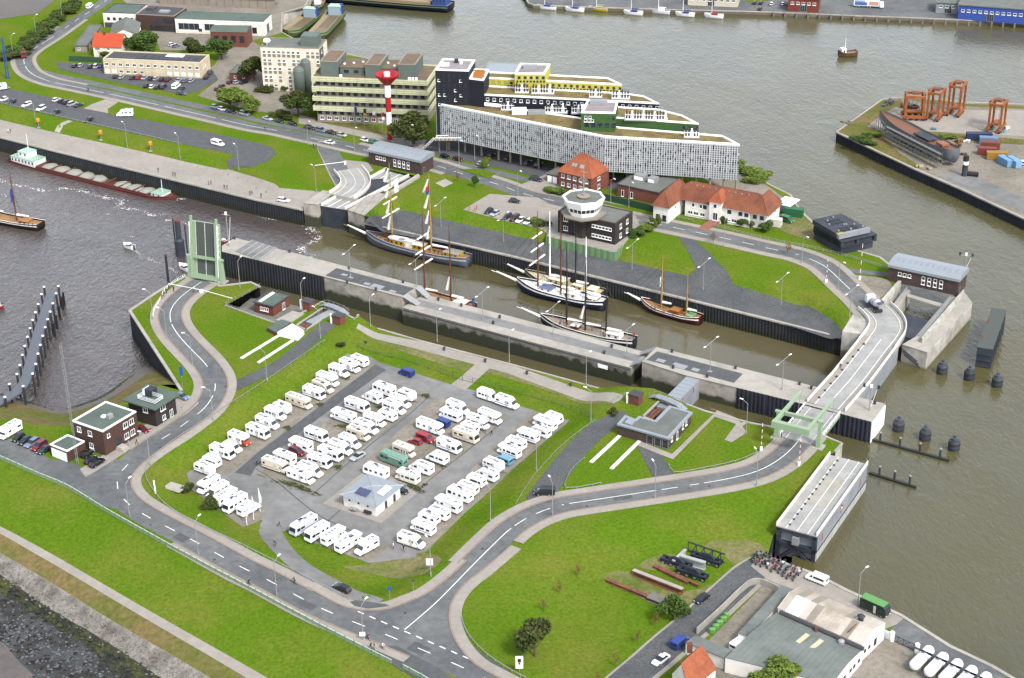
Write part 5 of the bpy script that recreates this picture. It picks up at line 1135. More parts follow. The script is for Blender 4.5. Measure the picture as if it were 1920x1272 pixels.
tier([(905, 179.5), (1236, 196), (1206, 181.5), (1166, 176), (905, 162)], 6, Z3, 'black_clad', 'sedum')
tier([(905, 147.5), (1166, 160.5), (1139, 147.5), (1010, 141), (905, 136)], 6, Z4, 'yellow_clad', 'sedum')
tier([(816, 132.5), (879, 134.5), (891, 114.5), (830, 111.7)], 6, 29.6, 'black_clad', 'roof_lav', 'tower_wall')
tier([(879.5, 149), (907, 152.4), (917.5, 132.5), (890, 131)], 6, 26.8, 'black_clad', 'roof_lav', 'tower_wall')
tier([(1089.5, 212.6), (1153.7, 214), (1159, 192.5), (1101, 190)], 6, 23.6, 'green_clad', 'roof_lav', 'box_wall')
tier([(965, 139.6), (1021.6, 140), (1032, 122), (975, 120.7)], 6, 27.6, 'yellow_clad', 'roof_lav', 'box_wall')
# punched screen: slots over the two front faces, white fins between them
sl, fi = MB(), MB(); rs = random.Random(5)
for A, B in ((0, 1), (1, 2), (2, 3)):
    a, b = Vector(w1[A]), Vector(w1[B]); d = b-a; Lf = d.length; d /= Lf; nn = Vector((d.y, -d.x)); n = int(Lf/.82)
    M = Matrix(((d.x, -nn.x, 0, a.x), (d.y, -nn.y, 0, a.y), (0, 0, 1, 0), (0, 0, 0, 1)))
    for i in range(n):
        x = i*Lf/n
        fi.box(x, x+(.34 if i % 7 else .5), -.14, 0, 5.2, Z1-.2, 0, M)
        for k in range(15):
            q = rs.random(); z = 5.5+k*.76
            if (k % 4 == 3 and q < .5) or q < .11: sl.box(x+.35, x+.82, -.17, 0, z, z+.66, 0, M)
            elif q < .985: sl.box(x+.36, x+.80, -.05, 0, z+.04, z+.50, 1, M)
stuff(sl.build('screen_slots', [P('#1f2533'), P('#646a72')], T)); stuff(fi.build('screen_fins', 'screen_white', T))
for k, (x, y) in enumerate(((842, 284), (872, 288), (903, 295), (935, 303), (957, 307), (977, 311), (1010, 318), (1042, 326), (1075, 333), (1105, 339), (1150, 343), (1176, 346), (1201, 348), (1226, 351), (1252, 353), (1279, 356), (1305, 359), (1331, 362), (1357, 364), (1380, 362))):
    p = at(x, y, 0)-T.location; MB().tube((p.x, p.y+1.0, 0), (p.x, p.y+1.0, 5.2), .38, n=8).build('column', 'conc_grey', T)
def wrow(A, B, z1, m, n, dz, sz, style='d'):
    a, b = at(*A, z1)-T.location, at(*B, z1)-T.location; d = b-a; rz = math.atan2(d.y, d.x)
    for i in range(n):
        p = a.lerp(b, (i+.5)/n); nn = Vector((d.y, -d.x, 0)).normalized()*.02
        window(T, p.x+nn.x, p.y+nn.y, z1+dz, rz, sz, sz, style)
wrow((1165, 223), (1310, 234), Z2, 0, 12, -1.9, 1.1); wrow((905, 179.5), (1236, 196), Z3, 0, 26, -1.8, 1.1, 's'); wrow((917, 148), (1166, 160.5), Z4, 0, 22, -1.6, .9); wrow((917, 148), (1166, 160.5), Z4, 0, 40, -2.6, .7)
wrow((965, 139.6), (1021.6, 140), 27.6, 0, 5, -1.7, 1.0); wrow((965, 139.6), (1021.6, 140), 27.6, 0, 9, -2.9, .7); wrow((1089.5, 212.6), (1153.7, 214), 23.6, 0, 5, -4.8, 1.5); wrow((1120, 213), (1153.7, 214), 23.6, 0, 3, -2.2, 1.0)
wrow((1092, 212.7), (1108, 213), 23.6, 0, 2, -1.8, .9, 's'); wrow((1092, 212.7), (1112, 213), 23.6, 0, 3, -3.0, .9, 's')
for k in range(7):
    for i in range(6):
        if rs.random() < .75: 
            a = at(816, 132.5, 29.6).lerp(at(879, 134.5, 29.6), (i+.4)/6.2)-T.location; window(T, a.x, a.y-.02, 29.6-2.2-k*1.75, R(2), .9, .9, 'd' if rs.random() < .8 else 's')
def rack(px, py, z, wd, n):
    a = at(px, py, z)-T.location; b = MB().box(0, wd, 0, 2.4, .3, .5).box(0, wd, -.1, 0, 1.9, 2.05)
    MB().box(-.3, wd+.3, -.5, 2.8, 0, .3).build('rack_base', 'galv', T, loc=a, rz=R(-6))
    for i in range(n):
        x = wd*i/n; b.box(x, x+.12, -.1, 0, .3, 2.6, 0); b.box(x+wd/n*.3, x+wd/n*.75, .5, 1.6, .5, 2.9+.4*(i % 3 == 0), 1 if i % 4 != 2 else 0)
    stuff(b.build('louvre_rack', ['white', 'steel_dark'], T, loc=a, rz=R(-6)))
for q in ((1172, 226, Z2, 14, 15), (1022, 213, Z1, 7.5, 8), (1072, 214, Z1, 4.5, 5), (1105, 184, Z3, 4.2, 5), (1147, 187, Z3, 6, 6), (966, 175.5, Z3, 4.6, 5), (997, 177, Z3, 7.6, 8), (1283, 259, Z1, 4.8, 5), (940, 208, Z1, 4.5, 5)): rack(*q)
for (x, y, z, a, b, c, m_) in ((960, 216, Z1, 5, 3, 1.8, 'white'), (990, 216, Z1, 6, 2.6, 1.2, 'galv'), (981, 130, 27.6, 5, 2, 1.2, 'galv'), (1106, 196, 23.6, 6, 2, 1.2, 'galv'), (826, 125, 29.6, 3, 2.2, .8, 'white'), (862, 121, 29.6, 1, 3, .6, 'white'), (852, 119, 29.6, 1.4, 1.2, 1.4, 'steel_dark')):
    p = at(x, y, z)-T.location; MB().box(0, a, 0, b, .06, c).build('roof_unit', m_, T, loc=p)
for k in range(4): p = at(898, 148-k*4, 26.8)-T.location; MB().box(-2, 2, -.25, .25, .4, .9).build('orange_bench', P('#e0862c'), T, loc=p)
for A, B, wd in (((905, 200), (893, 175), .5), ((905, 200), (940, 204), .4)): 
    p, q = at(*A, Z1)-T.location, at(*B, Z1)-T.location; MB().tube(p+Vector((0, 0, .8)), q+Vector((0, 0, .8)), .8, n=4).build('terrace_wall', 'frame_white', T)
# stair ramp at the left end
a_, b_, c_ = at(796, 282, .2), at(817, 262, 5.2), at(877, 262, 5.6)
st = thing('entrance_stair', 'pale outside stair with railing leading to the screened office', 'stair', a_)
for p, q, nm in ((a_, b_, 'flight'), (b_, c_, 'landing')):
    d = q-p; nn = Vector((-d.y, d.x, 0)).normalized()*1.2; u = Vector((0, 0, .35)); MB().ring([[p-nn, p+nn, p+nn+u, p-nn+u], [q-nn, q+nn, q+nn+u, q-nn+u]]).build(nm, 'conc_grey', st).location = -a_
    for s in (-1, 1):
        m_ = MB().tube(p+nn*s+u*3, q+nn*s+u*3, .12)
        for k in range(9): e = p.lerp(q, k/8)+nn*s; m_.tube(e, e+u*3, .06)
        m_.build('railing', 'frame_white', st).location = -a_
for x, y in ((824, 285), (838, 283)): p = gp(x, y); MB().tube((0, 0, 0), (0, 0, 5), .25).build('support', 'conc_grey', st, loc=p-a_)
# grandstand seats of ventilation: pontoon roof behind the offices
r, L, D, H = blk('harbour_shed', 'pale metal roofed shed behind the black tower', (905, 137), (1000, 141), None, 8, 'conc_grey', D=14); flat(r, L, D, H, 'zinc', 'galv')

# ------------------------------------------------------------------ works in the lower right corner
mat('sheet_pale', srgb('#cfc6ba'), .7, var=.1, scale=.4, col2=srgb('#b4a692'), scale2=.15); mat('sheet_tan', srgb('#a59b8c'), .75, var=.12, scale=.4); mat('sheet_white', srgb('#eceae6'), .6, var=.05)
mat('roof_slate', srgb('#868d87'), .85, var=.12, scale=.5, col2=srgb('#747c76'), scale2=.12)
ZR = LOW+4.2
r = thing('workshop_hall', 'workshop hall with pale panelled roof and white side wall by the quay', 'building', at(1560, 1170, LOW))
A, B, C, Dd = at(1458.7, 1141, ZR), at(1502.5, 1101, ZR), at(1660, 1168.7, ZR), at(1616, 1211, ZR)
n_ = 12; up = Vector((0, 0, 1.3))
MB().ring([[A, Dd, C, B], [A+Vector((0, 0, LOW-ZR)), Dd+Vector((0, 0, LOW-ZR)), C+Vector((0, 0, LOW-ZR)), B+Vector((0, 0, LOW-ZR))]]).build('wall', 'white_wall', r).location = -r.location
pal = ['sheet_pale', 'sheet_tan', 'sheet_white', 'sheet_pale', 'sheet_tan', 'sheet_pale', 'sheet_pale', 'sheet_pale', 'sheet_pale', 'sheet_tan', 'sheet_pale', 'sheet_pale']
for i in range(n_):
    for s, (E0, E1) in enumerate(((A, Dd), (B, C))):
        m0, m1 = A.lerp(B, .5)+up, Dd.lerp(C, .5)+up
        q = [E0.lerp(E1, i/n_), E0.lerp(E1, (i+.985)/n_), m0.lerp(m1, (i+.985)/n_), m0.lerp(m1, i/n_)]; z = Vector((0, 0, .04)); z2 = Vector((0, 0, .12+.02*((i*3+s) % 3)))
        mm = 'sheet_white' if (i == 1 and s == 0) else pal[(i+s) % n_] if i > 2 else pal[i+s*3]
        MB().ring([[v+z for v in q], [v+z2 for v in q]]).build('roof_sheet', mm, r).location = -r.location
for E0, E1 in ((A, B), (Dd, C)):
    m0 = E0.lerp(E1, .5)+up; t_ = (A-Dd).normalized()*.2; MB().ring([[E0, E1, m0], [E0+t_, E1+t_, m0+t_]]).build('gable', 'white_wall', r).location = -r.location
p = at(1614, 1163, ZR+1.2)-r.location; MB().lathe([(.6, 0), (.6, .8), (.9, 1.0), (.2, 1.5)], 8, p).build('roof_vent', 'steel_dark', r)
p, q = at(1591, 1185, ZR+1), at(1612, 1165, ZR+1.2); MB().tube(p-r.location, q-r.location, .15).build('flue_pipe', 'rust', r)
dw = C-Dd; rzw = math.atan2(dw.y, dw.x)
for u, w_, h_, z_ in ((.12, .8, .8, 1.6), (.30, .8, .8, 1.6), (.55, 1.0, 1.6, 1.0)): p = Dd.lerp(C, u)-r.location; window(r, p.x, p.y, z_, rzw, w_, h_, 'd')
r = thing('workshop_hall', 'wide workshop with grey corrugated roof in front of the pale one', 'building', at(1490, 1220, LOW)); Zg = LOW+3.6
E, D2, F_, G = at(1457, 1149, Zg), at(1618, 1218, Zg), at(1560, 1285, Zg), at(1360, 1235, Zg)
MB().ring([[E, D2, F_, G], [v+Vector((0, 0, LOW-Zg)) for v in (E, D2, F_, G)]]).build('wall', 'white_wall', r).location = -r.location
n_ = 18; s0, s1 = (G.lerp(F_, 0), F_)
for i in range(n_):
    for (a0, a1, b0, b1, ra, rb) in ((E, D2, E.lerp(G, .48), D2.lerp(F_, .48), 0, .8), (E.lerp(G, .48), D2.lerp(F_, .48), G, F_, .8, .1)):
        q = [a0.lerp(a1, i/n_)+Vector((0, 0, ra)), a0.lerp(a1, (i+.97)/n_)+Vector((0, 0, ra)), b0.lerp(b1, (i+.97)/n_)+Vector((0, 0, rb)), b0.lerp(b1, i/n_)+Vector((0, 0, rb))]
        MB().ring([[v+Vector((0, 0, .05)) for v in q], [v+Vector((0, 0, .13+.03*(i % 2))) for v in q]]).build('roof_sheet', 'roof_slate', r).location = -r.location
p, q = E+Vector((.5, -.5, .5)), D2+Vector((0, -.5, .5)); MB().tube(p-r.location, q-r.location, .45, n=6).build('valley_gutter', 'roof_dark', r)
for x, y in ((1505, 1198), (1531, 1209)): p = at(x, y, Zg+.7)-r.location; MB().box(-.5, .5, -1.9, 1.9, 0, .15).build('roof_light', P('#d6cfae'), r, loc=p, rz=R(-42))
p = at(1530, 1184, Zg+.3)-r.location; MB().box(-.25, .25, -.25, .25, 0, 1.0).build('chimney', 'brick_red', r, loc=p); p = at(1577, 1206, Zg+.3)-r.location; MB().lathe([(.7, 0), (.7, .6), (.2, .9)], 8, p).build('roof_vent', 'galv', r)
dw = F_-D2; rzw = math.atan2(-dw.y, -dw.x)
for u, nm in ((.15, 'window'), (.3, 'window'), (.42, 'window'), (.62, 'door')): p = F_.lerp(D2, 1-u)-r.location; window(r, p.x, p.y, .1 if nm == 'door' else 1.4, rzw, .9, 2.1 if nm == 'door' else .8, 'd', nm)
for lab, pts, zz in (('low lean-to with grey roof along the weedy yard', [(1384, 1187), (1405, 1192), (1487, 1105), (1466, 1097)], LOW+2.8), ('flat grey roofed annexe behind the orange roofed house', [(1286, 1204), (1305, 1191), (1373, 1220), (1357, 1234)], LOW+3.0)):
    r = thing('lean_to', lab, 'shed', at(*pts[0], LOW)); pxo('wall', pts, LOW, zz, 'white_wall', r); pxo('roof', pts, zz, zz+.2, 'roof_slate', r)
r = thing('orange_roof_house', 'small white house with bright orange gable roof at the bottom edge', 'house', at(1300, 1262, LOW)); zE, zR_ = LOW+3.6, LOW+8.0
a0, a1, b0, b1 = at(1316, 1211, zR_), at(1277, 1246, zR_), at(1344, 1255, zE), at(1292, 1298, zE)
c0, c1 = a0*2-b0, a1*2-b1; c0.z = c1.z = zE
for q, m_ in (([a0, a1, b1, b0], 'tile_orange'), ([a0, a1, c1, c0], 'tile_red')): u = Vector((0, 0, .25)); MB().ring([q, [v+u for v in q]]).build('roof_slope', m_, r).location = -r.location
for P_, Q_, S_ in ((a1, b1, c1), (a0, b0, c0)):
    i_ = (Q_+S_)/2; Q2, S2 = Q_.lerp(i_, .06), S_.lerp(i_, .06); dn = Vector((0, 0, LOW-zE)); MB().add([P_-Vector((0, 0, .05)), Q2, S2, Q2+dn, S2+dn], [(0, 1, 3, 4, 2)]).build('gable_wall', 'white_wall', r).location = -r.location
for Q_, Q3 in ((b0, b1), (c0, c1)): i_ = Vector((0, 0, LOW-zE)); s_ = ((c0-b0) if Q_ is b0 else (b0-c0)).normalized()*.4; MB().add([Q_+s_, Q3+s_, Q3+s_+i_, Q_+s_+i_], [(0, 1, 2, 3)]).build('side_wall', 'white_wall', r).location = -r.location
MB().box(-.5, .5, -.5, .5, 0, 2).build('chimney', 'brick_red', r, loc=at(1293, 1222, zR_-.8)-r.location)
# low yard wall, gates, tanks
yw = smooth_path([gp(x, y) for x, y in ((1306, 1190), (1350, 1150), (1400, 1103), (1412, 1097), (1425, 1097), (1460, 1112))], 2.5)
r = thing('yard_wall', 'low beige concrete wall around the weedy yard', 'wall', (yw[0].x, yw[0].y, LOW))
for i in range(len(yw)-1):
    p, q = yw[i], yw[i+1]; d = q-p; MB().box(0, d.length-.02, -.12, .12, -.1, 1.7).build('wall_panel', 'concrete', r, loc=(p.x-yw[0].x, p.y-yw[0].y, 0), rz=math.atan2(d.y, d.x))
for i in range(6):
    p = gp(1727+i*27, 1247+i*12.6); q = p+Vector((2.4, 0, 0))
    r = thing('white_tank', 'white horizontal storage tank, number %s from the yard gate' % ('one', 'two', 'three', 'four', 'five', 'six')[i], 'tank', p+Vector((0, 0, 0)), R(50), 'white tanks in the corner')
    prof = [(-3.9, .15), (-3.7, .8), (-3.2, 1.12), (3.2, 1.12), (3.7, .8), (3.9, .15)]
    rr = [[(x, math.cos(2*math.pi*k/16)*ra, 1.8+math.sin(2*math.pi*k/16)*ra) for k in range(16)] for x, ra in prof]; MB().ring(rr).build('shell', 'white', r, smooth=True)
    for x in (-2, 2): MB().box(x-.2, x+.2, -.9, .9, 0, 1.0).build('saddle', 'concrete', r)
    MB().tube((0, 0, 3.0), (0, 0, 3.5), .25, n=8).build('valve', 'galv', r); MB().box(-.3, .3, -2.1, 2.1, 3.45, 3.5).build('walkway', 'steel_dark', r)
p, q = gp(1672, 1202), gp(1714, 1222); d = q-p; r = thing('yard_gate', 'dark lattice sliding gate between white posts by the tanks', 'gate', p, math.atan2(d.y, d.x))
g = MB().tube((0, 0, .3), (d.length, 0, .3), .07).tube((0, 0, 1.7), (d.length, 0, 1.7), .07)
for i in range(5): g.tube((d.length*i/4, 0, .3), (d.length*i/4, 0, 1.7), .06)
for i in range(4): g.tube((d.length*i/4, 0, .3), (d.length*(i+1)/4, 0, 1.7), .04).tube((d.length*i/4, 0, 1.7), (d.length*(i+1)/4, 0, .3), .04)
g.build('gate_frame', 'steel_dark', r)
for x in (0, d.length+.6): MB().tube((x, 0, 0), (x, 0, 2.2), .5, n=10).build('post', 'white', r)
MB().box(-5, -.5, -.15, .15, 0, 1.8).build('side_wall', 'white', r)

# ------------------------------------------------------------------ spare gates stacked on the shore
r, L, D, H = blk('stacked_gates', 'stack of dark steel spare lock gates on the grass by the harbour', (1581, 443.5), (1641, 430), None, 6.3, 'steel_dark', D=14.5, cat='spare gates', body=False)
MB().box(0, L, .5, D, 0, 2.1).build('lower_gate', 'steel_dark', r); MB().box(-.4, L+.9, 0, D, 2.3, 2.7).box(-.4, L+.9, .8, D, 2.7, 4.2).box(-.4, .5, 0, D, 2.3, 4.4).box(L, L+.9, 0, D, 2.3, 4.4).box(L*.45, L*.52, .1, D, 2.7, 4.2).box(-.4, L+.9, .0, D, 4.2, 4.5).build('middle_gate', 'steel_dark', r)
MB().box(-.2, L*.9, 2, D+1, 4.7, 6.1).build('upper_gate', 'steel_dark', r); MB().box(-.4, L*.94, 1.4, 2.6, 4.8, 6.3).build('upper_gate_edge', 'gate_grey', r)
for i in range(3):
    for j in range(2):
        MB().box(L*.2+i*2.2, L*.2+i*2.2+1.6, 3.6+j*1.5, 4.6+j*1.5, 6.1, 6.16).build('deck_opening', 'rubber', r); MB().box(L*.2+i*1.8, L*.2+i*1.8+1.3, 9+j*2, 10.4+j*2, 6.1, 6.16).build('deck_opening', 'rubber', r)
for i in range(9): MB().cb((rng.uniform(0, L*.85), rng.uniform(3, D), 6.3), (.5, .4, .5)).build('fitting', 'gate_grey', r)
MB().cb((.2, 1.9, 6.4), (2.2, 1, .5)).build('tarpaulin', P('#b5b26a'), r)

# ------------------------------------------------------------------ dolphins, booms, jetty
for i, (x, y) in enumerate(((1766, 694), (1817, 705), (1869, 718), (1684, 801), (1734, 818), (1788, 837))):
    p = at(x, y+6, WH); r = thing('mooring_dolphin', 'black round mooring dolphin, %s of the %s row' % (('first', 'second', 'third')[i % 3]+' from the left', 'far' if i < 3 else 'near'), 'dolphin', (p.x, p.y, WH-1), 0, 'black mooring dolphins')
    MB().lathe([(1.45, 0), (1.45, 3.2), (1.3, 3.6), (.85, 3.7)], 18).build('drum', 'steel_dark', r, smooth=False); MB().lathe([(.75, 3.7), (.75, 4.2), (.9, 4.25), (.9, 4.45)], 14).build('cap', P('#5e656c'), r); MB().lathe([(.3, 4.45), (.3, 4.8), (.45, 4.85), (.2, 5)], 10).build('bollard', 'steel_dark', r)
    for z in (1.4, 2.6): MB().lathe([(1.52, z), (1.52, z+.25)], 18).build('fender_ring', 'rubber', r)
for lab, A, B, n in (('long dark timber boom with posts in front of the pier end', (1590, 812), (1780, 864), 5), ('short dark timber boom beside the stored gate', (1630, 887), (1718, 914), 3)):
    p, q = at(*A, WH+.3), at(*B, WH+.3); d = q-p; r = thing('floating_boom', lab, 'boom', p, math.atan2(d.y, d.x)); MB().box(0, d.length, -.35, .35, -.5, .25).build('beam', P('#33352c'), r)
    for i in range(n): x = d.length*(i+.6)/(n+.1); MB().tube((x, .6, -1), (x, .6, 2.1), .28, n=8).build('post', 'steel_dark', r); MB().tube((x, .6, 2.1), (x, .6, 2.35), .32, n=8).build('post_cap', 'galv', r)
jp = smooth_path([at(x, y, -3.0) for x, y in ((-40, 775), (0, 752), (32, 733), (48, 712), (58, 675), (72, 625), (84, 588), (98, 545))], 2.5)
r = thing('jetty', 'long grey jetty on dark piles in the tidal basin', 'jetty', (jp[8].x, jp[8].y, -3))
deckstrip(r, jp, -1.5, 1.5, -3.5, -3.0, P('#6d737c'), 'deck')
for i in range(3, len(jp), 2):
    for s in (-2.1, 2.1):
        p = offset(jp, s)[i]; q = p-r.location; MB().tube((q.x, q.y, WO+2), (q.x, q.y, 1.6), .32, n=8).build('pile', P('#3d3c40'), r); MB().tube((q.x, q.y, 1.6), (q.x, q.y, 1.85), .36, n=8).build('pile_cap', 'white', r)
for i in range(20, len(jp), 2): p = offset(jp, 3.0)[i]-r.location; MB().tube((p.x, p.y, WO+2), (p.x, p.y, -.8), .35, n=6).build('fender_pile', P('#2c2a28'), r)
# piles near the raised bridge
for lab, x, y, h_, ra in (('thick rusty topped mooring pile left of the raised bridge', 339, 480, 12, .9), ('thin dark pile beside the rusty mooring pile', 330, 470, 11, .25), ('thin dark pile right of the rusty mooring pile', 352, 478, 10, .25), ('dark pile standing by the bank below the raised bridge', 316, 530, 9, .4)):
    p = at(x, y, WO); r = thing('mooring_pile', lab, 'pile', p); MB().lathe([(ra*1.7 if ra > .5 else ra, -1), (ra*1.7 if ra > .5 else ra, h_*.45), (ra, h_*.5), (ra, h_)], 12).build('shaft', 'steel_dark', r); MB().lathe([(ra*1.15, h_), (ra*1.15, h_+.5)], 12).build('cap', 'rust', r)

# ------------------------------------------------------------------ peninsula: straddle carriers, hull, containers
mat('orange_paint', srgb('#b4682e'), .6, var=.18, scale=.8, col2=srgb('#9c4f1a'), scale2=.3, mix2=.58)
def straddle(label, x, y, rz, h_=11.0, W_=4.2, L_=9.5):
    p = at(x, y, MID); r = thing('straddle_carrier', label, 'straddle carrier', p, rz, 'orange straddle carriers')
    for s in (-1, 1):
        MB().box(-L_/2, L_/2, s*W_/2-.45, s*W_/2+.45, .9, 1.9).build('bottom_beam', 'orange_paint', r)
        MB().box(-L_/2+.8, L_/2-.8, s*W_/2-.4, s*W_/2+.4, h_-.9, h_).build('top_beam', 'orange_paint', r)
        for e in (-1, 1): MB().box(e*L_*.36-.4, e*L_*.36+.4, s*W_/2-.35, s*W_/2+.35, 1.9, h_-.9).build('leg', 'orange_paint', r)
        for k in range(4): MB().tube((-L_*.38+k*L_*.25, s*W_/2-.3, .75), (-L_*.38+k*L_*.25, s*W_/2+.3, .75), .75, n=12).build('wheel', 'rubber', r)
    for e in (-1, 1): MB().box(e*L_*.36-.3, e*L_*.36+.3, -W_/2, W_/2, h_-.8, h_-.1).build('cross_beam', 'orange_paint', r)
    MB().box(-L_*.3, L_*.3, -1.1, 1.1, 2.6, 3.1).build('spreader', 'orange_paint', r); MB().box(-1.2, 1.4, -1.2, 1.2, h_, h_+.8).build('engine_deck', 'rust', r)
    for k in range(4): MB().tube((-L_*.3+k*L_*.2, -W_/2+.5, h_-.9), (-L_*.3+k*L_*.2*.8, -1, 3.1), .05).build('hoist_cable', 'steel_dark', r)
    c = MB().box(L_*.30, L_*.30+1.6, W_/2+.4, W_/2+2.0, h_-3.2, h_-1.2).build('cab', 'orange_paint', r); MB().box(L_*.30+1.55, L_*.30+1.66, W_/2+.5, W_/2+1.9, h_-2.6, h_-1.4).build('cab_window', 'glass', c); MB().box(L_*.32, L_*.30+1.5, W_/2+1.95, W_/2+2.05, h_-2.6, h_-1.4).build('cab_window', 'glass', c)
    return r
straddle('orange straddle carrier seen broadside, leftmost on the peninsula', 1712, 222, R(-8), 9.5, 5.5, 9); straddle('orange straddle carrier just right of the broadside one', 1752, 222, R(62)); straddle('tallest orange straddle carrier at the back of the peninsula', 1791, 214, R(62), 12); straddle('orange straddle carrier standing alone at the right', 1867, 244, R(62))
# ship hull on stocks with scaffold
def loft_hull(L, B, H, bow=.35, stern=.2, sheer=.8, n=18, tr=.55, flare=.75):
    rings = []
    for i in range(n+1):
        t = i/n; x = -L/2+L*t
        wd = B/2*min(1, ((t+.02)/stern)**.55 if t < stern else 1)*(1 if t < 1-bow else max(0.02, (1-((t-(1-bow))/bow)**1.9)))
        if t < stern: wd = B/2*(tr+(1-tr)*(t/stern)**.7)
        zt = H+sheer*(abs(t-.42)/.58)**2; zk = 0 if t < 1-bow*.3 else H*.55*((t-(1-bow*.3))/(bow*.3))**2
        rings.append([(x, wd, zt), (x, wd*.96, H*.45+zk*.5), (x, wd*flare*.8, H*.12+zk), (x, 0, zk), (x, -wd*flare*.8, H*.12+zk), (x, -wd*.96, H*.45+zk*.5), (x, -wd, zt)])
    return rings
a_, b_ = at(1790, 296, MID+3.2), at(1648, 224, MID+3.2); d = b_-a_
hl = thing('hull_on_stocks', 'unfinished grey ship hull with rusty deck on stocks inside scaffolding', 'ship hull', ((a_.x+b_.x)/2, (a_.y+b_.y)/2, MID), math.atan2(d.y, d.x)); LH = d.length
rg = loft_hull(LH, 7.4, 4.4, .4, .25, 1.6); o = MB().ring(rg, caps=True, closed=False).build('hull', P('#7a8088'), hl, smooth=True); o.location.z = 1.2
dkm = MB(); dk_ = [(r_[0], r_[-1]) for r_ in rg]
for (p0, p1), (q0, q1) in zip(dk_, dk_[1:]): o0 = len(dkm.v); dkm.add([(p0[0], p0[1]*.93, p0[2]-.7), (p1[0], p1[1]*.93, p1[2]-.7), (q1[0], q1[1]*.93, q1[2]-.7), (q0[0], q0[1]*.93, q0[2]-.7)], [(0, 1, 2, 3)])
dkm.build('deck', P('#8f6145'), hl).location.z = 1.2; MB().box(-LH*.22, -LH*.02, -2, 2, 5.4, 5.8).build('hatch', 'steel_dark', hl); MB().box(-LH*.38, -LH*.30, -1.5, 1.5, 5.6, 6.4).build('hatch_cover', P('#b07050'), hl)
for k in range(8): MB().box(-LH*.4+k*LH*.11, -LH*.4+k*LH*.11+.5, -1.6, 1.6, 0, 1.3).build('keel_block', 'concrete', hl)
sc = thing('scaffold', 'grey tube scaffold along the ship hull', 'scaffold', hl.location, hl.rotation_euler.z); s_ = MB()
for s in (1,):
    for k in range(20):
        x = -LH*.5+LH*.94*k/19; y = 5.4 if k < 15 else 5.4-(k-14)*.7
        for yy in (y, y+1.1): s_.tube((x, yy, 0), (x, yy, 6.2), .07, n=4)
    for z in (1.8, 3.6, 5.4): 
        s_.path([(-LH*.5, 5.4, z), (LH*.22, 5.4, z), (LH*.45, 2.2, z)], .07, n=4); s_.path([(-LH*.5, 6.5, z+.8), (LH*.22, 6.5, z+.8), (LH*.45, 3.3, z+.8)], .06, n=4); s_.box(-LH*.5, LH*.22, 5.4, 6.5, z-.1, z)
stuff(s_.build('tubes_and_boards', P('#85857f'), sc))
def container(label, x, y, rz, c, L_=6.0, z=MID, h_=2.5, W_=2.44):
    p = at(x, y, z) if z == MID else gp(x, y); r = thing('container', label, 'container', p, rz, 'site containers')
    MB().box(-L_/2, L_/2, -W_/2, W_/2, .1, h_).build('box', P(c), r)
    for i in range(int(L_/.6)): MB().box(-L_/2+.2+i*.6, -L_/2+.42+i*.6, -W_/2-.05, -W_/2, .25, h_-.15).build('rib', P(c), r)
    MB().box(-L_/2-.03, L_/2+.03, -W_/2-.06, W_/2+.04, h_, h_+.12).build('roof', P(c), r); MB().box(L_/2, L_/2+.06, -W_/2+.1, -.02, .2, h_-.1).build('door', P(c), r); MB().box(L_/2, L_/2+.06, .02, W_/2-.1, .2, h_-.1).build('door', P(c), r)
    return r
for a in (('long dark blue container lying at the back of the row', 1835, 262, R(-3), '#2f4064', 9), ('grey blue container with pale roof in the stack row', 1853, 270, R(-12), '#7d95b5', 6.5), ('rust red container in the middle of the row', 1856, 279, R(-12), '#8c4a33', 6.5), ('dark red container below the rust one', 1850, 290, R(-12), '#8f3f3c', 6.5), ('ochre yellow container with grey roof', 1868, 298, R(-6), '#b98a32', 7), ('light blue office container, left of two', 1884, 309, R(-70), '#7fb0d6', 6), ('light blue office container, right of two', 1900, 311, R(-70), '#86b6da', 6)): container(*a)
p = at(1808, 330, MID); r = thing('ship_funnel', 'black funnel with white band standing on the peninsula', 'funnel', p); MB().lathe([(1.0, 0), (1.0, 4.2)], 14).build('lower_barrel', 'steel_dark', r); MB().lathe([(1.02, 4.2), (1.02, 5.4)], 14).build('white_band', 'white', r); MB().lathe([(1.0, 5.4), (1.0, 7.2), (.8, 7.3)], 14).build('upper_barrel', 'rubber', r); MB().tube((1, 0, .9), (4.5, -1.2, .9), .8, n=10).build('side_pipe', 'rubber', r)
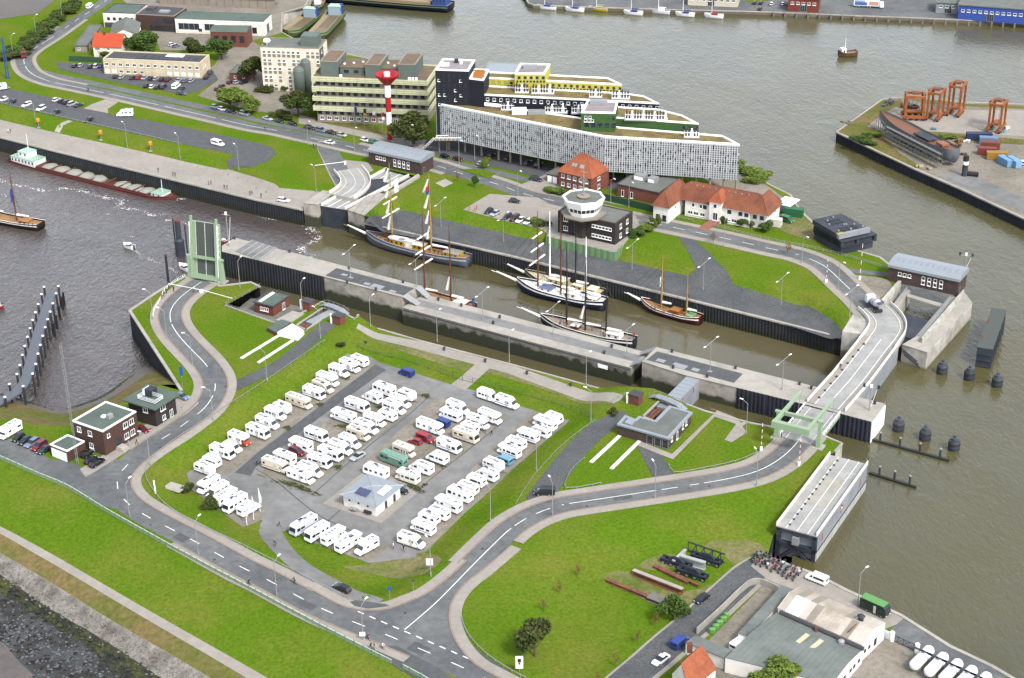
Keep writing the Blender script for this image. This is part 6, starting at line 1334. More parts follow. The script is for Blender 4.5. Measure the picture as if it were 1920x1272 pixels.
for i, (x, y, s, c) in enumerate(((1667, 196, 1.4, '#5e574f'), (1675, 191, 1.2, '#83827c'), (1661, 200, 1.0, '#66717a'), (1700, 203, 1.8, '#5b4a3d'), (1715, 205, 1.5, '#7b4a34'), (1800, 268, 1.3, '#a06a3a'), (1797, 275, 1.0, '#8a5a34'), (1753, 243, .9, '#6b96b5'), (1892, 243, 1.1, '#e4e2da'), (1878, 248, 1.1, '#6d9cc4'), (1724, 314, 1.0, '#c8b890'), (1740, 318, .9, '#b8a888'), (1806, 292, 1.0, '#7a5642'), (1812, 268, 1.0, '#e8e6e0'), (1585, 233, 1.2, '#8f887c'))):
    p = at(x, y, MID); q = random.Random(i); mb = MB()
    for k in range(5): mb.cb((q.uniform(-s, s)*1.2, q.uniform(-s, s), .3*s+q.uniform(0, .5)*s), (q.uniform(.4, 1.6)*s, q.uniform(.3, .9)*s, q.uniform(.4, .9)*s), q.uniform(0, 3))
    tag(mb.build('scrap_heap', P(c), loc=p), ('dark wreckage heap on the grassy point', 'pale sheet metal beside the dark wreckage', 'small grey debris at the shore edge', 'brown machine parts under the broadside carrier', 'rusty parts behind the broadside carrier', 'rusty plate near the hull stern', 'small rusty scrap below the plate', 'blue round tank lying by the puddle', 'white tank at the right of the carriers', 'blue tank beside the white one', 'beige boxes below the hull bow', 'beige crate below the hull', 'brown scrap by the containers', 'white drum near the scaffold end', 'grey block on the grassy point')[i], 'scrap')
# ------------------------------------------------------------------ vehicles
ORD = ['first', 'second', 'third', 'fourth', 'fifth', 'sixth', 'seventh', 'eighth', 'ninth', 'tenth', 'eleventh', 'twelfth', 'thirteenth', 'fourteenth', 'fifteenth', 'sixteenth', 'seventeenth', 'eighteenth', 'nineteenth', 'twentieth', 'twenty-first', 'twenty-second', 'twenty-third', 'twenty-fourth']
mat('car_glass', (.018, .022, .028), .08, var=.1, spec=.6)
def carpaint(c, k=.9): return P(c, rough=.3, coat=.5, var=.03)
mat('wheel_rim', (.35, .35, .36), .4, metal=.6, var=.05)
def wheel_mesh(r, w):
    k = ('wheel', r)
    if k not in WINC:
        m = MB(); n = 12
        m.ring([[(math.cos(2*math.pi*i/n)*r, y, math.sin(2*math.pi*i/n)*r) for i in range(n)] for y in (-w/2, w/2)], 0)
        for s in (-1, 1): m.ring([[(math.cos(2*math.pi*i/n)*r*.6, s*w*.5, math.sin(2*math.pi*i/n)*r*.6) for i in range(n)], [(math.cos(2*math.pi*i/n)*r*.5, s*w*.56, math.sin(2*math.pi*i/n)*r*.5) for i in range(n)]], 1)
        WINC[k] = m.mesh('wheel', ['rubber', 'wheel_rim'])
    return WINC[k]
VP = {}
def car_proto(style, c):
    k = (style, c)
    if k in VP: return VP[k]
    L, W_, hb, hr = {'hatch': (3.9, 1.7, .88, 1.45), 'sedan': (4.5, 1.76, .88, 1.42), 'estate': (4.6, 1.76, .9, 1.47), 'suv': (4.6, 1.85, 1.02, 1.75), 'coupe': (4.2, 1.75, .84, 1.3)}[style]
    cp = carpaint(c); parts = []
    xs = [(-L/2, .80, .42, hb*.8), (-L/2+.12, .92, .28, hb*.96), (-L/2+.6, 1, .22, hb), (0, 1, .2, hb), (L/2-1.0, .99, .22, hb*.97), (L/2-.35, .94, .26, hb*.82), (L/2, .78, .36, hb*.66)]
    rr = [[(x, s*W_/2*w_*f, z) for s, f, z in ((1, .93, z0), (1, 1, z0+(z1-z0)*.45), (1, .9, z1), (-1, .9, z1), (-1, 1, z0+(z1-z0)*.45), (-1, .93, z0))] for x, w_, z0, z1 in xs]
    parts.append(('body', MB().ring(rr).mesh('body', cp, smooth=False), (0, 0, 0)))
    bx, fx, tb, tf = {'hatch': (-L/2+.12, L/2-1.05, -L/2+.55, L/2-1.9), 'estate': (-L/2+.1, L/2-1.25, -L/2+.5, L/2-2.1), 'suv': (-L/2+.1, L/2-1.2, -L/2+.4, L/2-1.95), 'sedan': (-L/2+.65, L/2-1.2, -L/2+1.4, L/2-2.1), 'coupe': (-L/2+.5, L/2-1.25, -L/2+1.5, L/2-2.2)}[style]
    w0, w1 = W_/2*.88, W_/2*.70
    lo = [(bx, -w0, hb*.96), (fx, -w0, hb*.96), (fx, w0, hb*.96), (bx, w0, hb*.96)]; hi = [(tb, -w1, hr-.06), (tf, -w1, hr-.06), (tf, w1, hr-.06), (tb, w1, hr-.06)]
    parts.append(('window_band', MB().ring([lo, hi]).mesh('window_band', 'car_glass'), (0, 0, 0)))
    rf = [(x, y, z) for x, y, z in hi]; parts.append(('roof', MB().ring([[(x*1.02, y*1.03, z) for x, y, z in rf], [(x*.94, y*.92, hr) for x, y, z in rf]]).mesh('roof', cp), (0, 0, 0)))
    wm = wheel_mesh(.31 if style != 'suv' else .36, .2)
    for x in (-L*.30, L*.31):
        for s in (-1, 1): parts.append(('wheel', wm, (x, s*(W_/2-.08), .31 if style != 'suv' else .36)))
    hm = MB().box(-.06, .05, -.2, .2, -.08, .1).mesh('headlight', P('#e9ecee', rough=.2)); tm = MB().box(-.04, .05, -.16, .16, -.09, .12).mesh('tail_light', 'sign_red')
    for s in (-1, 1): parts.append(('headlight', hm, (L/2-.1, s*W_*.30, hb*.62))); parts.append(('tail_light', tm, (-L/2+.02, s*W_*.34, hb*.75)))
    VP[k] = parts; return parts
def camper_proto(kind, var, c, stripe):
    k = (kind, var, c, stripe)
    if k in VP: return VP[k]
    q = random.Random(hash((kind, var)) % 9973 if False else sum(map(ord, kind))*7+var); parts = []
    L = {'alc': 6.3, 'int': 6.6, 'semi': 6.2, 'car': 5.2, 'van': 4.9, 'bus': 7.4, 'long': 7.4}[kind]+(var % 3-1)*.3; W_ = 2.2 if kind not in ('van',) else 1.85
    h = L/2; cm = P(c, rough=.35, coat=.3, var=.03)
    def add(n, mb, m, bev=0, loc=(0, 0, 0)): parts.append((n, mb.mesh(n, m, bev=bev), loc))
    if kind in ('alc', 'long'):
        add('body', MB().side([(-h, .5), (-h, 2.75), (-h+.15, 2.88), (h-1.0, 2.9), (h-.4, 2.62), (h-.5, 2.05), (h-1.5, 2.0), (h-1.6, .5)], -W_/2, W_/2), cm, .06)
        add('cab', MB().side([(h-1.62, .45), (h-1.62, 2.0), (h-1.3, 2.0), (h-.75, 1.25), (h-.05, 1.0), (h, .45)], -.97, .97), cm, .05); ws = [(h-1.25, 1.95), (h-.74, 1.27)]; wy = .88; top = 2.9; ht = h-1.6
    elif kind in ('int', 'bus'):
        add('body', MB().side([(-h, .45), (-h, 2.7), (-h+.2, 2.88), (h-.75, 2.88), (h-.3, 2.55), (h, 1.25), (h, .45)], -W_/2, W_/2), cm, .07); ws = [(h-.33, 2.45), (h-.02, 1.4)]; wy = W_/2-.12; top = 2.88; ht = h-.5
    elif kind == 'semi':
        add('body', MB().side([(-h, .5), (-h, 2.65), (-h+.15, 2.78), (h-2.3, 2.78), (h-1.5, 2.3), (h-1.45, .5)], -W_/2, W_/2), cm, .06)
        add('cab', MB().side([(h-1.5, .45), (h-1.5, 2.2), (h-1.38, 2.2), (h-.85, 1.3), (h-.05, 1.0), (h, .45)], -.98, .98), cm, .05); ws = [(h-1.36, 2.15), (h-.86, 1.33)]; wy = .9; top = 2.78; ht = h-2.3
    elif kind == 'car':
        add('body', MB().side([(-h+.12, .45), (-h, 1.3), (-h+.25, 2.35), (-h+.65, 2.58), (h-.6, 2.58), (h-.1, 1.9), (h-.2, .5)], -W_/2, W_/2), cm, .08); ws = None; top = 2.58; ht = h-.6
        add('drawbar', MB().tube((h-.2, .5, .5), (h+1.1, 0, .5), .06).tube((h-.2, -.5, .5), (h+1.1, 0, .5), .06).box(h+.1, h+.6, -.3, .3, .5, .95), 'galv')
        add('front_window', MB().ring([[(h-.16, -.8, 1.75), (h-.16, .8, 1.75), (h-.05, .8, 1.75), (h-.05, -.8, 1.75)], [(h-.42, -.7, 2.2), (h-.42, .7, 2.2), (h-.36, .7, 2.25), (h-.36, -.7, 2.25)]]), 'car_glass')
    else:
        add('body', MB().side([(-h, .4), (-h, 1.85), (-h+.15, 2.02), (h-1.45, 2.02), (h-.8, 1.2), (h-.05, .98), (h, .4)], -W_/2, W_/2), cm, .06); ws = [(h-1.42, 1.95), (h-.83, 1.25)]; wy = .8; top = 2.02; ht = h-1.5
    if ws:
        (x0, z0), (x1, z1) = ws; nx, nz = (z0-z1), (x1-x0); ln = math.hypot(nx, nz); nx, nz = nx/ln*.045, nz/ln*.045
        add('windscreen', MB().ring([[(x1, -wy, z1), (x1, wy, z1), (x1+nx, wy, z1+nz), (x1+nx, -wy, z1+nz)], [(x0, -wy*.93, z0), (x0, wy*.93, z0), (x0+nx, wy*.93, z0+nz), (x0+nx, -wy*.93, z0+nz)]]), 'car_glass')
        for s in (-1, 1):
            if kind in ('alc', 'semi', 'long', 'van'): yy = .985 if kind != 'van' else W_/2+.015; add('cab_window', MB().ring([[(x0-.35, s*yy-.01, z0-.12), (x0-.1, s*yy-.01, z0-.12), (x1-.25, s*yy-.01, z1), (x0-.35, s*yy-.01, z1)], [(x0-.35, s*yy+.01, z0-.12), (x0-.1, s*yy+.01, z0-.12), (x1-.25, s*yy+.01, z1), (x0-.35, s*yy+.01, z1)]]), 'car_glass')
            else: add('cab_window', MB().box(x0-1.3, x0-.25, s*W_/2-.015, s*W_/2+.015, 1.35, 2.15), 'car_glass')
        hm = MB().box(-.05, .04, -.18, .18, -.1, .1); 
        for s in (-1, 1): add('headlight', hm, P('#e9ecee', rough=.2), 0, (h-.0, s*.7, .72))
    if kind == 'van':
        for s in (-1, 1): add('window', MB().box(-h+.35, h-2.0, s*W_/2-.012, s*W_/2+.012, 1.2, 1.72), 'car_glass')
        add('rear_window', MB().box(-h-.012, -h+.02, -.7, .7, 1.15, 1.7), 'car_glass')
    else:
        n = 2+(var % 2)
        for s in (-1, 1):
            for i in range(n):
                x = -h+.5+i*(L-3.0)/max(1, n-1)*(.9 if s > 0 else .8)+q.uniform(-.1, .1); wl_ = q.choice((.7, .9, 1.2)); add('window', MB().box(x, x+wl_, s*W_/2-.012, s*W_/2+.02, 1.45, 2.0), 'car_glass')
        add('door', MB().box(.2, .8, -W_/2-.014, -W_/2+.01, .55, 2.3), P('#d9d6cf')); add('rear_window', MB().box(-h-.012, -h+.03, -.6, .6, 1.5, 2.0), 'car_glass')
        for i in range(2+var % 3):
            x = -h+.7+i*(ht+h-1.2)/(2+var % 3); add('roof_hatch', MB().box(x, x+q.choice((.5, .7, .9)), -.35+q.uniform(-.2, .2), .35, top-.02, top+.09), 'galv' if q.random() < .6 else P('#8e97a8'))
        if var % 3 == 1: add('solar_panel', MB().box(-.2, 1.0, -.85, -.15, top+.0, top+.06), P('#3a4363', rough=.25))
        if stripe: 
            for s in (-1, 1): add('side_stripe', MB().box(-h+.1, h-1.7 if kind != 'car' else h-.4, s*W_/2-.01, s*W_/2+.012, .95, 1.12), P(stripe))
        add('skirt', MB().box(-h+.1, h-1.0, -W_/2+.05, W_/2-.05, .32, .52), P('#8b8b88'))
        if var % 2 == 0 and kind != 'car': add('awning_case', MB().box(-h+.8, .8, W_/2-.02, W_/2+.12, 2.45, 2.6), P('#d5d5d0'))
    wm = wheel_mesh(.34, .22)
    for x in ((-h*.45, h-1.05) if kind != 'car' else (-.15,)):
        for s in (-1, 1): parts.append(('wheel', wm, (x, s*(W_/2-.12), .34)))
    VP[k] = parts; return parts
def place(parts, name, label, cat, px, py, vec, up, group, jit=0, pt=None, rz=None):
    p = pt or gp(px, py, up); 
    if rz is None: q = at(px+vec[0]*20, py+vec[1]*20, p.z+up)-at(px, py, p.z+up); rz = math.atan2(q.y, q.x)
    r = thing(name, label, cat, (p.x, p.y, p.z+.06), rz+jit, group)
    for n, m, l in parts: inst(m, n, r, l)
    return r
VR, VL, VD, VU = (1, .36), (-1, -.36), (-1, .6), (1, -.6)
Wc = '#ffffff'; CR = '#f2e6cf'
def z2(x, y): return (480+x/3.975, 640+y/3.975)
KN = {'alc': 'alcove motorhome', 'int': 'coach front motorhome', 'semi': 'low motorhome', 'car': 'caravan', 'van': 'camper van', 'bus': 'bus camper', 'long': 'long alcove motorhome'}
def crow(rowname, group, items):
    for i, it in enumerate(items):
        (x, y), kind, v, c, st = it[:5]; cn = it[5] if len(it) > 5 else ('white' if c == Wc else 'cream' if c == CR else 'coloured')
        nm = {'car': 'caravan', 'van': 'camper_van', 'bus': 'bus_camper'}.get(kind, 'motorhome')
        lab = '%s %s, %s from the %s' % (cn, KN[kind], ORD[i], rowname)
        r = place(camper_proto(kind, (i*5+len(rowname)) % 6, c, st), nm, lab, 'caravan' if kind == 'car' else 'camper', x, y, v, 1.5, group, rng.uniform(-.04, .04))
        if len(it) > 6: 
            for o in r.children:
                if o.name.startswith('cab') and 'window' not in o.name: o.data = o.data.copy(); o.data.materials[0] = P(it[6], rough=.35)
crow('top of the leftmost pitch row', 'campers in the leftmost row', [(z2(770, 140), 'car', VL, Wc, None), (z2(700, 180), 'alc', VR, Wc, '#9aa4b8'), (z2(620, 218), 'semi', VR, Wc, None), (z2(535, 283), 'alc', VR, Wc, '#7d8fb5'), (z2(500, 335), 'semi', VR, CR, None), (z2(433, 380), 'int', VR, Wc, '#8fa0b0'), (z2(320, 445), 'long', VR, CR, '#c9a878'), (z2(195, 490), 'car', VR, Wc, None), (z2(145, 535), 'semi', VR, Wc, None), (z2(85, 600), 'semi', VR, Wc, '#a0a8b0'), (z2(15, 670), 'int', VR, Wc, None), ((449, 822), 'alc', VR, Wc, None, 'white and orange', '#d9591f'), ((435, 836), 'van', VR, Wc, None), ((416.7, 846.7), 'int', VR, Wc, None), ((396.7, 863.6), 'car', VL, Wc, None), ((383.7, 876.6), 'car', VR, Wc, '#b9a98a')])
crow('upper left of the corner row', 'campers in the lower left corner row', [((390.6, 908), 'alc', VD, Wc, None), ((407.5, 919), 'semi', VD, Wc, '#8898b8'), ((424.3, 931), 'alc', VU, Wc, None), ((440.4, 943), 'int', VD, Wc, '#c0b090'), ((466.5, 951), 'semi', VU, Wc, None)])
crow('top of the left block outer row', 'campers in the left block', [(z2(955, 355), 'int', VL, Wc, None), (z2(865, 410), 'semi', VL, Wc, None), (z2(755, 475), 'int', VR, Wc, '#8fa3c4'), (z2(650, 555), 'long', VL, Wc, '#5f77a8'), (z2(450, 695), 'int', VR, Wc, '#9fb6cf'), (z2(330, 770), 'alc', VL, Wc, None), (z2(210, 865), 'alc', VL, Wc, None), (z2(145, 920), 'long', VR, CR, '#c9a878')])
crow('top of the left block inner row', 'campers in the left block', [(z2(1125, 395), 'car', VR, Wc, None), (z2(1075, 445), 'semi', VR, Wc, None), (z2(1030, 490), 'semi', VR, Wc, '#a9b4c6'), (z2(980, 545), 'car', VL, Wc, None), (z2(885, 585), 'alc', VR, Wc, '#8899bb'), (z2(825, 635), 'semi', VR, Wc, '#c8b79a'), (z2(765, 685), 'alc', VR, CR, '#c9a878'), (z2(700, 745), 'semi', VR, Wc, '#5d6b86'), (z2(630, 790), 'semi', VR, Wc, None), (z2(555, 835), 'int', VR, Wc, None), (z2(475, 890), 'int', VR, Wc, '#c08a8a'), (z2(405, 955), 'semi', VR, Wc, None), (z2(335, 1000), 'long', VR, Wc, None)])
crow('top of the right block outer row', 'campers in the right block', [(z2(1505, 490), 'semi', VR, Wc, None), (z2(1450, 545), 'alc', VL, Wc, None), (z2(1385, 592), 'van', VL, '#2b4a9c', None, 'blue'), (z2(1300, 635), 'long', VR, Wc, None), (z2(1262, 705), 'van', VR, '#b8323a', None, 'red and white'), (z2(1105, 810), 'alc', VR, CR, '#b8946a'), (z2(1025, 875), 'bus', VL, '#7fb09a', None, 'pale green'), (z2(895, 965), 'int', VL, Wc, None)])
crow('top of the right block inner row', 'campers in the right block', [(z2(1745, 560), 'alc', VR, Wc, None), (z2(1655, 600), 'alc', VR, Wc, '#9fb0c8'), (z2(1590, 640), 'car', VL, Wc, None), (z2(1565, 700), 'int', VR, CR, '#c0a080'), (z2(1440, 775), 'int', VR, Wc, '#6f86b8'), (z2(1350, 860), 'semi', VL, Wc, None), (z2(1230, 935), 'semi', VL, Wc, None), (z2(1130, 1005), 'alc', VL, '#f6f2e4', None)])
crow('left of the pair by the gate path', 'campers by the gate path', [(z2(1730, 400), 'semi', VR, Wc, None), ((951, 753), 'semi', VR, Wc, '#6d86b5')])
crow('top of the rightmost pitch row', 'campers in the rightmost row', [((1037.7, 783), 'car', VL, Wc, None), ((1021.7, 793), 'alc', VL, Wc, '#8c9cc0'), ((1011.5, 806.7), 'semi', VL, Wc, None), ((989.6, 816), 'alc', VL, Wc, '#7f92bb'), ((967, 830), 'car', VL, Wc, None), ((954.6, 844.6), 'alc', VL, Wc, '#b09878'), ((944.4, 859), 'van', VL, '#79b9da', None, 'light blue'), ((926, 870), 'car', VR, Wc, '#8a9ab8'), ((912, 887.6), 'semi', VL, Wc, None), ((892.6, 900), 'car', VL, Wc, None), ((877, 914), 'car', VL, '#faf6ec', None, 'off-white'), ((862, 926), 'int', VL, Wc, None), ((840, 945), 'long', VL, Wc, None), ((823, 961), 'car', VL, Wc, None), ((804.4, 969.4), 'car', VL, Wc, None), ((793, 988), 'alc', VL, Wc, '#5f79ad'), ((771.6, 1012.5), 'semi', VR, '#f7f4ea', None, 'off-white')])
crow('left of the bottom row', 'campers in the bottom row', [((569, 984), 'bus', VD, '#d9dce4', '#4b5b86', 'pale grey'), ((594.4, 997.5), 'int', VD, Wc, '#b59a80'), ((626, 1004), 'alc', VU, Wc, None), ((654.4, 1016), 'long', VU, Wc, None), ((687, 1023), 'semi', VD, Wc, None)])
place(camper_proto('van', 0, '#24439c', None), 'camper_van', 'blue van parked alone by the grass at the top of the camper park', 'van', 762, 698, VL, 1.0, None)
place(camper_proto('alc', 2, Wc, None), 'motorhome', 'white motorhome parked beside the cars on the left lot', 'camper', 18, 806, VD, 1.5, None)
place(camper_proto('semi', 1, Wc, None), 'motorhome', 'white motorhome parked on the harbour road lay-by', 'camper', 234, 212, (-1, .02), 1.4, None)
place(camper_proto('car', 1, '#dfeee6', None), 'caravan', 'pale caravan at the left edge of the quay car park', 'caravan', 1, 163, (1, -.1), 1.3, None)
place(camper_proto('van', 1, '#1d2a2a', None), 'van', 'dark green van at the mouth of the service road', 'van', 1021, 921, (-1, -.02), 1.0, None)
place(camper_proto('van', 3, '#3550a8', None), 'van', 'blue van on the cobbled street in the lower right', 'van', 1275, 1203, (1, -.85), 1.0, None)
place(camper_proto('van', 4, Wc, None), 'van', 'white minibus on the quay below the stored gate', 'van', 1532, 1084, (-1, -.4), 1.0, None)
place(camper_proto('van', 2, Wc, None), 'van', 'white van half hidden beside the grey workshop', 'van', 1388, 1206, (1, -.7), 1.0, None)
place(camper_proto('van', 2, Wc, None), 'van', 'white delivery van on the quay car park lane', 'van', 408, 268, (1, .3), 1.0, None)
place(camper_proto('van', 5, Wc, None), 'van', 'white van among the cars behind the harbour road', 'van', 330, 161, (1, -.8), 1.0, None)
place(camper_proto('van', 5, Wc, None), 'van', 'white van driving up the road at the top left', 'van', 168, 11, (1, -.8), 1.0, None)
place(camper_proto('van', 3, '#2f7a45', None), 'van', 'green van next to the green hut by the harbour', 'van', 1475, 411, (1, .3), 1.0, None)
r = place(camper_proto('int', 0, '#1e3a2c', None), 'bus_camper', 'dark green bus with light green roof on the quay', 'bus', 1641, 1138, (1, .45), 1.4, None)
MB().box(-3.1, 2.5, -1.08, 1.08, 2.86, 3.0).build('roof_cover', P('#6fae62'), r)
CN = {'#1c2230': 'navy', '#e8e8e8': 'white', '#b9bdc2': 'silver', '#8f1f2c': 'red', '#16181c': 'black', '#5c1f2a': 'maroon', '#2d3d35': 'dark green', '#7f93ad': 'blue grey', '#c9c3b2': 'beige', '#2d4f9c': 'blue', '#5f9a90': 'teal', '#3a4048': 'dark grey', '#c0281f': 'bright red'}
NV, WT, SV, RD, BK, MR, DG, BG, BE, BL, TE, GY, BR_ = CN
def cars(desc, group, vec, items, st=None):
    for i, (x, y, c) in enumerate(items):
        s = st or ('hatch', 'estate', 'sedan', 'hatch', 'suv')[i*3 % 5]
        place(car_proto(s, c), 'parked_car', ('%s car, %s %s' % (CN[c], ORD[i], desc)) if len(items) > 1 else '%s car %s' % (CN[c], desc), 'car', x, y, vec, .7, group, rng.uniform(-.05, .05))
cars('from the left beside the brick garage', 'cars on the left lot', VD, [(34, 820, BK), (46.5, 826, NV), (60, 830, BG), (73.7, 836, RD), (84, 842.5, DG)])
cars('from the garage in the brick office yard', 'cars by the brick office', VU, [(163.5, 850, BK), (171, 862, NV), (182, 867, BK)])
cars('parked between the two brick buildings', None, (1, .35), [(267, 805, RD)]); cars('parked beside the dark pilot house', None, (1, .35), [(342, 743, BG)])
cars('crossing the middle aisle of the camper park', None, VD, [(671, 855, SV)], 'sedan'); cars('parked behind the white service house', None, (1, .3), [(752, 919, BK)], 'hatch'); cars('with open boot between the campers', None, VL, [(779, 827, BR_)]); cars('between the motorhomes of the left block', None, VR, [(557, 847, RD)], 'suv')
cars('turning in at the camper park entry road', None, (-1, -.42), [(641, 1102, BK)], 'estate'); cars('on the cobbled street near the orange roof', None, (-1, .75), [(1239, 1236, WT)], 'sedan'); cars('parked on the grass beside the cobbled street', None, (-1, .8), [(1316, 1121, NV)], 'coupe')
cars('from the left in the control building car park', 'cars at the control building', (-1, .62), [(916.5, 395.5, NV), (928, 400, SV), (950.5, 405.5, NV), (965, 409, MR), (976, 412, WT), (990, 415.6, WT)])
cars('at the back of the control building car park', None, (1, .1), [(965, 376.6, NV)]); cars('turning near the brick house', None, (1, .2), [(1005, 336, GY)], 'suv'); cars('parked on the river quay near the lock', None, (1, .12), [(531.6, 375, WT)], 'estate'); cars('at the harbour road junction', None, (-1, -.22), [(617, 266.5, WT)], 'sedan')
cars('from the left along the harbour road kerb', 'cars parked along the harbour road', (1, .23), [(403.7, 200, SV), (417.4, 204.3, WT), (432.8, 208.3, NV), (458.6, 213, SV), (501.4, 222, SV), (524, 227, NV), (549, 231.7, NV), (580.5, 239, NV), (602, 244, BG), (621, 248, NV), (641, 252.7, BE), (684.6, 262, WT), (701, 265.5, TE), (729, 271, GY), (770.6, 278, NV), (834.7, 293, BK), (858.6, 298, MR), (905, 308, SV)])
cars('from the left under the screened office', 'cars under the screened office', (1, -.7), [(921, 291, BK), (952, 297, NV), (990, 305, GY), (1010, 309, NV), (1145, 341, RD), (1215, 350, NV), (1260, 353, SV), (1300, 352, GY)])
cars('from the left, row left of the beige office', 'cars at the beige office', (1, -.95), [(140, 123, NV), (151, 122, SV), (169.6, 124, NV), (180, 124, BE), (189, 123, BL)])
cars('from the left, front row before the beige office', 'cars at the beige office', (1, -.95), [(216, 143, NV), (227.5, 144, SV), (249, 145, DG), (260, 144.6, BR_), (270.8, 145, SV), (282.7, 146.7, NV), (292.5, 147, SV), (304, 148, NV), (315, 149, MR), (335, 150, SV), (346, 150.7, BG), (358.5, 151, SV), (387, 144, BK), (394, 136, GY)])
cars('from the left, second row before the beige office', 'cars at the beige office', (1, -.95), [(274, 160.5, NV), (284.8, 162, WT), (295.5, 162.5, DG), (306.7, 162.5, DG), (341, 165.5, GY)])
cars('from the left in the works yard', 'cars in the works yard', (1, -.4), [(322, 83, WT), (330, 85.5, BG)]); cars('from the left beside the brick annexe', 'cars by the annexe', (1, -.35), [(432.6, 153.8, MR), (444.4, 153.8, SV), (458, 153.8, NV)]); cars('at the exit of the beige office car park', None, (1, .12), [(340, 175, GY)]); cars('from the left beside the round bushes', 'cars by the bushes', (1, -.7), [(408, 166, MR), (416, 161, MR)])
cars('from the left, grass side of quay car park', 'cars on the quay car park', (1, -.4), [(105.6, 186.6, WT), (116.5, 189, NV), (126, 191, NV), (135.4, 194.7, SV), (147.6, 196.7, GY)])
cars('from the left, rail side of quay car park', 'cars on the quay car park', (-1, .45), [(6.8, 186, WT), (23, 191, NV), (49.4, 196, WT), (76.5, 203.5, WT), (105.6, 210, DG), (167, 224.5, NV)])
cars('driving up the road at the top left', None, (1, -.75), [(98, 59, BL)], 'hatch')
for i, (x, c) in enumerate(((1447, WT), (1468, WT), (1479, NV), (1488, MR), (1415, NV), (1427, NV), (1372, SV), (1425, BK))):
    p = at(x, 7 if i < 4 else 5 if i < 7 else 16, FQZ+.7); place(car_proto('hatch', c), 'parked_car', '%s car, %s from the left on the far quay' % (CN[c], ORD[i]), 'car', 0, 0, None, .7, 'cars on the far quay', pt=Vector((p.x, p.y, FQZ)), rz=R(70))
place(car_proto('hatch', WT), 'parked_car', 'white car behind the light blue containers', 'car', 0, 0, None, .7, None, pt=at(1918, 308, MID), rz=R(60))
# trucks
def truck(label, p, rz, c, kind):
    r = thing('truck', label, 'truck', p, rz); MB().side([(2.2, .6), (2.2, 2.9), (3.7, 2.8), (4.0, 1.8), (4.05, .6)], -1.2, 1.2).build('cab', P(c), r, bev=.05); MB().box(3.88, 4.02, -1.0, 1.0, 1.75, 2.55).build('windscreen', 'car_glass', r)
    MB().box(-4, 2.3, -.9, .9, .7, 1.0).build('chassis', 'steel_dark', r)
    for x in (-3.2, -2.0, 2.9):
        for s in (-1, 1): inst(wheel_mesh(.5, .3), 'wheel', r, (x, s*1.0, .5))
    if kind == 'mixer':
        pr = [(-3.6, .5, 2.6), (-2.9, .9, 2.5), (-1.6, 1.25, 2.3), (.2, 1.2, 2.1), (1.6, .7, 1.9), (1.9, .3, 1.85)]
        MB().ring([[(x, math.cos(k*math.pi/6)*ra, z+math.sin(k*math.pi/6)*ra) for k in range(12)] for x, ra, z in pr]).build('drum', P('#c9ccd0'), r, smooth=True); MB().ring([[(x, math.cos(k*math.pi/6)*ra, z+math.sin(k*math.pi/6)*ra) for k in range(12)] for x, ra, z in ((-1.6, 1.28, 2.3), (-1.2, 1.28, 2.25))]).build('drum_band', P('#7a8490'), r); MB().box(-4.4, -3.6, -.4, .4, 1.8, 2.3).build('chute', 'galv', r); MB().box(-4.2, -3.4, -.6, .6, 2.9, 3.4).build('hopper', P('#5f676f'), r)
    elif kind == 'semi':
        MB().box(-9.5, 2.0, -1.25, 1.25, 1.0, 3.7).build('trailer', P('#dfe5f2'), r); MB().box(-9.0, -3.5, -1.28, -1.24, 1.3, 2.6).build('trailer_graphic', P('#4f6fb4'), r); MB().box(-2.5, 1.6, -1.28, -1.24, 1.4, 3.1).build('trailer_graphic', P('#e2a98c'), r); MB().box(-9.0, -4.5, -1.29, -1.25, 2.7, 3.4).build('trailer_graphic', P('#8ea7d6'), r)
        for x in (-8.2, -7.0):
            for s in (-1, 1): inst(wheel_mesh(.5, .3), 'wheel', r, (x, s*1.0, .5))
    else: MB().box(-4, 2.1, -1.2, 1.2, 1.0, 2.4).build('load_box', P(c), r)
    return r
def hd(px, py, vec, z): q = at(px+vec[0]*20, py+vec[1]*20, z)-at(px, py, z); return math.atan2(q.y, q.x)
truck('white and grey concrete mixer truck entering the curved bridge deck', gp(1638, 580)+Vector((0, 0, .4)), hd(1638, 578, (-1, -1.1), 0), '#e8eaec', 'mixer')
truck('dark red truck in the road bend at the upper left', gp(43, 106)+Vector((0, 0, .06)), hd(43, 106, (.5, .9), 0), '#8a2b38', 'box')
truck('white articulated truck with blue painted trailer on the far quay', at(1640, 15, FQZ), hd(1640, 15, (1, .05), FQZ), '#eef0f4', 'semi')
# motorcycles beside the stored gate
def moto_proto(c):
    k = ('moto', c)
    if k in VP: return VP[k]
    wm = wheel_mesh(.31, .12); P_ = [('wheel', wm, (-.7, 0, .31)), ('wheel', wm, (.7, 0, .31))]
    P_.append(('engine', MB().box(-.25, .3, -.16, .16, .3, .65).mesh('engine', 'steel_dark'), (0, 0, 0))); P_.append(('tank', MB().side([(-.15, .7), (0, .95), (.35, .95), (.45, .7)], -.17, .17).mesh('tank', P(c, rough=.3), bev=.03), (0, 0, 0))); P_.append(('seat', MB().side([(-.85, .78), (-.8, .9), (-.15, .82), (-.15, .7)], -.15, .15).mesh('seat', 'rubber'), (0, 0, 0)))
    P_.append(('fork', MB().tube((.7, .1, .31), (.42, .1, 1.0), .04).tube((.7, -.1, .31), (.42, -.1, 1.0), .04).tube((.42, -.38, 1.05), (.42, .38, 1.05), .03).mesh('fork', 'chrome'), (0, 0, 0))); P_.append(('fairing', MB().side([(.45, .8), (.45, 1.2), (.62, .95), (.6, .75)], -.2, .2).mesh('fairing', P(c, rough=.3)), (0, 0, 0)))
    VP[k] = P_; return P_
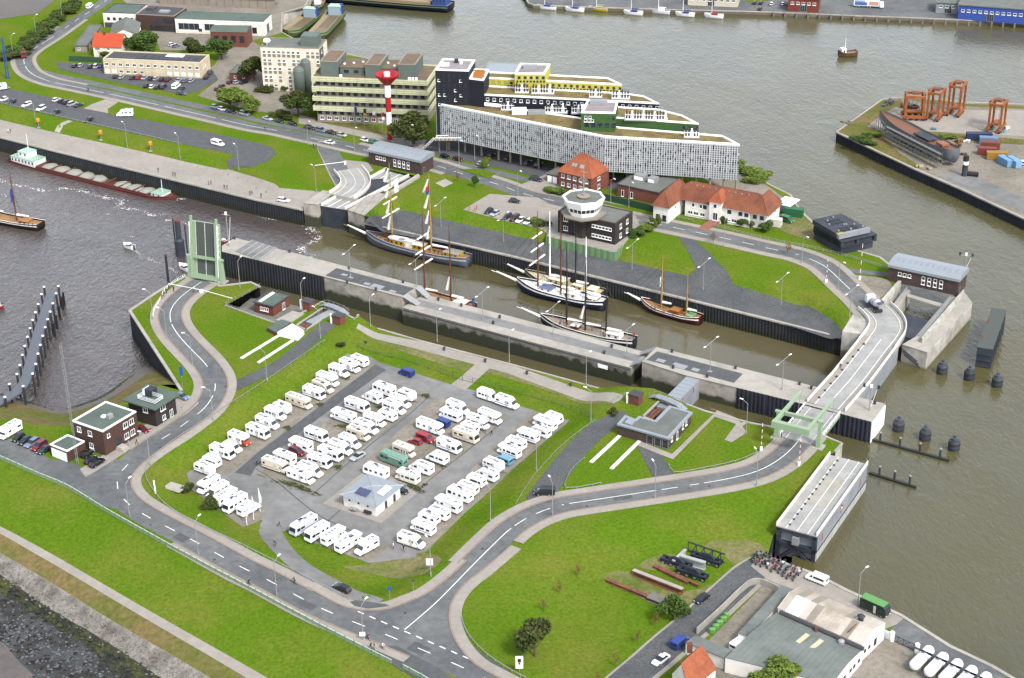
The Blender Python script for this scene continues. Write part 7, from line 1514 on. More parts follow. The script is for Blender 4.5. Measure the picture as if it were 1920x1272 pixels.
for i, (x, y) in enumerate(((65, 1020), (120, 980), (105, 1045), (150, 1065), (165, 990), (200, 1075), (215, 1005), (245, 1110), (255, 1030), (300, 1040), (305, 1120), (340, 1060), (345, 1150), (395, 1090), (390, 1175), (445, 1110), (440, 1190), (490, 1140), (85, 985), (190, 1035), (275, 1085), (365, 1120))):
    c = ('#20283a', '#d8d8d8', '#2a3350', '#8c93a0', '#b02530', '#1b1d22')[(i*7+2) % 6 if i not in (15, 7) else 4]; cn = {'#20283a': 'dark', '#d8d8d8': 'white', '#2a3350': 'navy', '#8c93a0': 'grey', '#b02530': 'red', '#1b1d22': 'black'}[c]
    place(moto_proto(c), 'motorcycle', '%s motorcycle, %s from the left before the stored gate' % (cn, ORD[sorted(range(22), key=lambda k: (65, 120, 105, 150, 165, 200, 215, 245, 255, 300, 305, 340, 345, 395, 390, 445, 440, 490, 85, 190, 275, 365)[k]).index(i)]), 'motorcycle', 1400+x/4.893, 840+y/4.893, (-.6, .8), .5, 'motorcycles by the stored gate', rng.uniform(-.15, .15)).scale = (1.15, 1.15, 1.15)
place(moto_proto('#8c93a0'), 'motorcycle', 'grey motorcycle parked alone behind the white service house', 'motorcycle', 797, 909, VU, .5, None)
# small trailers by the service house
for x, y, lab in ((665, 958, 'light boat trailer in front of the white service house'), (692, 964, 'dark box trailer at the corner of the service house')):
    p = gp(x, y); r = thing('car_trailer', lab, 'trailer', p, R(-25)); MB().box(-1.1, .9, -.6, .6, .45, .55 if x < 680 else 1.0).build('bed', 'galv' if x < 680 else 'steel_dark', r); MB().tube((.9, 0, .5), (2.0, 0, .5), .05).build('drawbar', 'galv', r)
    for s in (-1, 1): inst(wheel_mesh(.31, .2), 'wheel', r, (-.2, s*.7, .31))
# ------------------------------------------------------------------ ships and boats
mat('sail_white', srgb('#efece4'), .85, var=.08, scale=1.5); mat('wood_deck', srgb('#b98d5e'), .8, var=.15, scale=2); mat('mast_brown', srgb('#7a4632'), .6, var=.1); mat('mast_yellow', srgb('#c9a24c'), .6, var=.08); mat('mast_black', srgb('#2b2624'), .6, var=.1)
def vessel(name, label, cat, stern, bow, z, B, H, hull, deck, stripe=None, group=None, sheer=1.0, bowf=.35, rail=.6, tr=.55):
    a, b = at(*stern, z), at(*bow, z); d = b-a; L = d.length; c = (a+b)/2
    r = thing(name, label, cat, (c.x, c.y, z), math.atan2(d.y, d.x), group)
    rg = loft_hull(L, B, H, bowf, .25, sheer, 20, tr); MB().ring(rg, closed=False).build('hull', P(hull, rough=.45), r, smooth=True).location.z = -.4
    if stripe:
        for s in (0, 6):
            m = MB()
            for p, q in zip(rg, rg[1:]):
                a1, b1, a0, b0 = [Vector(v) for v in (p[s], q[s], p[1 if s == 0 else 5], q[1 if s == 0 else 5])]; o = Vector((0, .04 if s == 0 else -.04, -.4))
                m.add([a1.lerp(a0, .28)+o, b1.lerp(b0, .28)+o, b1.lerp(b0, .5)+o, a1.lerp(a0, .5)+o], [(0, 1, 2, 3)])
            m.build('hull_stripe', P(stripe), r)
    m = MB()
    for p, q in zip(rg, rg[1:]): m.add([(p[0][0], p[0][1]*.95, p[0][2]-rail), (p[6][0], p[6][1]*.95, p[6][2]-rail), (q[6][0], q[6][1]*.95, q[6][2]-rail), (q[0][0], q[0][1]*.95, q[0][2]-rail)], [(0, 1, 2, 3)])
    m.build('deck', deck if deck in MATS else P(deck), r).location.z = -.4
    for s in (0, 6): MB().path([Vector(p[s])+Vector((0, 0, -.35)) for p in rg], .09, n=4).build('rail_cap', P(stripe or '#d8d5cc'), r)
    return r, L, H-.4-rail
def house(r, L, z, t0, t1, w_, h_, c, roof='#e8e4da', win=True):
    x0, x1 = -L/2+t0*L, -L/2+t1*L; o = MB().box(x0, x1, -w_/2, w_/2, z, z+h_).build('deckhouse', P(c), r, bev=.05); MB().box(x0-.15, x1+.15, -w_/2-.15, w_/2+.15, z+h_, z+h_+.12).build('house_roof', P(roof), o)
    if win:
        n = max(1, int((x1-x0)/1.6))
        for i in range(n):
            for s in (-1, 1): x = x0+(x1-x0)*(i+.5)/n; MB().box(x-.35, x+.35, s*w_/2-.02, s*w_/2+.03, z+h_*.4, z+h_*.8).build('house_window', 'glass', o)
def rig(r, L, z, masts, sprit=None, boom=True, sprit_m='mast_yellow'):
    tops = []; rg_ = MB()
    for t, h_, m, yards, sails in masts:
        x = -L/2+t*L; MB().tube((x, 0, z), (x, 0, z+h_*.62), .3, .22, 8).build('mast', m, r); MB().tube((x, 0, z+h_*.58), (x, 0, z+h_), .2, .1, 6).build('topmast', 'white' if m == 'mast_brown2' else m, r); tops.append((x, h_))
        for k in range(yards): zz = z+h_*(.36+.16*k); w_ = 6.2-k*1.2; MB().tube((x+.2, -w_, zz), (x+.2, w_, zz), .16, .1, 6).build('yard', 'mast_brown', r); MB().tube((x+.25, -w_*.75, zz+.16), (x+.25, w_*.75, zz+.16), .3, .24, 6).build('furled_sail', 'sail_white', r)
        if sails:
            for k in range(sails): zz = z+h_*(.16+.2*k); MB().tube((x+1.3+.2*k, .2, zz), (x+.35, .1, zz+h_*.17), .5, .25, 6).build('furled_staysail', 'sail_white', r)
        if boom: MB().tube((x-.2, 0, z+2.0), (x-L*.17, 0, z+2.3), .11, .09, 6).build('boom', m, r); MB().tube((x-.4, 0, z+2.25), (x-L*.16, 0, z+2.5), .45, .28, 6).build('furled_sail', 'sail_white', r)
        for s in (-1, 1):
            for k in range(3): rg_.tube((x-1.2+k*.9, s*2.6, z-.1), (x, 0, z+h_*(.6 if k < 2 else .95)), .035, n=3)
    for (x0, h0), (x1, h1) in zip(tops, tops[1:]): rg_.tube((x0, 0, z+h0*.95), (x1, 0, z+h1*.62), .035, n=3).tube((x0, 0, z+h0*.6), (x1, 0, z+1), .035, n=3)
    if sprit:
        e = (L/2+sprit, 0, z+1.0+sprit*.16); MB().tube((L/2-2, 0, z+.6), e, .17, .08, 6).build('bowsprit', sprit_m, r); MB().tube((L/2+.2, .25, z+1.1), (L/2+sprit*.8, .2, z+1.2+sprit*.15), .45, .2, 6).build('furled_jib', 'sail_white', r)
        xm, hm = max(tops)
        for f in (.5, .75, 1): rg_.tube((L/2-2+(sprit+2)*f, 0, z+.6+sprit*.16*f), (xm, 0, z+hm*(.5+.45*f)), .035, n=3)
    xa, ha = min(tops); rg_.tube((-L/2, 0, z+.5), (xa, 0, z+ha*.9), .035, n=3); stuff(rg_.build('rigging', P('#4a443e'), r))
r, L, z = vessel('tall_ship', 'tall ship with grey hull, yellow deckhouses and two yellow masts', 'sailing ship', (880, 501), (688, 456), WO, 6.4, 3.4, '#6d7686', 'wood_deck', '#b9bcc0', 'sailing ships in the lock', 1.4)
house(r, L, z, .08, .22, 3.6, 1.6, '#d8b021', '#a9a698'); house(r, L, z, .42, .52, 3.4, 1.7, '#d8b021'); house(r, L, z, .60, .74, 3.6, 1.8, '#d8b021', '#b5b2aa'); house(r, L, z, .52, .60, 3.0, 2.2, '#f0eee8', win=False)
rig(r, L, z, [(.36, 26, 'mast_yellow', 0, 4), (.74, 27, 'mast_yellow', 3, 4)], 9); MB().ring(loft_hull(5, 1.9, .9, .4, .3, .3, 8), closed=False).build('lifeboat', P('#e8792b'), r, loc=(L*.30, -2.2, z+.9)); MB().box(L*.17, L*.26, -1.4, 1.4, z+1.9, z+2.3).build('boat_cover', 'sail_white', r)
MB().box(-.05, .05, 0, 1.8, 0, 1.2).build('flag', P('#c03030'), r, loc=(-L*.14, .1, z+21)); MB().box(-.05, .05, 0, 1.8, -1.1, 0).build('flag', P('#3a55a8'), r, loc=(-L*.14, .1, z+20.9)); MB().box(-.04, .04, -2.2, -.2, 0, 4.5).build('banner', 'white', r, loc=(L*.2, 0, z+17))
r, L, z = vessel('tall_ship', 'low sailing barge behind the raised pier with two red brown masts', 'sailing ship', (890, 590), (747, 553), WO, 5.4, 3.0, '#5b2f26', 'wood_deck', '#e6e2d8', 'sailing ships in the lock')
rig(r, L, z, [(.30, 25, 'mast_brown', 0, 1), (.64, 28, 'mast_brown', 3, 0)], 5); house(r, L, z, .10, .24, 3, 1.2, '#a84b2e'); MB().box(-.03, .03, 0, 1.2, 0, 2.4).build('ensign', P('#3d56a5'), r, loc=(-L/2, 0, z+1.2))
r, L, z = vessel('tall_ship', 'white decked schooner with navy hull and white stripe, outer of the moored pair', 'sailing ship', (1135, 582), (970, 544), WO, 6.2, 3.2, '#20294a', '#e9e6dd', '#f2f2f0', 'sailing ships in the lock', 1.5)
rig(r, L, z, [(.22, 20, 'white', 0, 0), (.50, 26, 'mast_brown', 0, 0), (.76, 25, 'mast_brown', 3, 0)], 9, sprit_m='white'); house(r, L, z, .30, .46, 3.2, 1.2, '#f0eee8'); house(r, L, z, .58, .72, 3.0, 1.0, '#f0eee8', '#7d88b0'); house(r, L, z, .08, .18, 3.0, 1.2, '#9c6a4a')
r, L, z = vessel('tall_ship', 'schooner with cream deckhouses, inner of the pair against the quay', 'sailing ship', (1131, 563), (985, 526), WO, 6.0, 2.7, '#4a4a4c', '#e6d9ba', '#c9b98f', 'sailing ships in the lock', 1.5)
rig(r, L, z, [(.35, 20, 'mast_black', 0, 0), (.68, 23, 'white', 0, 0)], 8, sprit_m='mast_brown'); house(r, L, z, .46, .66, 3.6, 1.8, '#efe0ae', '#f3ead0'); house(r, L, z, .24, .36, 3.2, 1.6, '#efe0ae', '#f3ead0'); house(r, L, z, .08, .18, 3.0, 1.4, '#efe0ae', '#f3ead0')
r, L, z = vessel('tall_ship', 'small two masted ketch with dark red hull near the quay', 'sailing ship', (1314, 609), (1202, 577), WO, 5.2, 2.5, '#5a1626', 'wood_deck', '#eeeae2', 'sailing ships in the lock', 1.3)
rig(r, L, z, [(.24, 13, 'mast_yellow', 0, 0), (.66, 17, 'mast_yellow', 0, 0)], 6, sprit_m='white'); house(r, L, z, .34, .48, 2.6, 1.2, '#b06a35', '#c98a4f'); house(r, L, z, .12, .22, 2.6, .8, '#7fae7a', '#8fbf88'); MB().box(-.04, .04, -.9, .2, 0, 3).build('signal_flag', 'white', r, loc=(L*.16+.6, 0, z+7))
r, L, z = vessel('tall_ship', 'dark clipper with black masts and white deckhouse alongside the pier', 'sailing ship', (1190, 654), (1014, 611), WO, 5.8, 3.0, '#2a2d33', '#a99a86', '#f0eee8', 'sailing ships in the lock', 1.4)
rig(r, L, z, [(.30, 17, 'mast_black', 0, 0), (.52, 23, 'mast_black', 0, 1), (.72, 26, 'mast_black', 0, 0)], 8, sprit_m='white'); house(r, L, z, .14, .28, 3.0, 1.5, '#f0eee8'); house(r, L, z, .58, .66, 2.4, 1.0, '#8a2f34'); MB().box(-.03, .03, 0, 1.4, 0, .8).build('ensign', P('#c8382e'), r, loc=(-L/2, 0, z+2.6)); MB().box(-.03, .03, 0, 1.4, -.8, 0).build('ensign', P('#2d4a9a'), r, loc=(-L/2, 0, z+2.6))
HB = -1.3
# gravel barge
r, L, z = vessel('cargo_barge', 'long red brown cargo barge loaded with grey gravel on the river', 'barge', (28, 298), (331, 374), WO, 9.2, 2.2, '#5f2229', '#6e4a3c', '#8a4540', None, .7, .12, .5, .8)
r.location.z += HB; MB().box(-L*.30, L*.36, -3.9, 3.9, z, z+.05).build('hold_floor', P('#8a6a4e'), r)
for s in (-1, 1): MB().box(-L*.31, L*.37, s*3.9-.12, s*3.9+.12, z, z+1.3).build('coaming', P('#7a3d34'), r)
for k in range(9): x = -L*.31+L*.68*k/8; MB().box(x-.1, x+.1, -3.9, 3.9, z+.9, z+1.3).build('hold_beam', P('#8a5045'), r)
for k in range(9):
    if k == 5: continue
    x = -L*.27+L*.60*k/8; MB().ring([[(x+math.cos(i*math.pi/5)*a_, math.sin(i*math.pi/5)*b_, z+h_) for i in range(10)] for a_, b_, h_ in ((3.6, 3.6, .05), (2.6, 2.8, .8), (1.2, 1.5, 1.25), (.3, .4, 1.35))]).build('gravel_heap', P('#a5a79c', var=.2, scale=3, rough=.9), r, smooth=True)
house(r, L, z, .02, .17, 6.4, 2.4, '#e8ece6', '#a9cdb6'); house(r, L, z+2.5, .06, .12, 4.6, 2.0, '#eef0ea', '#b5d8c2'); house(r, L, z, .88, .94, 5, 1.4, '#e8ece6', '#a9cdb6'); MB().tube((-L*.40, 0, z+4), (-L*.40, 0, z+11), .12, .06).build('mast', 'white', r); MB().tube((L*.42, 0, z), (L*.42, 0, z+6), .12, .07).build('bow_mast', 'white', r)
# sailing barge leaving the frame
r, L, z = vessel('sailing_barge', 'wooden sailing barge with tall mast at the left edge of the river', 'sailing ship', (78, 431), (-70, 402), WO, 5.8, 2.4, '#3a2a28', 'wood_deck', '#efece6', None, 1.0, .3, .5, .75)
rig(r, L, z, [(.30, 17, 'mast_brown', 0, 0), (.62, 20, 'mast_brown', 0, 0)], None); house(r, L, z, .14, .24, 3, 1, '#c9792f', '#c88a48'); MB().ring([[(-1.5, 0, 0), (1.5, 0, 0), (.8, 0, 1.8), (-1, 0, 1.8)], [(-1.5, .15, 0), (1.5, .15, 0), (.8, .15, 1.8), (-1, .15, 1.8)]]).build('leeboard', P('#b0662c'), r, loc=(0, 3, .3)); MB().box(-.03, .03, 0, 1.2, 0, 4.5).build('banner', P('#3b50b0'), r, loc=(-L*.2, 0, z+7))
def motorboat(label, stern, bow, z, c='#f2f2f0', B=2.2, cab='#44506e'):
    r, L, zz = vessel('motor_boat', label, 'boat', stern, bow, z, B, 1.4, c, '#dcd9d0', None, None, .4, .45, .35, .85); house(r, L, zz, .35, .62, B*.6, .8, cab, '#f0f0ee', False); MB().box(-L/2-.3, -L/2+.1, -.25, .25, .2, 1.4).build('outboard', 'steel_dark', r); return r
motorboat('small white motor boat leaving a wake on the river', (251, 468), (232, 462), WO); motorboat('white boat just below the raised drawbridge', (356, 510), (337, 500), WO, B=2.6); motorboat('small red boat at the left edge of the river', (5, 577), (-10, 582), WO, '#b03038', 1.6); motorboat('red boat half hidden behind the raised drawbridge', (424, 455), (416, 459), WO, '#9c3038', 1.8)
# harbour craft
r, L, z = vessel('tug_boat', 'small tug with white wheelhouse crossing the harbour', 'boat', (1606, 105), (1570, 107), WH, 4, 2.2, '#7a6044', 'wood_deck', '#2c2f3a', None, 1.0, .4, .5, .7); house(r, L, z, .60, .82, 2.6, 2.2, '#f2f2ee', '#f0f0ec'); MB().tube((L*.12, 0, z+2), (L*.12, 0, z+7), .12, .05).build('mast', 'white', r)
r, L, z = vessel('dredging_barge', 'long dark blue barge with cargo hold at the top of the harbour', 'barge', (846, 21), (600, 0), WH, 11, 3.6, '#1b2347', '#b09a78', '#7f8f5c', None, .5, .12, .5, .85); house(r, L, z, .02, .12, 7, 5, '#3a57a8', '#8fa0b8'); MB().box(-L*.36, L*.4, -3.6, 3.6, z, z+1.4).build('hold_cover', P('#a78f6a'), r)
for lab, a_, b_ in (('open hopper barge with blue wheelhouse moored left at the works quay', (588, 40), (541, 74)), ('open hopper barge with blue wheelhouse moored right at the works quay', (634, 34), (592, 80))):
    r, L, z = vessel('hopper_barge', lab, 'barge', a_, b_, WH, 8.5, 3.8, '#55604a', '#8d7d5c', '#8fae5c', 'hopper barges', .5, .15, .5, .9); house(r, L, z, .03, .16, 5.5, 4, '#9fb6c4', '#b9d3bb'); MB().box(-L*.30, L*.42, -3.2, 3.2, z, z+.1).build('hold_floor', P('#7c6a4c'), r); MB().box(-L*.44, -L*.40, 2.2, 3.4, z, z+4.6).build('winch_house', P('#2f50b0'), r)
    for s in (-1, 1): MB().ring([[(-L*.3, s*3.9, z+1), (L*.42, s*3.9, z+1), (L*.42, s*2.2, z+.1), (-L*.3, s*2.2, z+.1)], [(-L*.3, s*4.0, z+1), (L*.42, s*4.0, z+1), (L*.42, s*2.3, z), (-L*.3, s*2.3, z)]]).build('hold_side', P('#a3906a'), r)
r, L, z = vessel('tug_boat', 'tug with red deck moored behind the hopper barges', 'boat', (603, 2), (592, 24), WH, 5.5, 2.8, '#3c5a4a', '#b5573a', '#9fc08a', None, .8, .4, .5, .8); house(r, L, z, .45, .68, 3, 2.6, '#f0eee8')
for i, (x, y, c, k) in enumerate(((1025, 15, '#f0f0ee', '#3a4fa0'), (1077, 19, '#eeeeec', '#3a4fa0'), (1122, 18, '#e2cf3c', '#c9b98a'), (1187, 25, '#f2f2f0', '#2d3f86'), (1238, 23, '#dfe4ee', '#f0f0f0'), (1284, 28, '#f0f0ee', '#3a4fa0'), (1338, 31, '#f2f2f0', '#b04038'))):
    r, L, z = vessel('yacht', '%s sailing yacht, %s from the left along the far quay' % ('yellow' if i == 2 else 'white', ORD[i]), 'yacht', (x+18, y+4), (x-18, y+1), WH, 3.4, 1.9, c, '#e6e2d6', None, 'yachts along the far quay', .4, .5, .3, .7); house(r, L, z, .3, .6, 2, .8, k, k, False); MB().tube((L*.1, 0, z), (L*.1, 0, z+12), .12, .06).build('mast', 'white', r); MB().tube((L*.08, 0, z+1.6), (-L*.3, 0, z+1.7), .2, .16).build('boom', P(k), r)

# foam and wakes on the tidal water
def foam(name, pts, z, w_, seed, lab=None):
    p = smooth_path([at(x, y, z) for x, y in pts], .6); q = random.Random(seed); mb = MB()
    for i, c in enumerate(p):
        for k in range(4):
            s = w_*q.uniform(.1, .6)*(.3+abs(math.sin(i*.21+seed))); o = Vector((q.gauss(0, w_*1.5), q.gauss(0, w_*1.2), 0)); n = q.randint(5, 7); a0 = q.random()*6
            mb.add([(c.x+o.x+math.cos(a0+j*2*math.pi/n)*s*q.uniform(.5, 1.3), c.y+o.y+math.sin(a0+j*2*math.pi/n)*s*q.uniform(.3, .7), z+.012+.0001*((i*3+k) % 200)) for j in range(n)], [tuple(range(n))])
    o = mb.build(name, 'water_foam'); stuff(o); o['label'] = lab; o['category'] = 'foam'; return o
f5 = lambda l: [(x/3.975, 320+y/3.975) for x, y in l]
foam('foam_streak', f5([(-20, 70), (100, 105), (200, 120), (350, 155), (450, 135), (600, 150), (720, 190), (800, 205), (880, 215), (910, 240), (860, 270), (970, 290), (1050, 300), (1110, 330), (1240, 325)]), WO, .5, 1, 'long wavy white foam streak across the river')
foam('foam_streak', f5([(1250, 370), (1310, 375), (1410, 400)]), WO, .4, 2, 'short foam streak beside the raised drawbridge'); foam('foam_streak', [(x, y) for x, y in foamline[1:]], WO, .55, 3, 'white foam line where brown lock water meets the river')
foam('boat_wake', f5([(1000, 595), (1080, 640), (1180, 690), (1290, 740), (1340, 770)]), WO, .28, 4, 'churned wake behind the small motor boat'); foam('bow_wave', [(334, 374), (350, 372), (362, 370)], WO, .5, 5, 'white bow wave in front of the gravel barge'); foam('foam_streak', [(485, 406), (510, 412), (540, 412), (570, 420), (592, 426)], WO, .3, 6, 'foam edge along the foot of the river quay')
for i, (x, y) in enumerate(((5, 365), (52, 371), (120, 400), (240, 443), (200, 402), (310, 440), (150, 352))): foam('foam_patch', [(x, y), (x+7, y+1.5)], WO, .35, 10+i, 'small patch of foam on the river, %s' % ORD[i])
# ------------------------------------------------------------------ lamps, rails, fences
LM = {}
def lamp(label, x, y, kind='s', dirv=(1, -.5), h_=8.6, pt=None, group='street lamps'):
    p = pt or gp(x, y); q = at(x+dirv[0]*20, y+dirv[1]*20, p.z)-at(x, y, p.z); r = thing('street_lamp', label, 'lamp', p, math.atan2(q.y, q.x), group)
    if not LM:
        LM['p'] = MB().tube((0, 0, 0), (0, 0, h_), .11, .07, 6).mesh('pole', 'galv'); LM['b'] = MB().tube((0, 0, 0), (0, 0, .9), .17, .17, 6).mesh('pole_base', 'galv')
        LM['s'] = MB().tube((0, 0, h_-.1), (1.5, 0, h_+.7), .06, .05, 5).mesh('arm', 'galv'); LM['d'] = MB().tube((-2.2, 0, h_-.5), (2.2, 0, h_+.7), .07, .07, 5).mesh('arm', 'galv'); LM['h'] = MB().box(-.15, .75, -.18, .18, -.06, .12).mesh('lamp_head', 'white', bev=.04)
    inst(LM['p'], 'pole', r); inst(LM['b'], 'pole_base', r); inst(LM[kind], 'arm', r)
    for hx, hz, a in (((1.5, h_+.75, 0),) if kind == 's' else ((2.2, h_+.75, 0), (-2.2, h_-.45, math.pi))): inst(LM['h'], 'lamp_head', r, (hx, 0, hz), a)
def lamps(desc, kind, dv, pts, z=None):
    for i, (x, y) in enumerate(pts): lamp('%s street lamp, %s %s' % ('double armed' if kind == 'd' else 'single armed', ORD[i], desc), x, y, kind, dv, pt=at(x, y, z) if z is not None else None)
lamps('from the left along the dyke road front', 's', (.6, -.5), [(243, 968), (372, 1041), (519, 1118), (681, 1201)])
lamps('from the raised bridge down the dyke road', 's', (-1, -.1), [(287, 600), (313, 635), (361, 684), (400, 789), (282, 874)])
lamps('from the junction up the lock road', 's', (-.5, -.6), [(808, 1081), (920, 979), (1036, 966), (1228, 935), (1418, 912)])
lamps('along the camper park bank and the service road', 's', (-1, -.3), [(501, 715), (601, 635), (1006, 884), (1108, 791), (1399, 814)]); lamps('along the small lock chamber from the left', 's', (.8, -.5), [(450, 540), (567, 582), (695, 613), (820, 641), (955, 681), (1099, 723)])
lamps('from the left on the centre pier high end', 'd', (1, -.5), [(657, 519), (781, 538)], .1); lamps('from the left on the centre pier low deck', 'd', (1, -.5), [(905, 600), (1037, 628), (1175, 672)], LOW+.1); lamps('from the left on the pier east end', 'd', (1, -.5), [(1331, 697), (1466, 731)], .1)
lamps('from the left along the grey lock quay', 'd', (1, -.5), [(827, 426), (944, 454), (1185, 507), (1318, 544), (1464, 572), (1593, 597)])
lamps('from the right along the harbour road', 's', (.8, .4), [(1571, 544), (1503, 495), (1357, 461), (1179, 390), (1145, 383), (971, 368), (890, 300), (861, 309), (770, 279), (665, 284), (578, 272)]); lamps('from the left along the river quay car park', 's', (-.8, -.4), [(68, 237), (239, 277), (338, 299), (448, 320), (593, 361)]); lamps('from the bend up the road at the upper left', 's', (1, -.3), [(25, 106), (68, 69), (117, 38)])
lamp('tall curved lamp on the quay by the dark green bus', 1608, 1138, 's', (.8, -.4))
def rails(label, pts, h_=.75, m='galv', two=False, sp=2.4, name='guard_rail', z=None):
    path = smooth_path(W(pts) if z is None else [at(x, y, z) for x, y in pts], sp); zz = hh([(p.x, p.y) for p in path]) if z is None else [z]*len(path); r = thing(name, label, 'guard rail' if not two else 'railing', (path[0].x, path[0].y, zz[0])); o = r.location
    P3 = [Vector((p.x, p.y, q))-o for p, q in zip(path, zz)]; hs_ = (h_,) if not two else (h_, h_*.55)
    for a in hs_:
        m_ = MB(); m_.ring([[p+Vector((0, 0, a-.16 if not two else a-.05)), p+Vector((.07, .07, a-.16 if not two else a-.05)), p+Vector((.07, .07, a)), p+Vector((0, 0, a))] for p in P3]); m_.build('beam' if not two else 'rail', m, r)
    pm = MB().box(-.05, .05, -.05, .05, -.1, h_-.02).mesh('post', m)
    for p in P3: inst(pm, 'post', r, p)
rails('galvanised guard rail between the dyke road and the camper park', [(609, 641), (545, 685), (480, 729), (402, 779), (284, 862), (273, 892), (289, 925), (322, 958), (480, 1038), (656, 1127)]); rails('galvanised guard rail right of the camper park', [(967, 948), (985, 918), (1008, 887), (1061, 832), (1116, 791)])
rails('curved guard rail left of the flat gatehouse lawn', [(1127, 909), (1061, 919), (1063, 900), (1075, 880), (1096, 862)]); rails('guard rail along the lock road before the flat gatehouse', [(1254, 873), (1263, 889), (1320, 881), (1379, 868), (1425, 850)]); rails('curved guard rail at the road junction', [(866, 1160), (870, 1178), (882, 1199), (913, 1231), (960, 1262), (985, 1275)]); rails('guard rail between quay car park and grass bank', [(-20, 190), (0, 195), (126, 224), (240, 249), (340, 272)])
rails('white railing along the bank below the raised bridge', [(287, 600), (289, 585), (297, 571), (314, 542), (347, 520)], 1.1, 'white', True, 2.0, 'railing'); rails('long railing along the harbour road by the stacked gates', [(1335, 425), (1440, 452), (1528, 469), (1600, 487), (1664, 507)], 1.1, 'galv', True, 2.5, 'railing'); rails('railing around the sunken terrace', [(487, 538), (455, 556), (423, 573), (470, 590), (518, 607)], 1.1, 'galv', True, 2.0, 'railing')
rails('low railing in front of the red roofed villa', [(1262, 407), (1300, 417)], 1.0, 'galv', True, 2.0, 'railing'); rails('railing on the lock head by the small gate kiosk', [(1142, 760), (1160, 747), (1178, 742)], 1.1, 'galv', True, 1.6, 'railing')
# green dyke fence, panel by panel
fp = smooth_path([at(x, y, 0) for x, y in [(-60, 838)]+FENCE], 1.9); fr_ = thing('dyke_fence', 'long low green panel fence along the dyke road', 'fence', fp[0]); fm = MB().box(0, 1.80, -.05, .05, 0, .95).mesh('fence_panel', P('#9ab094')); tm = MB().box(-.02, 1.92, -.1, .1, .95, 1.05).mesh('top_rail', P('#c3d0bd')); pm = MB().box(-.09, .09, -.13, .13, 0, 1.2).mesh('post', P('#8aa886'))
for a, b in zip(fp, fp[1:]):
    d = b-a; q = a-fp[0]; rz = math.atan2(d.y, d.x)
    for m_, n_ in ((fm, 'fence_panel'), (tm, 'top_rail'), (pm, 'post')): inst(m_, n_, fr_, (q.x, q.y, 0), rz).scale.x = d.length/1.9
fp = smooth_path([at(x, y, 0) for x, y in ((756, 1254), (790, 1272), (820, 1290))], 1.9); f2 = thing('dyke_fence', 'short green fence piece below the slip lane', 'fence', fp[0])
for a, b in zip(fp, fp[1:]):
    d = b-a; q = a-fp[0]
    for m_, n_ in ((fm, 'fence_panel'), (tm, 'top_rail'), (pm, 'post')): inst(m_, n_, f2, (q.x, q.y, 0), math.atan2(d.y, d.x)).scale.x = d.length/1.9
dpx('slip_lane', [(716, 1212), (745, 1212), (820, 1252), (850, 1275), (800, 1285), (734, 1246), (708, 1222)], .055, 'asphalt_dark')
# chain-link fence and gate at the camper park
r = thing('wire_gate', 'open mesh gate on the path between camper park and lock', 'gate', gp(849, 709)); a_, b_ = gp(849, 709), gp(886, 719); d = b_-a_
for k in range(3): q = d*(k/2); MB().tube((q.x, q.y, 0), (q.x, q.y, 1.8), .06).build('post', 'steel_dark', r)
for z in (.2, 1.0, 1.7): MB().tube((0, 0, z), (d.x, d.y, z), .03).build('rail', 'steel_dark', r)
for lab, pts in (('fine wire fence above the camper park, left of the gate', [(672, 652), (760, 678), (849, 709)]), ('fine wire fence above the camper park, right of the gate', [(886, 719), (960, 737), (1070, 770), (1110, 786)])): rails(lab, pts, 1.6, P('#5d6b4a'), True, 3, 'wire_fence')
# concrete beams lying in the lawns
for lab, A, B in (('white concrete track beam in the lawn, left of the eastern pair', (1108, 868), (1162, 818)), ('white concrete track beam in the lawn, right of the eastern pair', (1146, 880), (1199, 828)), ('white concrete track beam in the lawn, left of the western pair', (452, 673), (521, 631)), ('white concrete track beam in the lawn, right of the western pair', (484, 681), (549, 639))):
    p, q = gp(*A), gp(*B); d = q-p; o = MB().box(0, d.length, -.45, .45, -.1, .22).build('track_beam', 'parapet', loc=p, rz=math.atan2(d.y, d.x)); tag(o, lab, 'concrete beam')
for lab, A, B, w_ in (('flat concrete slab in the grass beside the leftmost campers', (313, 910), (343, 926), 3.0), ('thin white marker post lying by the bend', (288, 902), (292, 926), .3)): p, q = gp(*A), gp(*B); d = q-p; tag(MB().box(0, d.length, -w_/2, w_/2, -.05, .2).build('concrete_slab', 'concrete' if w_ > 1 else 'white', loc=p, rz=math.atan2(d.y, d.x)), lab, 'slab')
# bollards on pier and quay
bm = MB().lathe([(.35, 0), (.28, .25), (.28, .6), (.45, .7), (.4, .95), (.1, 1.0)], 10).mesh('bollard', 'steel_dark')
for i, (x, y, z) in enumerate(((440, 449, .1), (543, 474, .1), (655, 505, .1), (756, 531, .1), (651, 531, .1), (705, 545, .1), (822, 564, LOW+.1), (865, 575, LOW+.1), (937, 597, LOW+.1), (925, 608, LOW+.1), (1133, 664, LOW+.1), (1147, 652, LOW+.1), (1260, 661, .1), (1262, 691, .1), (1326, 708, .1), (1379, 692, .1), (1499, 722, .1), (1521, 730, .1), (1640, 758, .1), (833, 657, LOW+.1), (910, 679, LOW+.1), (988, 702, LOW+.1), (1070, 724, LOW+.1), (1153, 747, LOW+.1), (686, 646, LOW+.1))):
    o = inst(bm, 'bollard', None, at(x, y, z)); tag(o, 'black mooring bollard, %s from the left on the lock walls' % ORD[min(23, i)] if i < 24 else 'black mooring bollard by the kiosk on the camper park side', 'bollard', 'lock bollards')
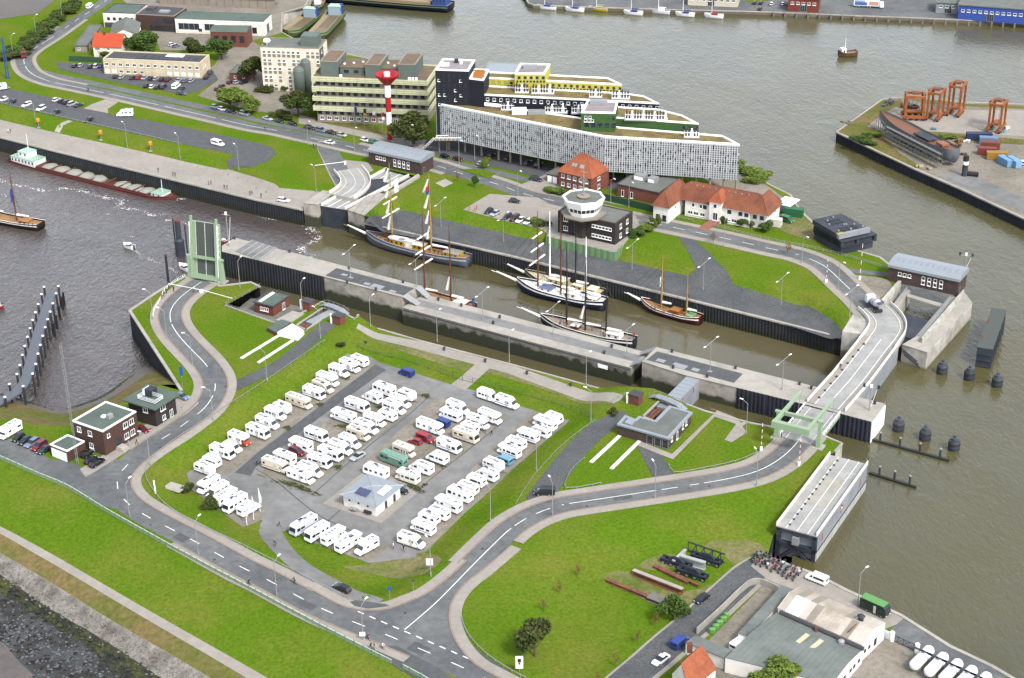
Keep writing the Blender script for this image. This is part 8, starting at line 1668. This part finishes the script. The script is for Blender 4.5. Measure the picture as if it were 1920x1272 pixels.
# boom barriers, signs, posts
def barrier(label, x, y, x2, y2, up=False):
    p, q = gp(x, y), gp(x2, y2); d = q-p; r = thing('boom_barrier', label, 'barrier', p, math.atan2(d.y, d.x)); MB().box(-.3, .3, -.25, .25, 0, 1.2).build('cabinet', 'white', r); L = d.length
    for k in range(8): a, b = L*k/8, L*(k+1)/8; (MB().box(-.06, .06, -.05, .05, 1+a, 1+b) if up else MB().box(a, b, -.05, .05, 1.0, 1.14)).build('boom', 'white' if k % 2 else ('sign_red' if up else 'white'), r)
barrier('white lowered boom barrier across the road at the raised bridge', 377, 550, 316, 538); barrier('lowered boom barrier on the lawn side of the raised bridge', 379, 550, 436, 566); barrier('boom barrier across the gate approach by the west gatehouse', 647, 309, 590, 316); barrier('raised boom barrier before the east gatehouse', 1612, 525, 1630, 500, True); barrier('raised boom barrier left of the lowered drawbridge', 1498, 874, 1510, 850, True); barrier('raised boom barrier at the road bend before the drawbridge', 1427, 846, 1440, 822, True); barrier('raised boom barrier on the road side near the mixer truck', 1549, 531, 1560, 515, True)
def sign(label, x, y, c, w_=.8, h_=.8, z=2.2, rz=0, name='road_sign'):
    p = gp(x, y); r = thing(name, label, 'sign', p, rz); MB().tube((0, 0.05, 0), (0, .05, z+h_), .05).build('post', 'galv', r); MB().box(-w_/2, w_/2, -.04, .02, z, z+h_).build('plate', P(c), r)
sign('blue camper parking sign at the junction corner', 731, 1123, '#3a63b4', .9, .9, 2.2); sign('dark small sign post right of the junction corner', 775, 1110, '#4a5a4a', .5, .6, 2.6); sign('white board on the lamp post of the lock road', 806, 1070, '#f0f0ee', 1.5, 1.7, 1.4); sign('white board beside the lamp at the front pavement', 680, 1202, '#f0f0ee', 1.2, 1.0, 1.2); sign('tall blue parking sign by the dyke road bend', 343, 730, '#2f62c0', .9, 2.6, 4.0); sign('white direction board with black mark at the bottom edge', 974, 1263, '#f2f2f0', 1.5, 3.0, 1.2)
for lab, x, y in (('yellow lantern buoy mark on the grass bank, left', 73, 240), ('yellow lantern buoy mark on the grass bank, middle', 190, 263), ('yellow lantern buoy mark on the grass bank, right', 283, 284)): p = gp(x, y); r = thing('quay_beacon', lab, 'beacon', p, 0, 'yellow quay beacons'); MB().tube((0, 0, 0), (0, 0, 2.2), .12).build('post', 'galv', r); MB().lathe([(.4, 2.2), (.75, 2.5), (.75, 3.5), (.4, 3.8)], 8).build('lantern', P('#e8a32a'), r); MB().box(-.6, .6, -.6, .6, 0, .25).build('footing', 'concrete', r)
for x, y, lab in ((488, 960, 'white and blue pennant flag at the camper park entrance, left'), (463, 985, 'white pennant flag beside the corner campers'), (476, 975, 'white flagpole between the two pennants')): p = gp(x, y); r = thing('flagpole', lab, 'flagpole', p, R(-30)); MB().tube((0, 0, 0), (0, 0, 6.5), .07, .04).build('pole', 'white', r); MB().ring([[(.05, 0, 6.3), (.05, 0, 2.6), (.5, 0, 2.3), (.75, 0, 4.0)], [(.05, .03, 6.3), (.05, .03, 2.6), (.5, .03, 2.3), (.75, .03, 4.0)]]).build('pennant', P('#e4ecf6'), r)
# signal masts
for lab, p, h_ in (('grey signal mast with lamps on the pier end', at(1630, 770, .1), 7), ('grey signal mast beside the raised drawbridge', at(429, 462, .1), 11), ('blue grey signal gantry behind the east gatehouse', at(1808, 512, 0), 6)):
    r = thing('signal_mast', lab, 'signal mast', p, R(-20)); MB().tube((0, 0, 0), (0, 0, h_), .2, .14, 8).build('mast', 'galv', r); MB().box(-2, 2, -.1, .1, h_-.6, h_-.4).build('crossarm', 'galv', r)
    for x in (-1.8, 0, 1.8): MB().box(x-.3, x+.3, -.3, .1, h_-.4, h_+.5).build('signal_lamp', 'steel_dark' if x else 'white', r)
    MB().tube((.2, 0, 1), (1.4, 0, h_-1), .06).build('ladder', 'white', r)
r = thing('lattice_mast', 'blue lattice mast standing at the left edge', 'mast', gp(15, 148)); [MB().tube((x, y, 0), (x*.5, y*.5, 17), .14).build('leg', P('#3f62a8'), r) for x in (-.5, .5) for y in (-.5, .5)]; [MB().tube((-.5+.02*k, -.4, k), (.5-.02*k, -.4, k+1.4), .06).build('brace', P('#3f62a8'), r) for k in range(0, 16, 2)]
p = gp(146, 873); r = thing('radio_mast', 'thin guyed lattice mast beside the brick garage', 'mast', p); [MB().tube((x, y, 0), (x, y, 33), .045, n=4).build('leg', 'galv', r) for x, y in ((-.25, 0), (.25, 0), (0, .4))]; stuff(MB().path([((-.25, .25)[k % 2], (0, .2)[k % 2], k*.8) for k in range(42)], .03, 3).build('bracing', 'galv', r))
# steel parts stored on the meadow
mat('bogie_blue', srgb('#2a3140'), .6, var=.2, scale=1)
def beam(label, A, B, w_, h_, m, cat='steel beam', name='steel_beam', rust=False):
    p, q = gp(*A), gp(*B); d = q-p; r = thing(name, label, cat, p, math.atan2(d.y, d.x)); L = d.length; MB().box(0, L, -w_/2, w_/2, h_*.85, h_).build('top_flange', m, r); MB().box(0, L, -.08, .08, .12, h_*.85).build('web', m, r); MB().box(0, L, -w_/2, w_/2, 0, .12).build('bottom_flange', m, r); return r, L
r, L = beam('rusty girder with pale top and upright rails in the meadow', (1187, 1077), (1280, 1114), 1.3, 1.2, 'rust'); MB().box(0, L, -.5, .5, 1.2, 1.26).build('walk_plate', 'concrete', r); [MB().tube((L*k/10, .6, 1.2), (L*k/10, .6, 2.3), .06).build('stanchion', 'rust', r) for k in range(11)]
beam('dark rusty rail bundle lying left of the others', (1137, 1090), (1238, 1132), .9, .6, 'rust'); beam('thin rusty beam behind the pale topped girder', (1225, 1064), (1290, 1096), .6, .5, 'rust'); beam('long rusty beam nearest the bogie frames', (1228, 1062), (1310, 1102), .6, .5, 'rust'); beam('short dark timber stack at the end of the rails', (1218, 1122), (1243, 1132), 2.6, 1.0, 'concrete_dark', 'timber stack', 'timber_stack')
for lab, x, y in (('left dark bogie frame with wheels on the meadow', 1268, 1062), ('right dark bogie frame with wheels on the meadow', 1325, 1055), ('front dark bogie frame with wheels on the meadow', 1298, 1082)):
    r = thing('gate_bogie', lab, 'bogie', gp(x, y), R(-32)); MB().box(-3.6, 3.6, -.9, -.5, .8, 1.5).box(-3.6, 3.6, .5, .9, .8, 1.5).box(-3.4, -2.8, -.9, .9, .9, 1.4).box(2.8, 3.4, -.9, .9, .9, 1.4).box(-.3, .3, -.9, .9, .9, 1.4).build('frame', 'bogie_blue', r)
    for k in range(4):
        for s in (-1, 1): o = inst(wheel_mesh(.55, .3), 'wheel', r, (-2.9+k*1.9, s*.7, .55))
    MB().ring([[(-2, -.4, 1.5), (2, -.4, 1.5), (2, .4, 1.5), (-2, .4, 1.5)], [(-.9, -.3, 2.3), (.9, -.3, 2.3), (.9, .3, 2.3), (-.9, .3, 2.3)]]).build('equaliser', 'bogie_blue', r)
a_, b_ = gp(1290, 1035), gp(1358, 1062); d = b_-a_; r = thing('lattice_girder', 'dark lattice girder standing behind the bogie frames', 'girder', a_, math.atan2(d.y, d.x)); L = d.length
for z in (.4, 2.6): MB().tube((0, 0, z), (L, 0, z), .18).build('chord', 'bogie_blue', r)
for k in range(9): MB().tube((L*k/9, 0, .4), (L*(k+1)/9, 0, 2.6) if k % 2 else (L*k/9, 0, 2.6), .1).build('brace', 'bogie_blue', r)
r, L = beam('pale grey plate beam between the bogie frames', (1276, 1055), (1322, 1070), .9, 2.0, 'gate_pale'); beam('pale grey arm leaning on the left bogie', (1262, 1064), (1285, 1040), .7, 1.8, 'gate_pale')
cm = MB().lathe([(.45, 0), (.55, .3), (.55, 1.2), (.3, 1.4)], 8).mesh('green_bin', P('#6fae54'))
for k in range(9): o = inst(cm, 'barrel', None, gp(1333+k*3.6, 1188-k*3.6+(k % 2)*3)); o.rotation_euler = (0, 0, 0); tag(o, 'light green barrel in the yard row, %s from the left' % ORD[k], 'barrel', 'green barrels')
# hut, shelter and container by the villa
container('green site hut with white roof beside the harbour', 1488, 405, R(-20), '#2f7a50', 6, 0, 2.6); container('pale box container in front of the villa wing', 1455, 424, R(-20), '#d9d8cf', 3.5, 0, 2.4)
r, L, D, H = blk('canopy_shelter', 'open shelter with white canopy roof behind the villa', (1458, 381), (1480, 386), None, 3.0, 'white', D=6, cat='shelter', body=False); MB().box(-.5, L+.5, -.5, D+.5, H-.2, H+.1).build('canopy', 'white', r); [MB().tube((x, y, 0), (x, y, H-.2), .12).build('column', 'galv', r) for x in (0, L) for y in (0, D)]
# far quay sheds
for lab, FL, FR, c, hgt2, D_ in (('long blue shed with window strip on the far quay', (1798, 10), (1935, 20), '#3c5cb8', 6.5, 14), ('red brick shed with white door on the far quay', (1478, -3), (1536, 0), '#8a4034', 6, 12), ('pale low shed behind the yachts', (1290, -6), (1384, -2), '#d8cdb8', 4, 12), ('grey canopy shed next to the blue shed', (1756, 6), (1797, 8), '#9aa0a4', 4.5, 12)):
    a, L, rz, _ = frame(FL, FR, FQZ+hgt2); r = thing('quay_shed', lab, 'shed', (a.x, a.y, FQZ), rz); MB().box(0, L, 0, D_, 0, hgt2).build('wall', P(c), r); MB().box(-.4, L+.4, -.4, D_+.4, hgt2, hgt2+.4).build('roof', 'roof_grey', r); row(r, 'f', L, D_, 2, L-2, max(3, int(L/2.6)), hgt2*.55, 1.4, 1.2); window(r, L*.4, 0, .1, 0, 3, 3.4, 'g', 'door')
for i in range(22): p = at(1450+i*21.5, 23.2+i*1.0, FQZ); tag(MB().box(-.35, .35, -.5, .05, -2.4, .3).build('fender_post', 'concrete_dark', loc=p+Vector((0, -.6, 0))), 'pale fender post on the far quay wall, %s from the left' % ORD[i], 'fender', 'far quay fender posts')

# ------------------------------------------------------------------ trees, bushes and hedges
def leafmat(n, c, c2): mat(n, c, .85, var=.35, scale=.9, col2=c2, scale2=.35, mix2=.5, spec=.15)
leafmat('leaf', (.055, .092, .018), (.038, .068, .014)); leafmat('leaf_light', (.10, .14, .022), (.075, .11, .02)); leafmat('leaf_dark', (.040, .058, .015), (.055, .062, .018)); leafmat('leaf_red', (.15, .065, .03), (.12, .09, .03)); mat('bark', (.07, .05, .035), .95, var=.3, scale=3)
def crown_mesh(seed, rx, rz_, m, n, leaf):
    q = random.Random(seed); mb = MB(); lob = [(Vector((q.gauss(0, .42), q.gauss(0, .42), q.uniform(-.45, .55))), q.uniform(.38, .62)) for _ in range(9)]
    for i in range(n):
        c, s = q.choice(lob); v = Vector((q.gauss(0, 1), q.gauss(0, 1), q.gauss(0, 1))).normalized()*s*(q.random()**.35); p = c+v; p = Vector((p.x*rx, p.y*rx, p.z*rz_)); s2 = leaf*q.uniform(.6, 1.4)
        u = Vector((q.gauss(0, 1), q.gauss(0, 1), q.gauss(0, .6))).normalized()*s2; w_ = u.cross(Vector((q.gauss(0, 1), q.gauss(0, 1), q.gauss(0, 1)))).normalized()*s2*.7; mb.add([p-u, p+w_, p+u, p-w_], [(0, 1, 2, 3)])
    return mb.mesh('crown', m)
CRW = {}
def tree(label, x, y, h_, w_, m='leaf', name='tree', trunk=True, seed=0, group=None, pt=None):
    p = pt or gp(x, y); r = thing(name, label, 'tree' if trunk else 'bush', p, seed*1.7, group); k = (m, seed % 3, round(w_/h_, 1)); th = h_*.22 if trunk else .1
    cm = CRW.get(k) or CRW.setdefault(k, crown_mesh(seed % 3+len(m), 1, 1, m, 260 if m == 'leaf_red' else 3400, .095)); o = inst(cm, 'crown', r, (0, 0, th+(h_-th)*.5)); o.scale = (w_*.62, w_*.62, (h_-th)*.56)
    t = MB().tube((0, 0, -.2), (0, 0, h_*.5), .05*w_, .025*w_, 7)
    for k in range(5): a = k*1.26+seed; t.tube((0, 0, h_*(.2+.05*k)), (math.cos(a)*w_*.3, math.sin(a)*w_*.3, h_*(.5+.05*k)), .025*w_, .008*w_, 5)
    t.build('trunk' if trunk else 'stems', 'bark', r)
for i, (lab, x, y, h_, w_, m) in enumerate((('dark round tree alone on the meadow', 1003, 1231, 9, 6.2, 'leaf_dark'), ('small green tree beside the rusty girders', 1263, 1163, 5.5, 4.2, 'leaf'), ('bright green tree at the bottom edge before the workshop', 1458, 1290, 6, 7, 'leaf_light'), ('leafy tree left of a pair behind the beige office', 252, 101, 8, 7, 'leaf'), ('leafy tree right of a pair behind the beige office', 276, 102, 9, 8.5, 'leaf'), ('reddish brown tree behind the beige office end', 366, 106, 7.5, 7, 'leaf_dark'), ('green tree before the brick workshop', 416, 112, 9, 8, 'leaf'), ('dark tree left of the white office block', 477, 152, 10, 9, 'leaf_dark'), ('bright round tree by the office yard, left', 433, 206, 9, 9.5, 'leaf_light'), ('bright round tree by the office yard, right', 466, 212, 6.5, 7.5, 'leaf_light'), ('dark tree beside the institute, left', 560, 218, 10, 9, 'leaf_dark'), ('green tree beside the institute, right', 578, 219, 9, 8, 'leaf'), ('large dark tree behind the light tower', 776, 270, 11.5, 11, 'leaf_dark'), ('young tree on the kerb opposite the control tower', 1230, 429, 4.5, 2.2, 'leaf_light'), ('thin young tree along the harbour road lawn', 1337, 457, 4, 1.8, 'leaf_red'), ('young tree by the memorial slab', 890, 352, 4, 2, 'leaf'), ('thin young tree left of the memorial kerb', 858, 340, 3.5, 1.6, 'leaf_red'), ('small tree at the kerb before the screened office', 912, 315, 4, 3, 'leaf_light'), ('thin young tree at the bend before the stacked gates', 1476, 478, 4.5, 1.8, 'leaf_red'))): tree(lab, x, y, h_, w_, m, 'tree', True, i)
for i, (x, y) in enumerate(((1083, 1082), (1049, 1112), (1019, 1148), (1228, 1174), (1196, 1206), (1155, 1250), (1120, 1283))): tree('thin red leaved sapling on the meadow, %s from the top' % ORD[i], x, y, 3.4, 1.2, 'leaf_red', 'sapling', True, i, 'meadow saplings')
for i, (lab, x, y, h_, w_, m) in enumerate((('dark bush left of the corner campers', 354, 924, 2.6, 2.8, 'leaf_dark'), ('dark bush in front of the corner campers', 395, 953, 3.2, 3.2, 'leaf_dark'), ('bush before the villa wing, left', 1397, 424, 3, 4, 'leaf'), ('bush before the villa wing, right', 1434, 432, 3, 4.4, 'leaf'), ('bush beside the villa entrance ramp', 1355, 417, 2.5, 2.6, 'leaf'), ('low bush by the brick house', 1040, 362, 2, 5, 'leaf_light'), ('low bush right of the brick house', 1062, 366, 2, 4, 'leaf'), ('hedge bush at the control building corner, left', 1196, 441, 2, 4.5, 'leaf'), ('hedge bush at the control building corner, right', 1212, 432, 2, 4.5, 'leaf_light'), ('hedge bush by the control car park, left', 1002, 420, 1.8, 4, 'leaf_light'), ('hedge bush by the control car park, right', 1016, 424, 1.8, 3.5, 'leaf'), ('bush at the foot of the white office', 545, 168, 4, 6, 'leaf_dark'), ('bush row at the foot of the white office, left', 500, 171, 2.4, 6, 'leaf_dark'), ('low bush by the parked cars of the institute', 530, 222, 3, 6, 'leaf_dark'), ('bush by the flat gatehouse fence', 1150, 778, 1.8, 2.2, 'leaf_dark'), ('shrub at the foot of the red roofed house', 195, 108, 3, 4, 'leaf'), ('shrubs on the bank behind the screened office, left', 1400, 322, 2.5, 8, 'leaf_light'), ('shrubs on the bank behind the screened office, right', 1425, 336, 2.5, 8, 'leaf_light'), ('shrubs on the bank above the river, small', 640, 652, 1.8, 2, 'leaf_dark'), ('green scrub on the peninsula point', 1620, 268, 2.2, 6, 'leaf'), ('green scrub below the ship hull', 1640, 256, 2, 5, 'leaf_light'), ('scrub at the carriers of the peninsula', 1770, 262, 2, 6, 'leaf_light'))):
    pt = at(x, y, MID) if 'peninsula' in lab or 'ship hull' in lab else None; tree(lab, x, y, h_, w_, m, 'bush', False, i, None, pt)
for i in range(13): t = i/12; tree('clump of the hedge along the upper left road, %s from the bottom' % ORD[i], 22+t*118, 112-t*100, 3, 7, 'leaf' if i % 2 else 'leaf_dark', 'hedge_clump', False, i, 'roadside hedge')
hm = crown_mesh(77, 1, 1, 'leaf_dark', 500, .11)
for i, (A, B) in enumerate((((613, 793), (656, 807)), ((482, 890), (576, 922)), ((640, 706), (650, 712)), ((523, 800), (540, 806)), ((590, 755), (600, 762)), ((745, 905), (785, 921)), ((810, 866), (830, 876)), ((842, 836), (862, 846)), ((782, 738), (800, 746)), ((620, 872), (634, 880)), ((545, 862), (556, 868)), ((700, 760), (712, 768)))):
    p, q = gp(*A), gp(*B); d = q-p; o = inst(hm, 'low_hedge', None, (p+q)/2, math.atan2(d.y, d.x)); o.scale = (d.length*.62, 1.5, .8); tag(o, 'low planted strip between camper pitches, %s in order' % ORD[i], 'hedge', 'planted strips')

o = MB().box(-.35, .35, -.07, -.03, 2.7, 3.6).box(-.2, .2, -.07, -.03, 2.2, 2.6).build('board_mark', 'rubber'); o.parent = bpy.data.objects['road_sign.005']
for nm, l, w_, m in (('tyre_track', [(950, 1262), (892, 1225), (862, 1190), (856, 1150), (866, 1118), (900, 1080), (950, 1028)], .35, 'asphalt_dark'), ('tyre_track', [(955, 1262), (896, 1222), (868, 1188), (862, 1152), (872, 1121), (906, 1083), (955, 1032)], .3, 'asphalt_dark'), ('sealed_crack', [(480, 880), (520, 905), (562, 940), (600, 968), (680, 1005)], .15, 'asphalt_dark'), ('sealed_crack', [(640, 955), (600, 990), (585, 1000)], .15, 'asphalt_dark'), ('sealed_crack', [(806, 742), (770, 775), (700, 830), (640, 880), (590, 925)], .14, 'asphalt_dark'), ('sealed_crack', [(945, 790), (890, 835), (800, 905), (740, 960)], .14, 'asphalt_dark'), ('repair_patch', [(330, 1004), (350, 1014)], 1.2, 'asphalt_dark'), ('repair_patch', [(560, 1128), (590, 1142)], 1.0, 'asphalt_dark'), ('repair_patch', [(1150, 936), (1185, 930)], 1.1, 'asphalt_dark'), ('repair_patch', [(770, 1210), (800, 1224)], 1.5, 'asphalt_dark')):
    pt_ = smooth_path(W(l), 1.5); ribbon(nm, pt_, -w_, w_, .069+.0002*len(nm), m, n=1)
gm = MB().lathe([(.32, 0), (.32, .02)], 10).mesh('drain_cover', 'steel_dark')
for i, (x, y) in enumerate(((282, 985), (402, 1050), (560, 1090), (430, 1028), (655, 1190), (300, 840), (905, 1030), (1100, 950), (1330, 912), (760, 1150), (1250, 428), (1050, 384))): p = gp(x, y); tag(inst(gm, 'drain_cover', None, p+Vector((0, 0, .062))), 'dark round drain cover in the road surface, %s of twelve' % ORD[i], 'drain cover', 'road drain covers')
# loose stones and seaweed on the foreshore
def scatter(name, A, za, B, zb, n, s0, s1, m, seed, flat_=.5):
    q = random.Random(seed); a = smooth_path([at(x, y, za) for x, y in ext(A)], 3); b = smooth_path([at(x, y, zb) for x, y in ext(B)], 3); mb = MB()
    for _ in range(n):
        t, u = q.random(), q.random(); i, j = t*(len(a)-1), t*(len(b)-1); p = a[int(i)].lerp(b[int(j)], u); p += Vector((q.uniform(-1.5, 1.5), q.uniform(-1.5, 1.5), 0)); z = za+(zb-za)*u; s = q.uniform(s0, s1); r0 = q.random()*6
        k = 6; rr = [[(p.x+math.cos(r0+c*6.283/k)*s*f*q.uniform(.7, 1.2), p.y+math.sin(r0+c*6.283/k)*s*f*q.uniform(.6, 1.1), z+h_*s*flat_) for c in range(k)] for f, h_ in ((1, -.3), (.9, .5), (.45, 1))]; mb.ring(rr)
    return stuff(mb.build(name, m))
scatter('revetment_stones', ST, -4.3, SB, -6.6, 1700, .12, .34, 'stone_slope', 1, .35); scatter('seaweed_clumps', SB, -6.6, WB, -7.6, 900, .2, .7, 'weed', 2, .45); scatter('seaweed_clumps', WB, -7.7, [(0, 1195), (40, 1235), (90, 1285)], -8.0, 800, .15, .6, P('#1d1915', rough=.9, var=.3), 3, .3); scatter('shingle', WB, -7.6, [(0, 1195), (40, 1235), (90, 1285)], -8.0, 1500, .12, .4, P('#6d7377', rough=.9, var=.3), 4, .4)
# ------------------------------------------------------------------ people
def person_mesh(pose, cols):
    k = ('person', pose, cols)
    if k in VP: return VP[k]
    J = {'stand': dict(hip=.92, la=(.1, .0), ra=(-.1, .0), hands=((.28, .06, .86), (-.28, .06, .86))), 'walk': dict(hip=.9, la=(.1, .32), ra=(-.1, -.3), hands=((.28, -.2, .92), (-.28, .26, .95))), 'ride': dict(hip=.95, la=(.14, .32), ra=(-.14, .05), hands=((.24, .55, 1.05), (-.24, .55, 1.05)))}[pose]
    h_ = J['hip']; lean = .22 if pose == 'ride' else .03
    V = [(0, 0, h_), (0, lean*.5, h_+.28), (0, lean, h_+.52), (0, lean*1.1, h_+.62), (0, lean*1.2, h_+.74), (0, lean*1.2, h_+.86)]; Rr = [.15, .14, .17, .06, .09, .085]; E = [(0, 1), (1, 2), (2, 3), (3, 4), (4, 5)]
    for s, (fx, fy) in ((1, J['la']), (-1, J['ra'])):
        b = len(V); f0 = .3 if (pose == 'ride' and s > 0) else .08; V += [(s*.1, 0, h_-.05), (s*.11, fy*.6+.06, (h_+f0)*.52), (fx, fy, f0), (fx, fy+.15, f0-.03)]; Rr += [.1, .07, .05, .045]; E += [(0, b), (b, b+1), (b+1, b+2), (b+2, b+3)]
    for s, hd_ in ((1, J['hands'][0]), (-1, J['hands'][1])): b = len(V); V += [(s*.2, lean, h_+.48), (s*.26, (lean+hd_[1])*.5-.04, (h_+.48+hd_[2])*.5), hd_, (hd_[0], hd_[1]+.06, hd_[2]-.08)]; Rr += [.06, .05, .038, .035]; E += [(2, b), (b, b+1), (b+1, b+2), (b+2, b+3)]
    me = bpy.data.meshes.new('body'); me.from_pydata(V, E, []); o = bpy.data.objects.new('t', me); COL.objects.link(o); md = o.modifiers.new('s', 'SKIN'); o.modifiers.new('u', 'SUBSURF').levels = 1
    for i, sv in enumerate(me.skin_vertices[0].data): sv.radius = (Rr[i], Rr[i]*.85); sv.use_root = i == 0
    dg = bpy.context.evaluated_depsgraph_get(); m2 = bpy.data.meshes.new_from_object(o.evaluated_get(dg)); bpy.data.objects.remove(o); m2.materials.clear()
    for c in ('#2a2320', cols[1], cols[0], '#c69878', cols[2]): m2.materials.append(P(c))
    for p in m2.polygons:
        x, y, z = p.center; p.material_index = 0 if z < .1 else 1 if z < h_-.02 and abs(x) < .22 else 4 if z > h_+.86 or (z > h_+.74 and y < lean*1.2-.02) else 3 if z > h_+.6 or (abs(x) > .2 and z < h_+.05) else 2; p.use_smooth = True
    VP[k] = m2; return m2
BK_ = {}
def bicycle(parent):
    if not BK_:
        t = lambda *a: MB().path([Vector(v) for v in a], .025, 4); BK_['f'] = t((0, -.5, .34), (0, -.1, .35), (0, .38, .85), (0, -.2, .8), (0, -.1, .35)).mesh('frame', 'steel_dark'); BK_['h'] = t((-.25, .4, 1.0), (.25, .4, 1.0)).tube((0, .38, .85), (0, .55, .34), .025, n=4).mesh('handlebar', 'chrome'); m = MB(); n = 14
        for i in range(n): a, b = 2*math.pi*i/n, 2*math.pi*(i+1)/n; m.tube((0, math.cos(a)*.33, math.sin(a)*.33), (0, math.cos(b)*.33, math.sin(b)*.33), .025, n=4)
        BK_['w'] = m.mesh('wheel', 'rubber'); BK_['s'] = MB().box(-.08, .08, -.35, -.1, .9, .97).mesh('saddle', 'rubber')
    for n_, m_, l in (('frame', 'f', (0, 0, 0)), ('handlebar', 'h', (0, 0, 0)), ('wheel', 'w', (0, -.52, .34)), ('wheel', 'w', (0, .55, .34)), ('saddle', 's', (0, 0, 0))): inst(BK_[m_], n_, parent, l)
PC = [('#8a2c36', '#2b3144', '#3a2a20'), ('#222731', '#23262e', '#2a211b'), ('#3a4a7a', '#31343c', '#5a4632'), ('#e6e4de', '#4b566e', '#6b5238'), ('#b8302c', '#3b4252', '#4a3828'), ('#9fb8d6', '#c9c4b8', '#7a6246'), ('#4a5a48', '#2d3038', '#2c221b'), ('#d8701e', '#d8701e', '#3a2a20')]
CNAME = ['maroon', 'dark', 'blue', 'white', 'red', 'light blue', 'green', 'orange']
def people(where, items, z=None, pose=None):
    seen = {}
    for i, (x, y, c, *rest) in enumerate(items):
        p = gp(x, y) if z is None else at(x, y, z); ps = rest[0] if rest else ('stand', 'walk')[i % 2]; v = rest[1] if len(rest) > 1 else rng.uniform(0, 6.28)
        o = inst(person_mesh(ps, PC[c]), 'person', None, p+Vector((0, 0, .16 if z is None else .05)), v); k = CNAME[c]; seen[k] = seen.get(k, 0)+1
        tag(o, 'person in %s %s %s%s' % (k, {'ride': 'riding a bicycle', 'walk': 'walking', 'stand': 'standing'}[ps], where, '' if len(items) == 1 else ', %s from the left' % ORD[sorted(items, key=lambda t: t[0]).index(items[i])]), 'person')
        if ps == 'ride': b = thing('bicycle', 'bicycle ridden by the person in %s %s%s' % (k, where, '' if len(items) == 1 else ', %s' % ORD[i]), 'bicycle', p+Vector((0, 0, .16 if z is None else .05)), v); bicycle(b)
people('at the road junction', [(690, 1201, 0, 'ride', 3.9), (696, 1218, 1), (702, 1219, 1), (717, 1218, 3, 'ride', 3.9)]); people('along the dyke road', [(467, 1098, 1, 'ride', 3.9), (553, 1096, 1, 'ride', .8)]); people('on the camper entry road', [(516, 1025, 2, 'ride', 2.9), (524, 989, 0)]); people('by the bottom corner camper', [(738, 1030, 3), (757, 1034, 1)]); people('on the right aisle of the camper park', [(911, 814, 4), (922, 818, 1)]); people('near the left aisle of the camper park', [(482, 874, 2)]); people('before the brick office', [(242, 838, 5), (257, 834, 1)])
people('at the raised drawbridge barrier', [(304, 562, 4), (308, 558, 2), (312, 552, 6), (317, 545, 1), (326, 548, 1), (364, 548, 3)]); people('strolling on the river quay', [(16, 251, 3), (20, 250, 6), (297, 324, 1), (325, 331, 1), (329, 332, 1), (376, 340, 5), (391, 348, 1), (396, 347, 4), (421, 355, 2), (426, 356, 1), (469, 367, 0), (473, 366, 1), (490, 372, 1)]); people('by the control car park', [(880, 396, 7), (890, 398, 7), (894, 395, 7)]); people('on the rolling gate bridge', [(1575, 692, 1), (1577, 688, 3)], .45); people('on the lowered drawbridge walkway', [(1465, 822, 4)], .45); people('on the harbour road', [(166, 173, 1, 'ride', 1.2), (497, 245, 1), (588, 278, 1), (593, 279, 2)])
people('aboard the yellow tall ship', [(700, 446, 4), (706, 449, 1), (713, 452, 6), (722, 456, 1), (760, 463, 3), (785, 470, 1), (806, 475, 6), (815, 477, 1), (822, 478, 4), (862, 485, 7)], WO+2.6); people('aboard the outer schooner', [(1060, 560, 2), (1075, 562, 4), (1100, 566, 1), (1110, 569, 3)], WO+2.4); people('aboard the dark red ketch', [(1222, 582, 2), (1228, 584, 2), (1245, 588, 7), (1262, 594, 4)], WO+1.8); people('aboard the dark clipper', [(1050, 612, 2), (1062, 615, 4), (1080, 618, 0), (1110, 622, 4), (1130, 628, 3)], WO+2.4); people('aboard the wooden sailing barge', [(38, 423, 2), (46, 424, 1), (54, 425, 2), (62, 427, 6)], WO+1.8)
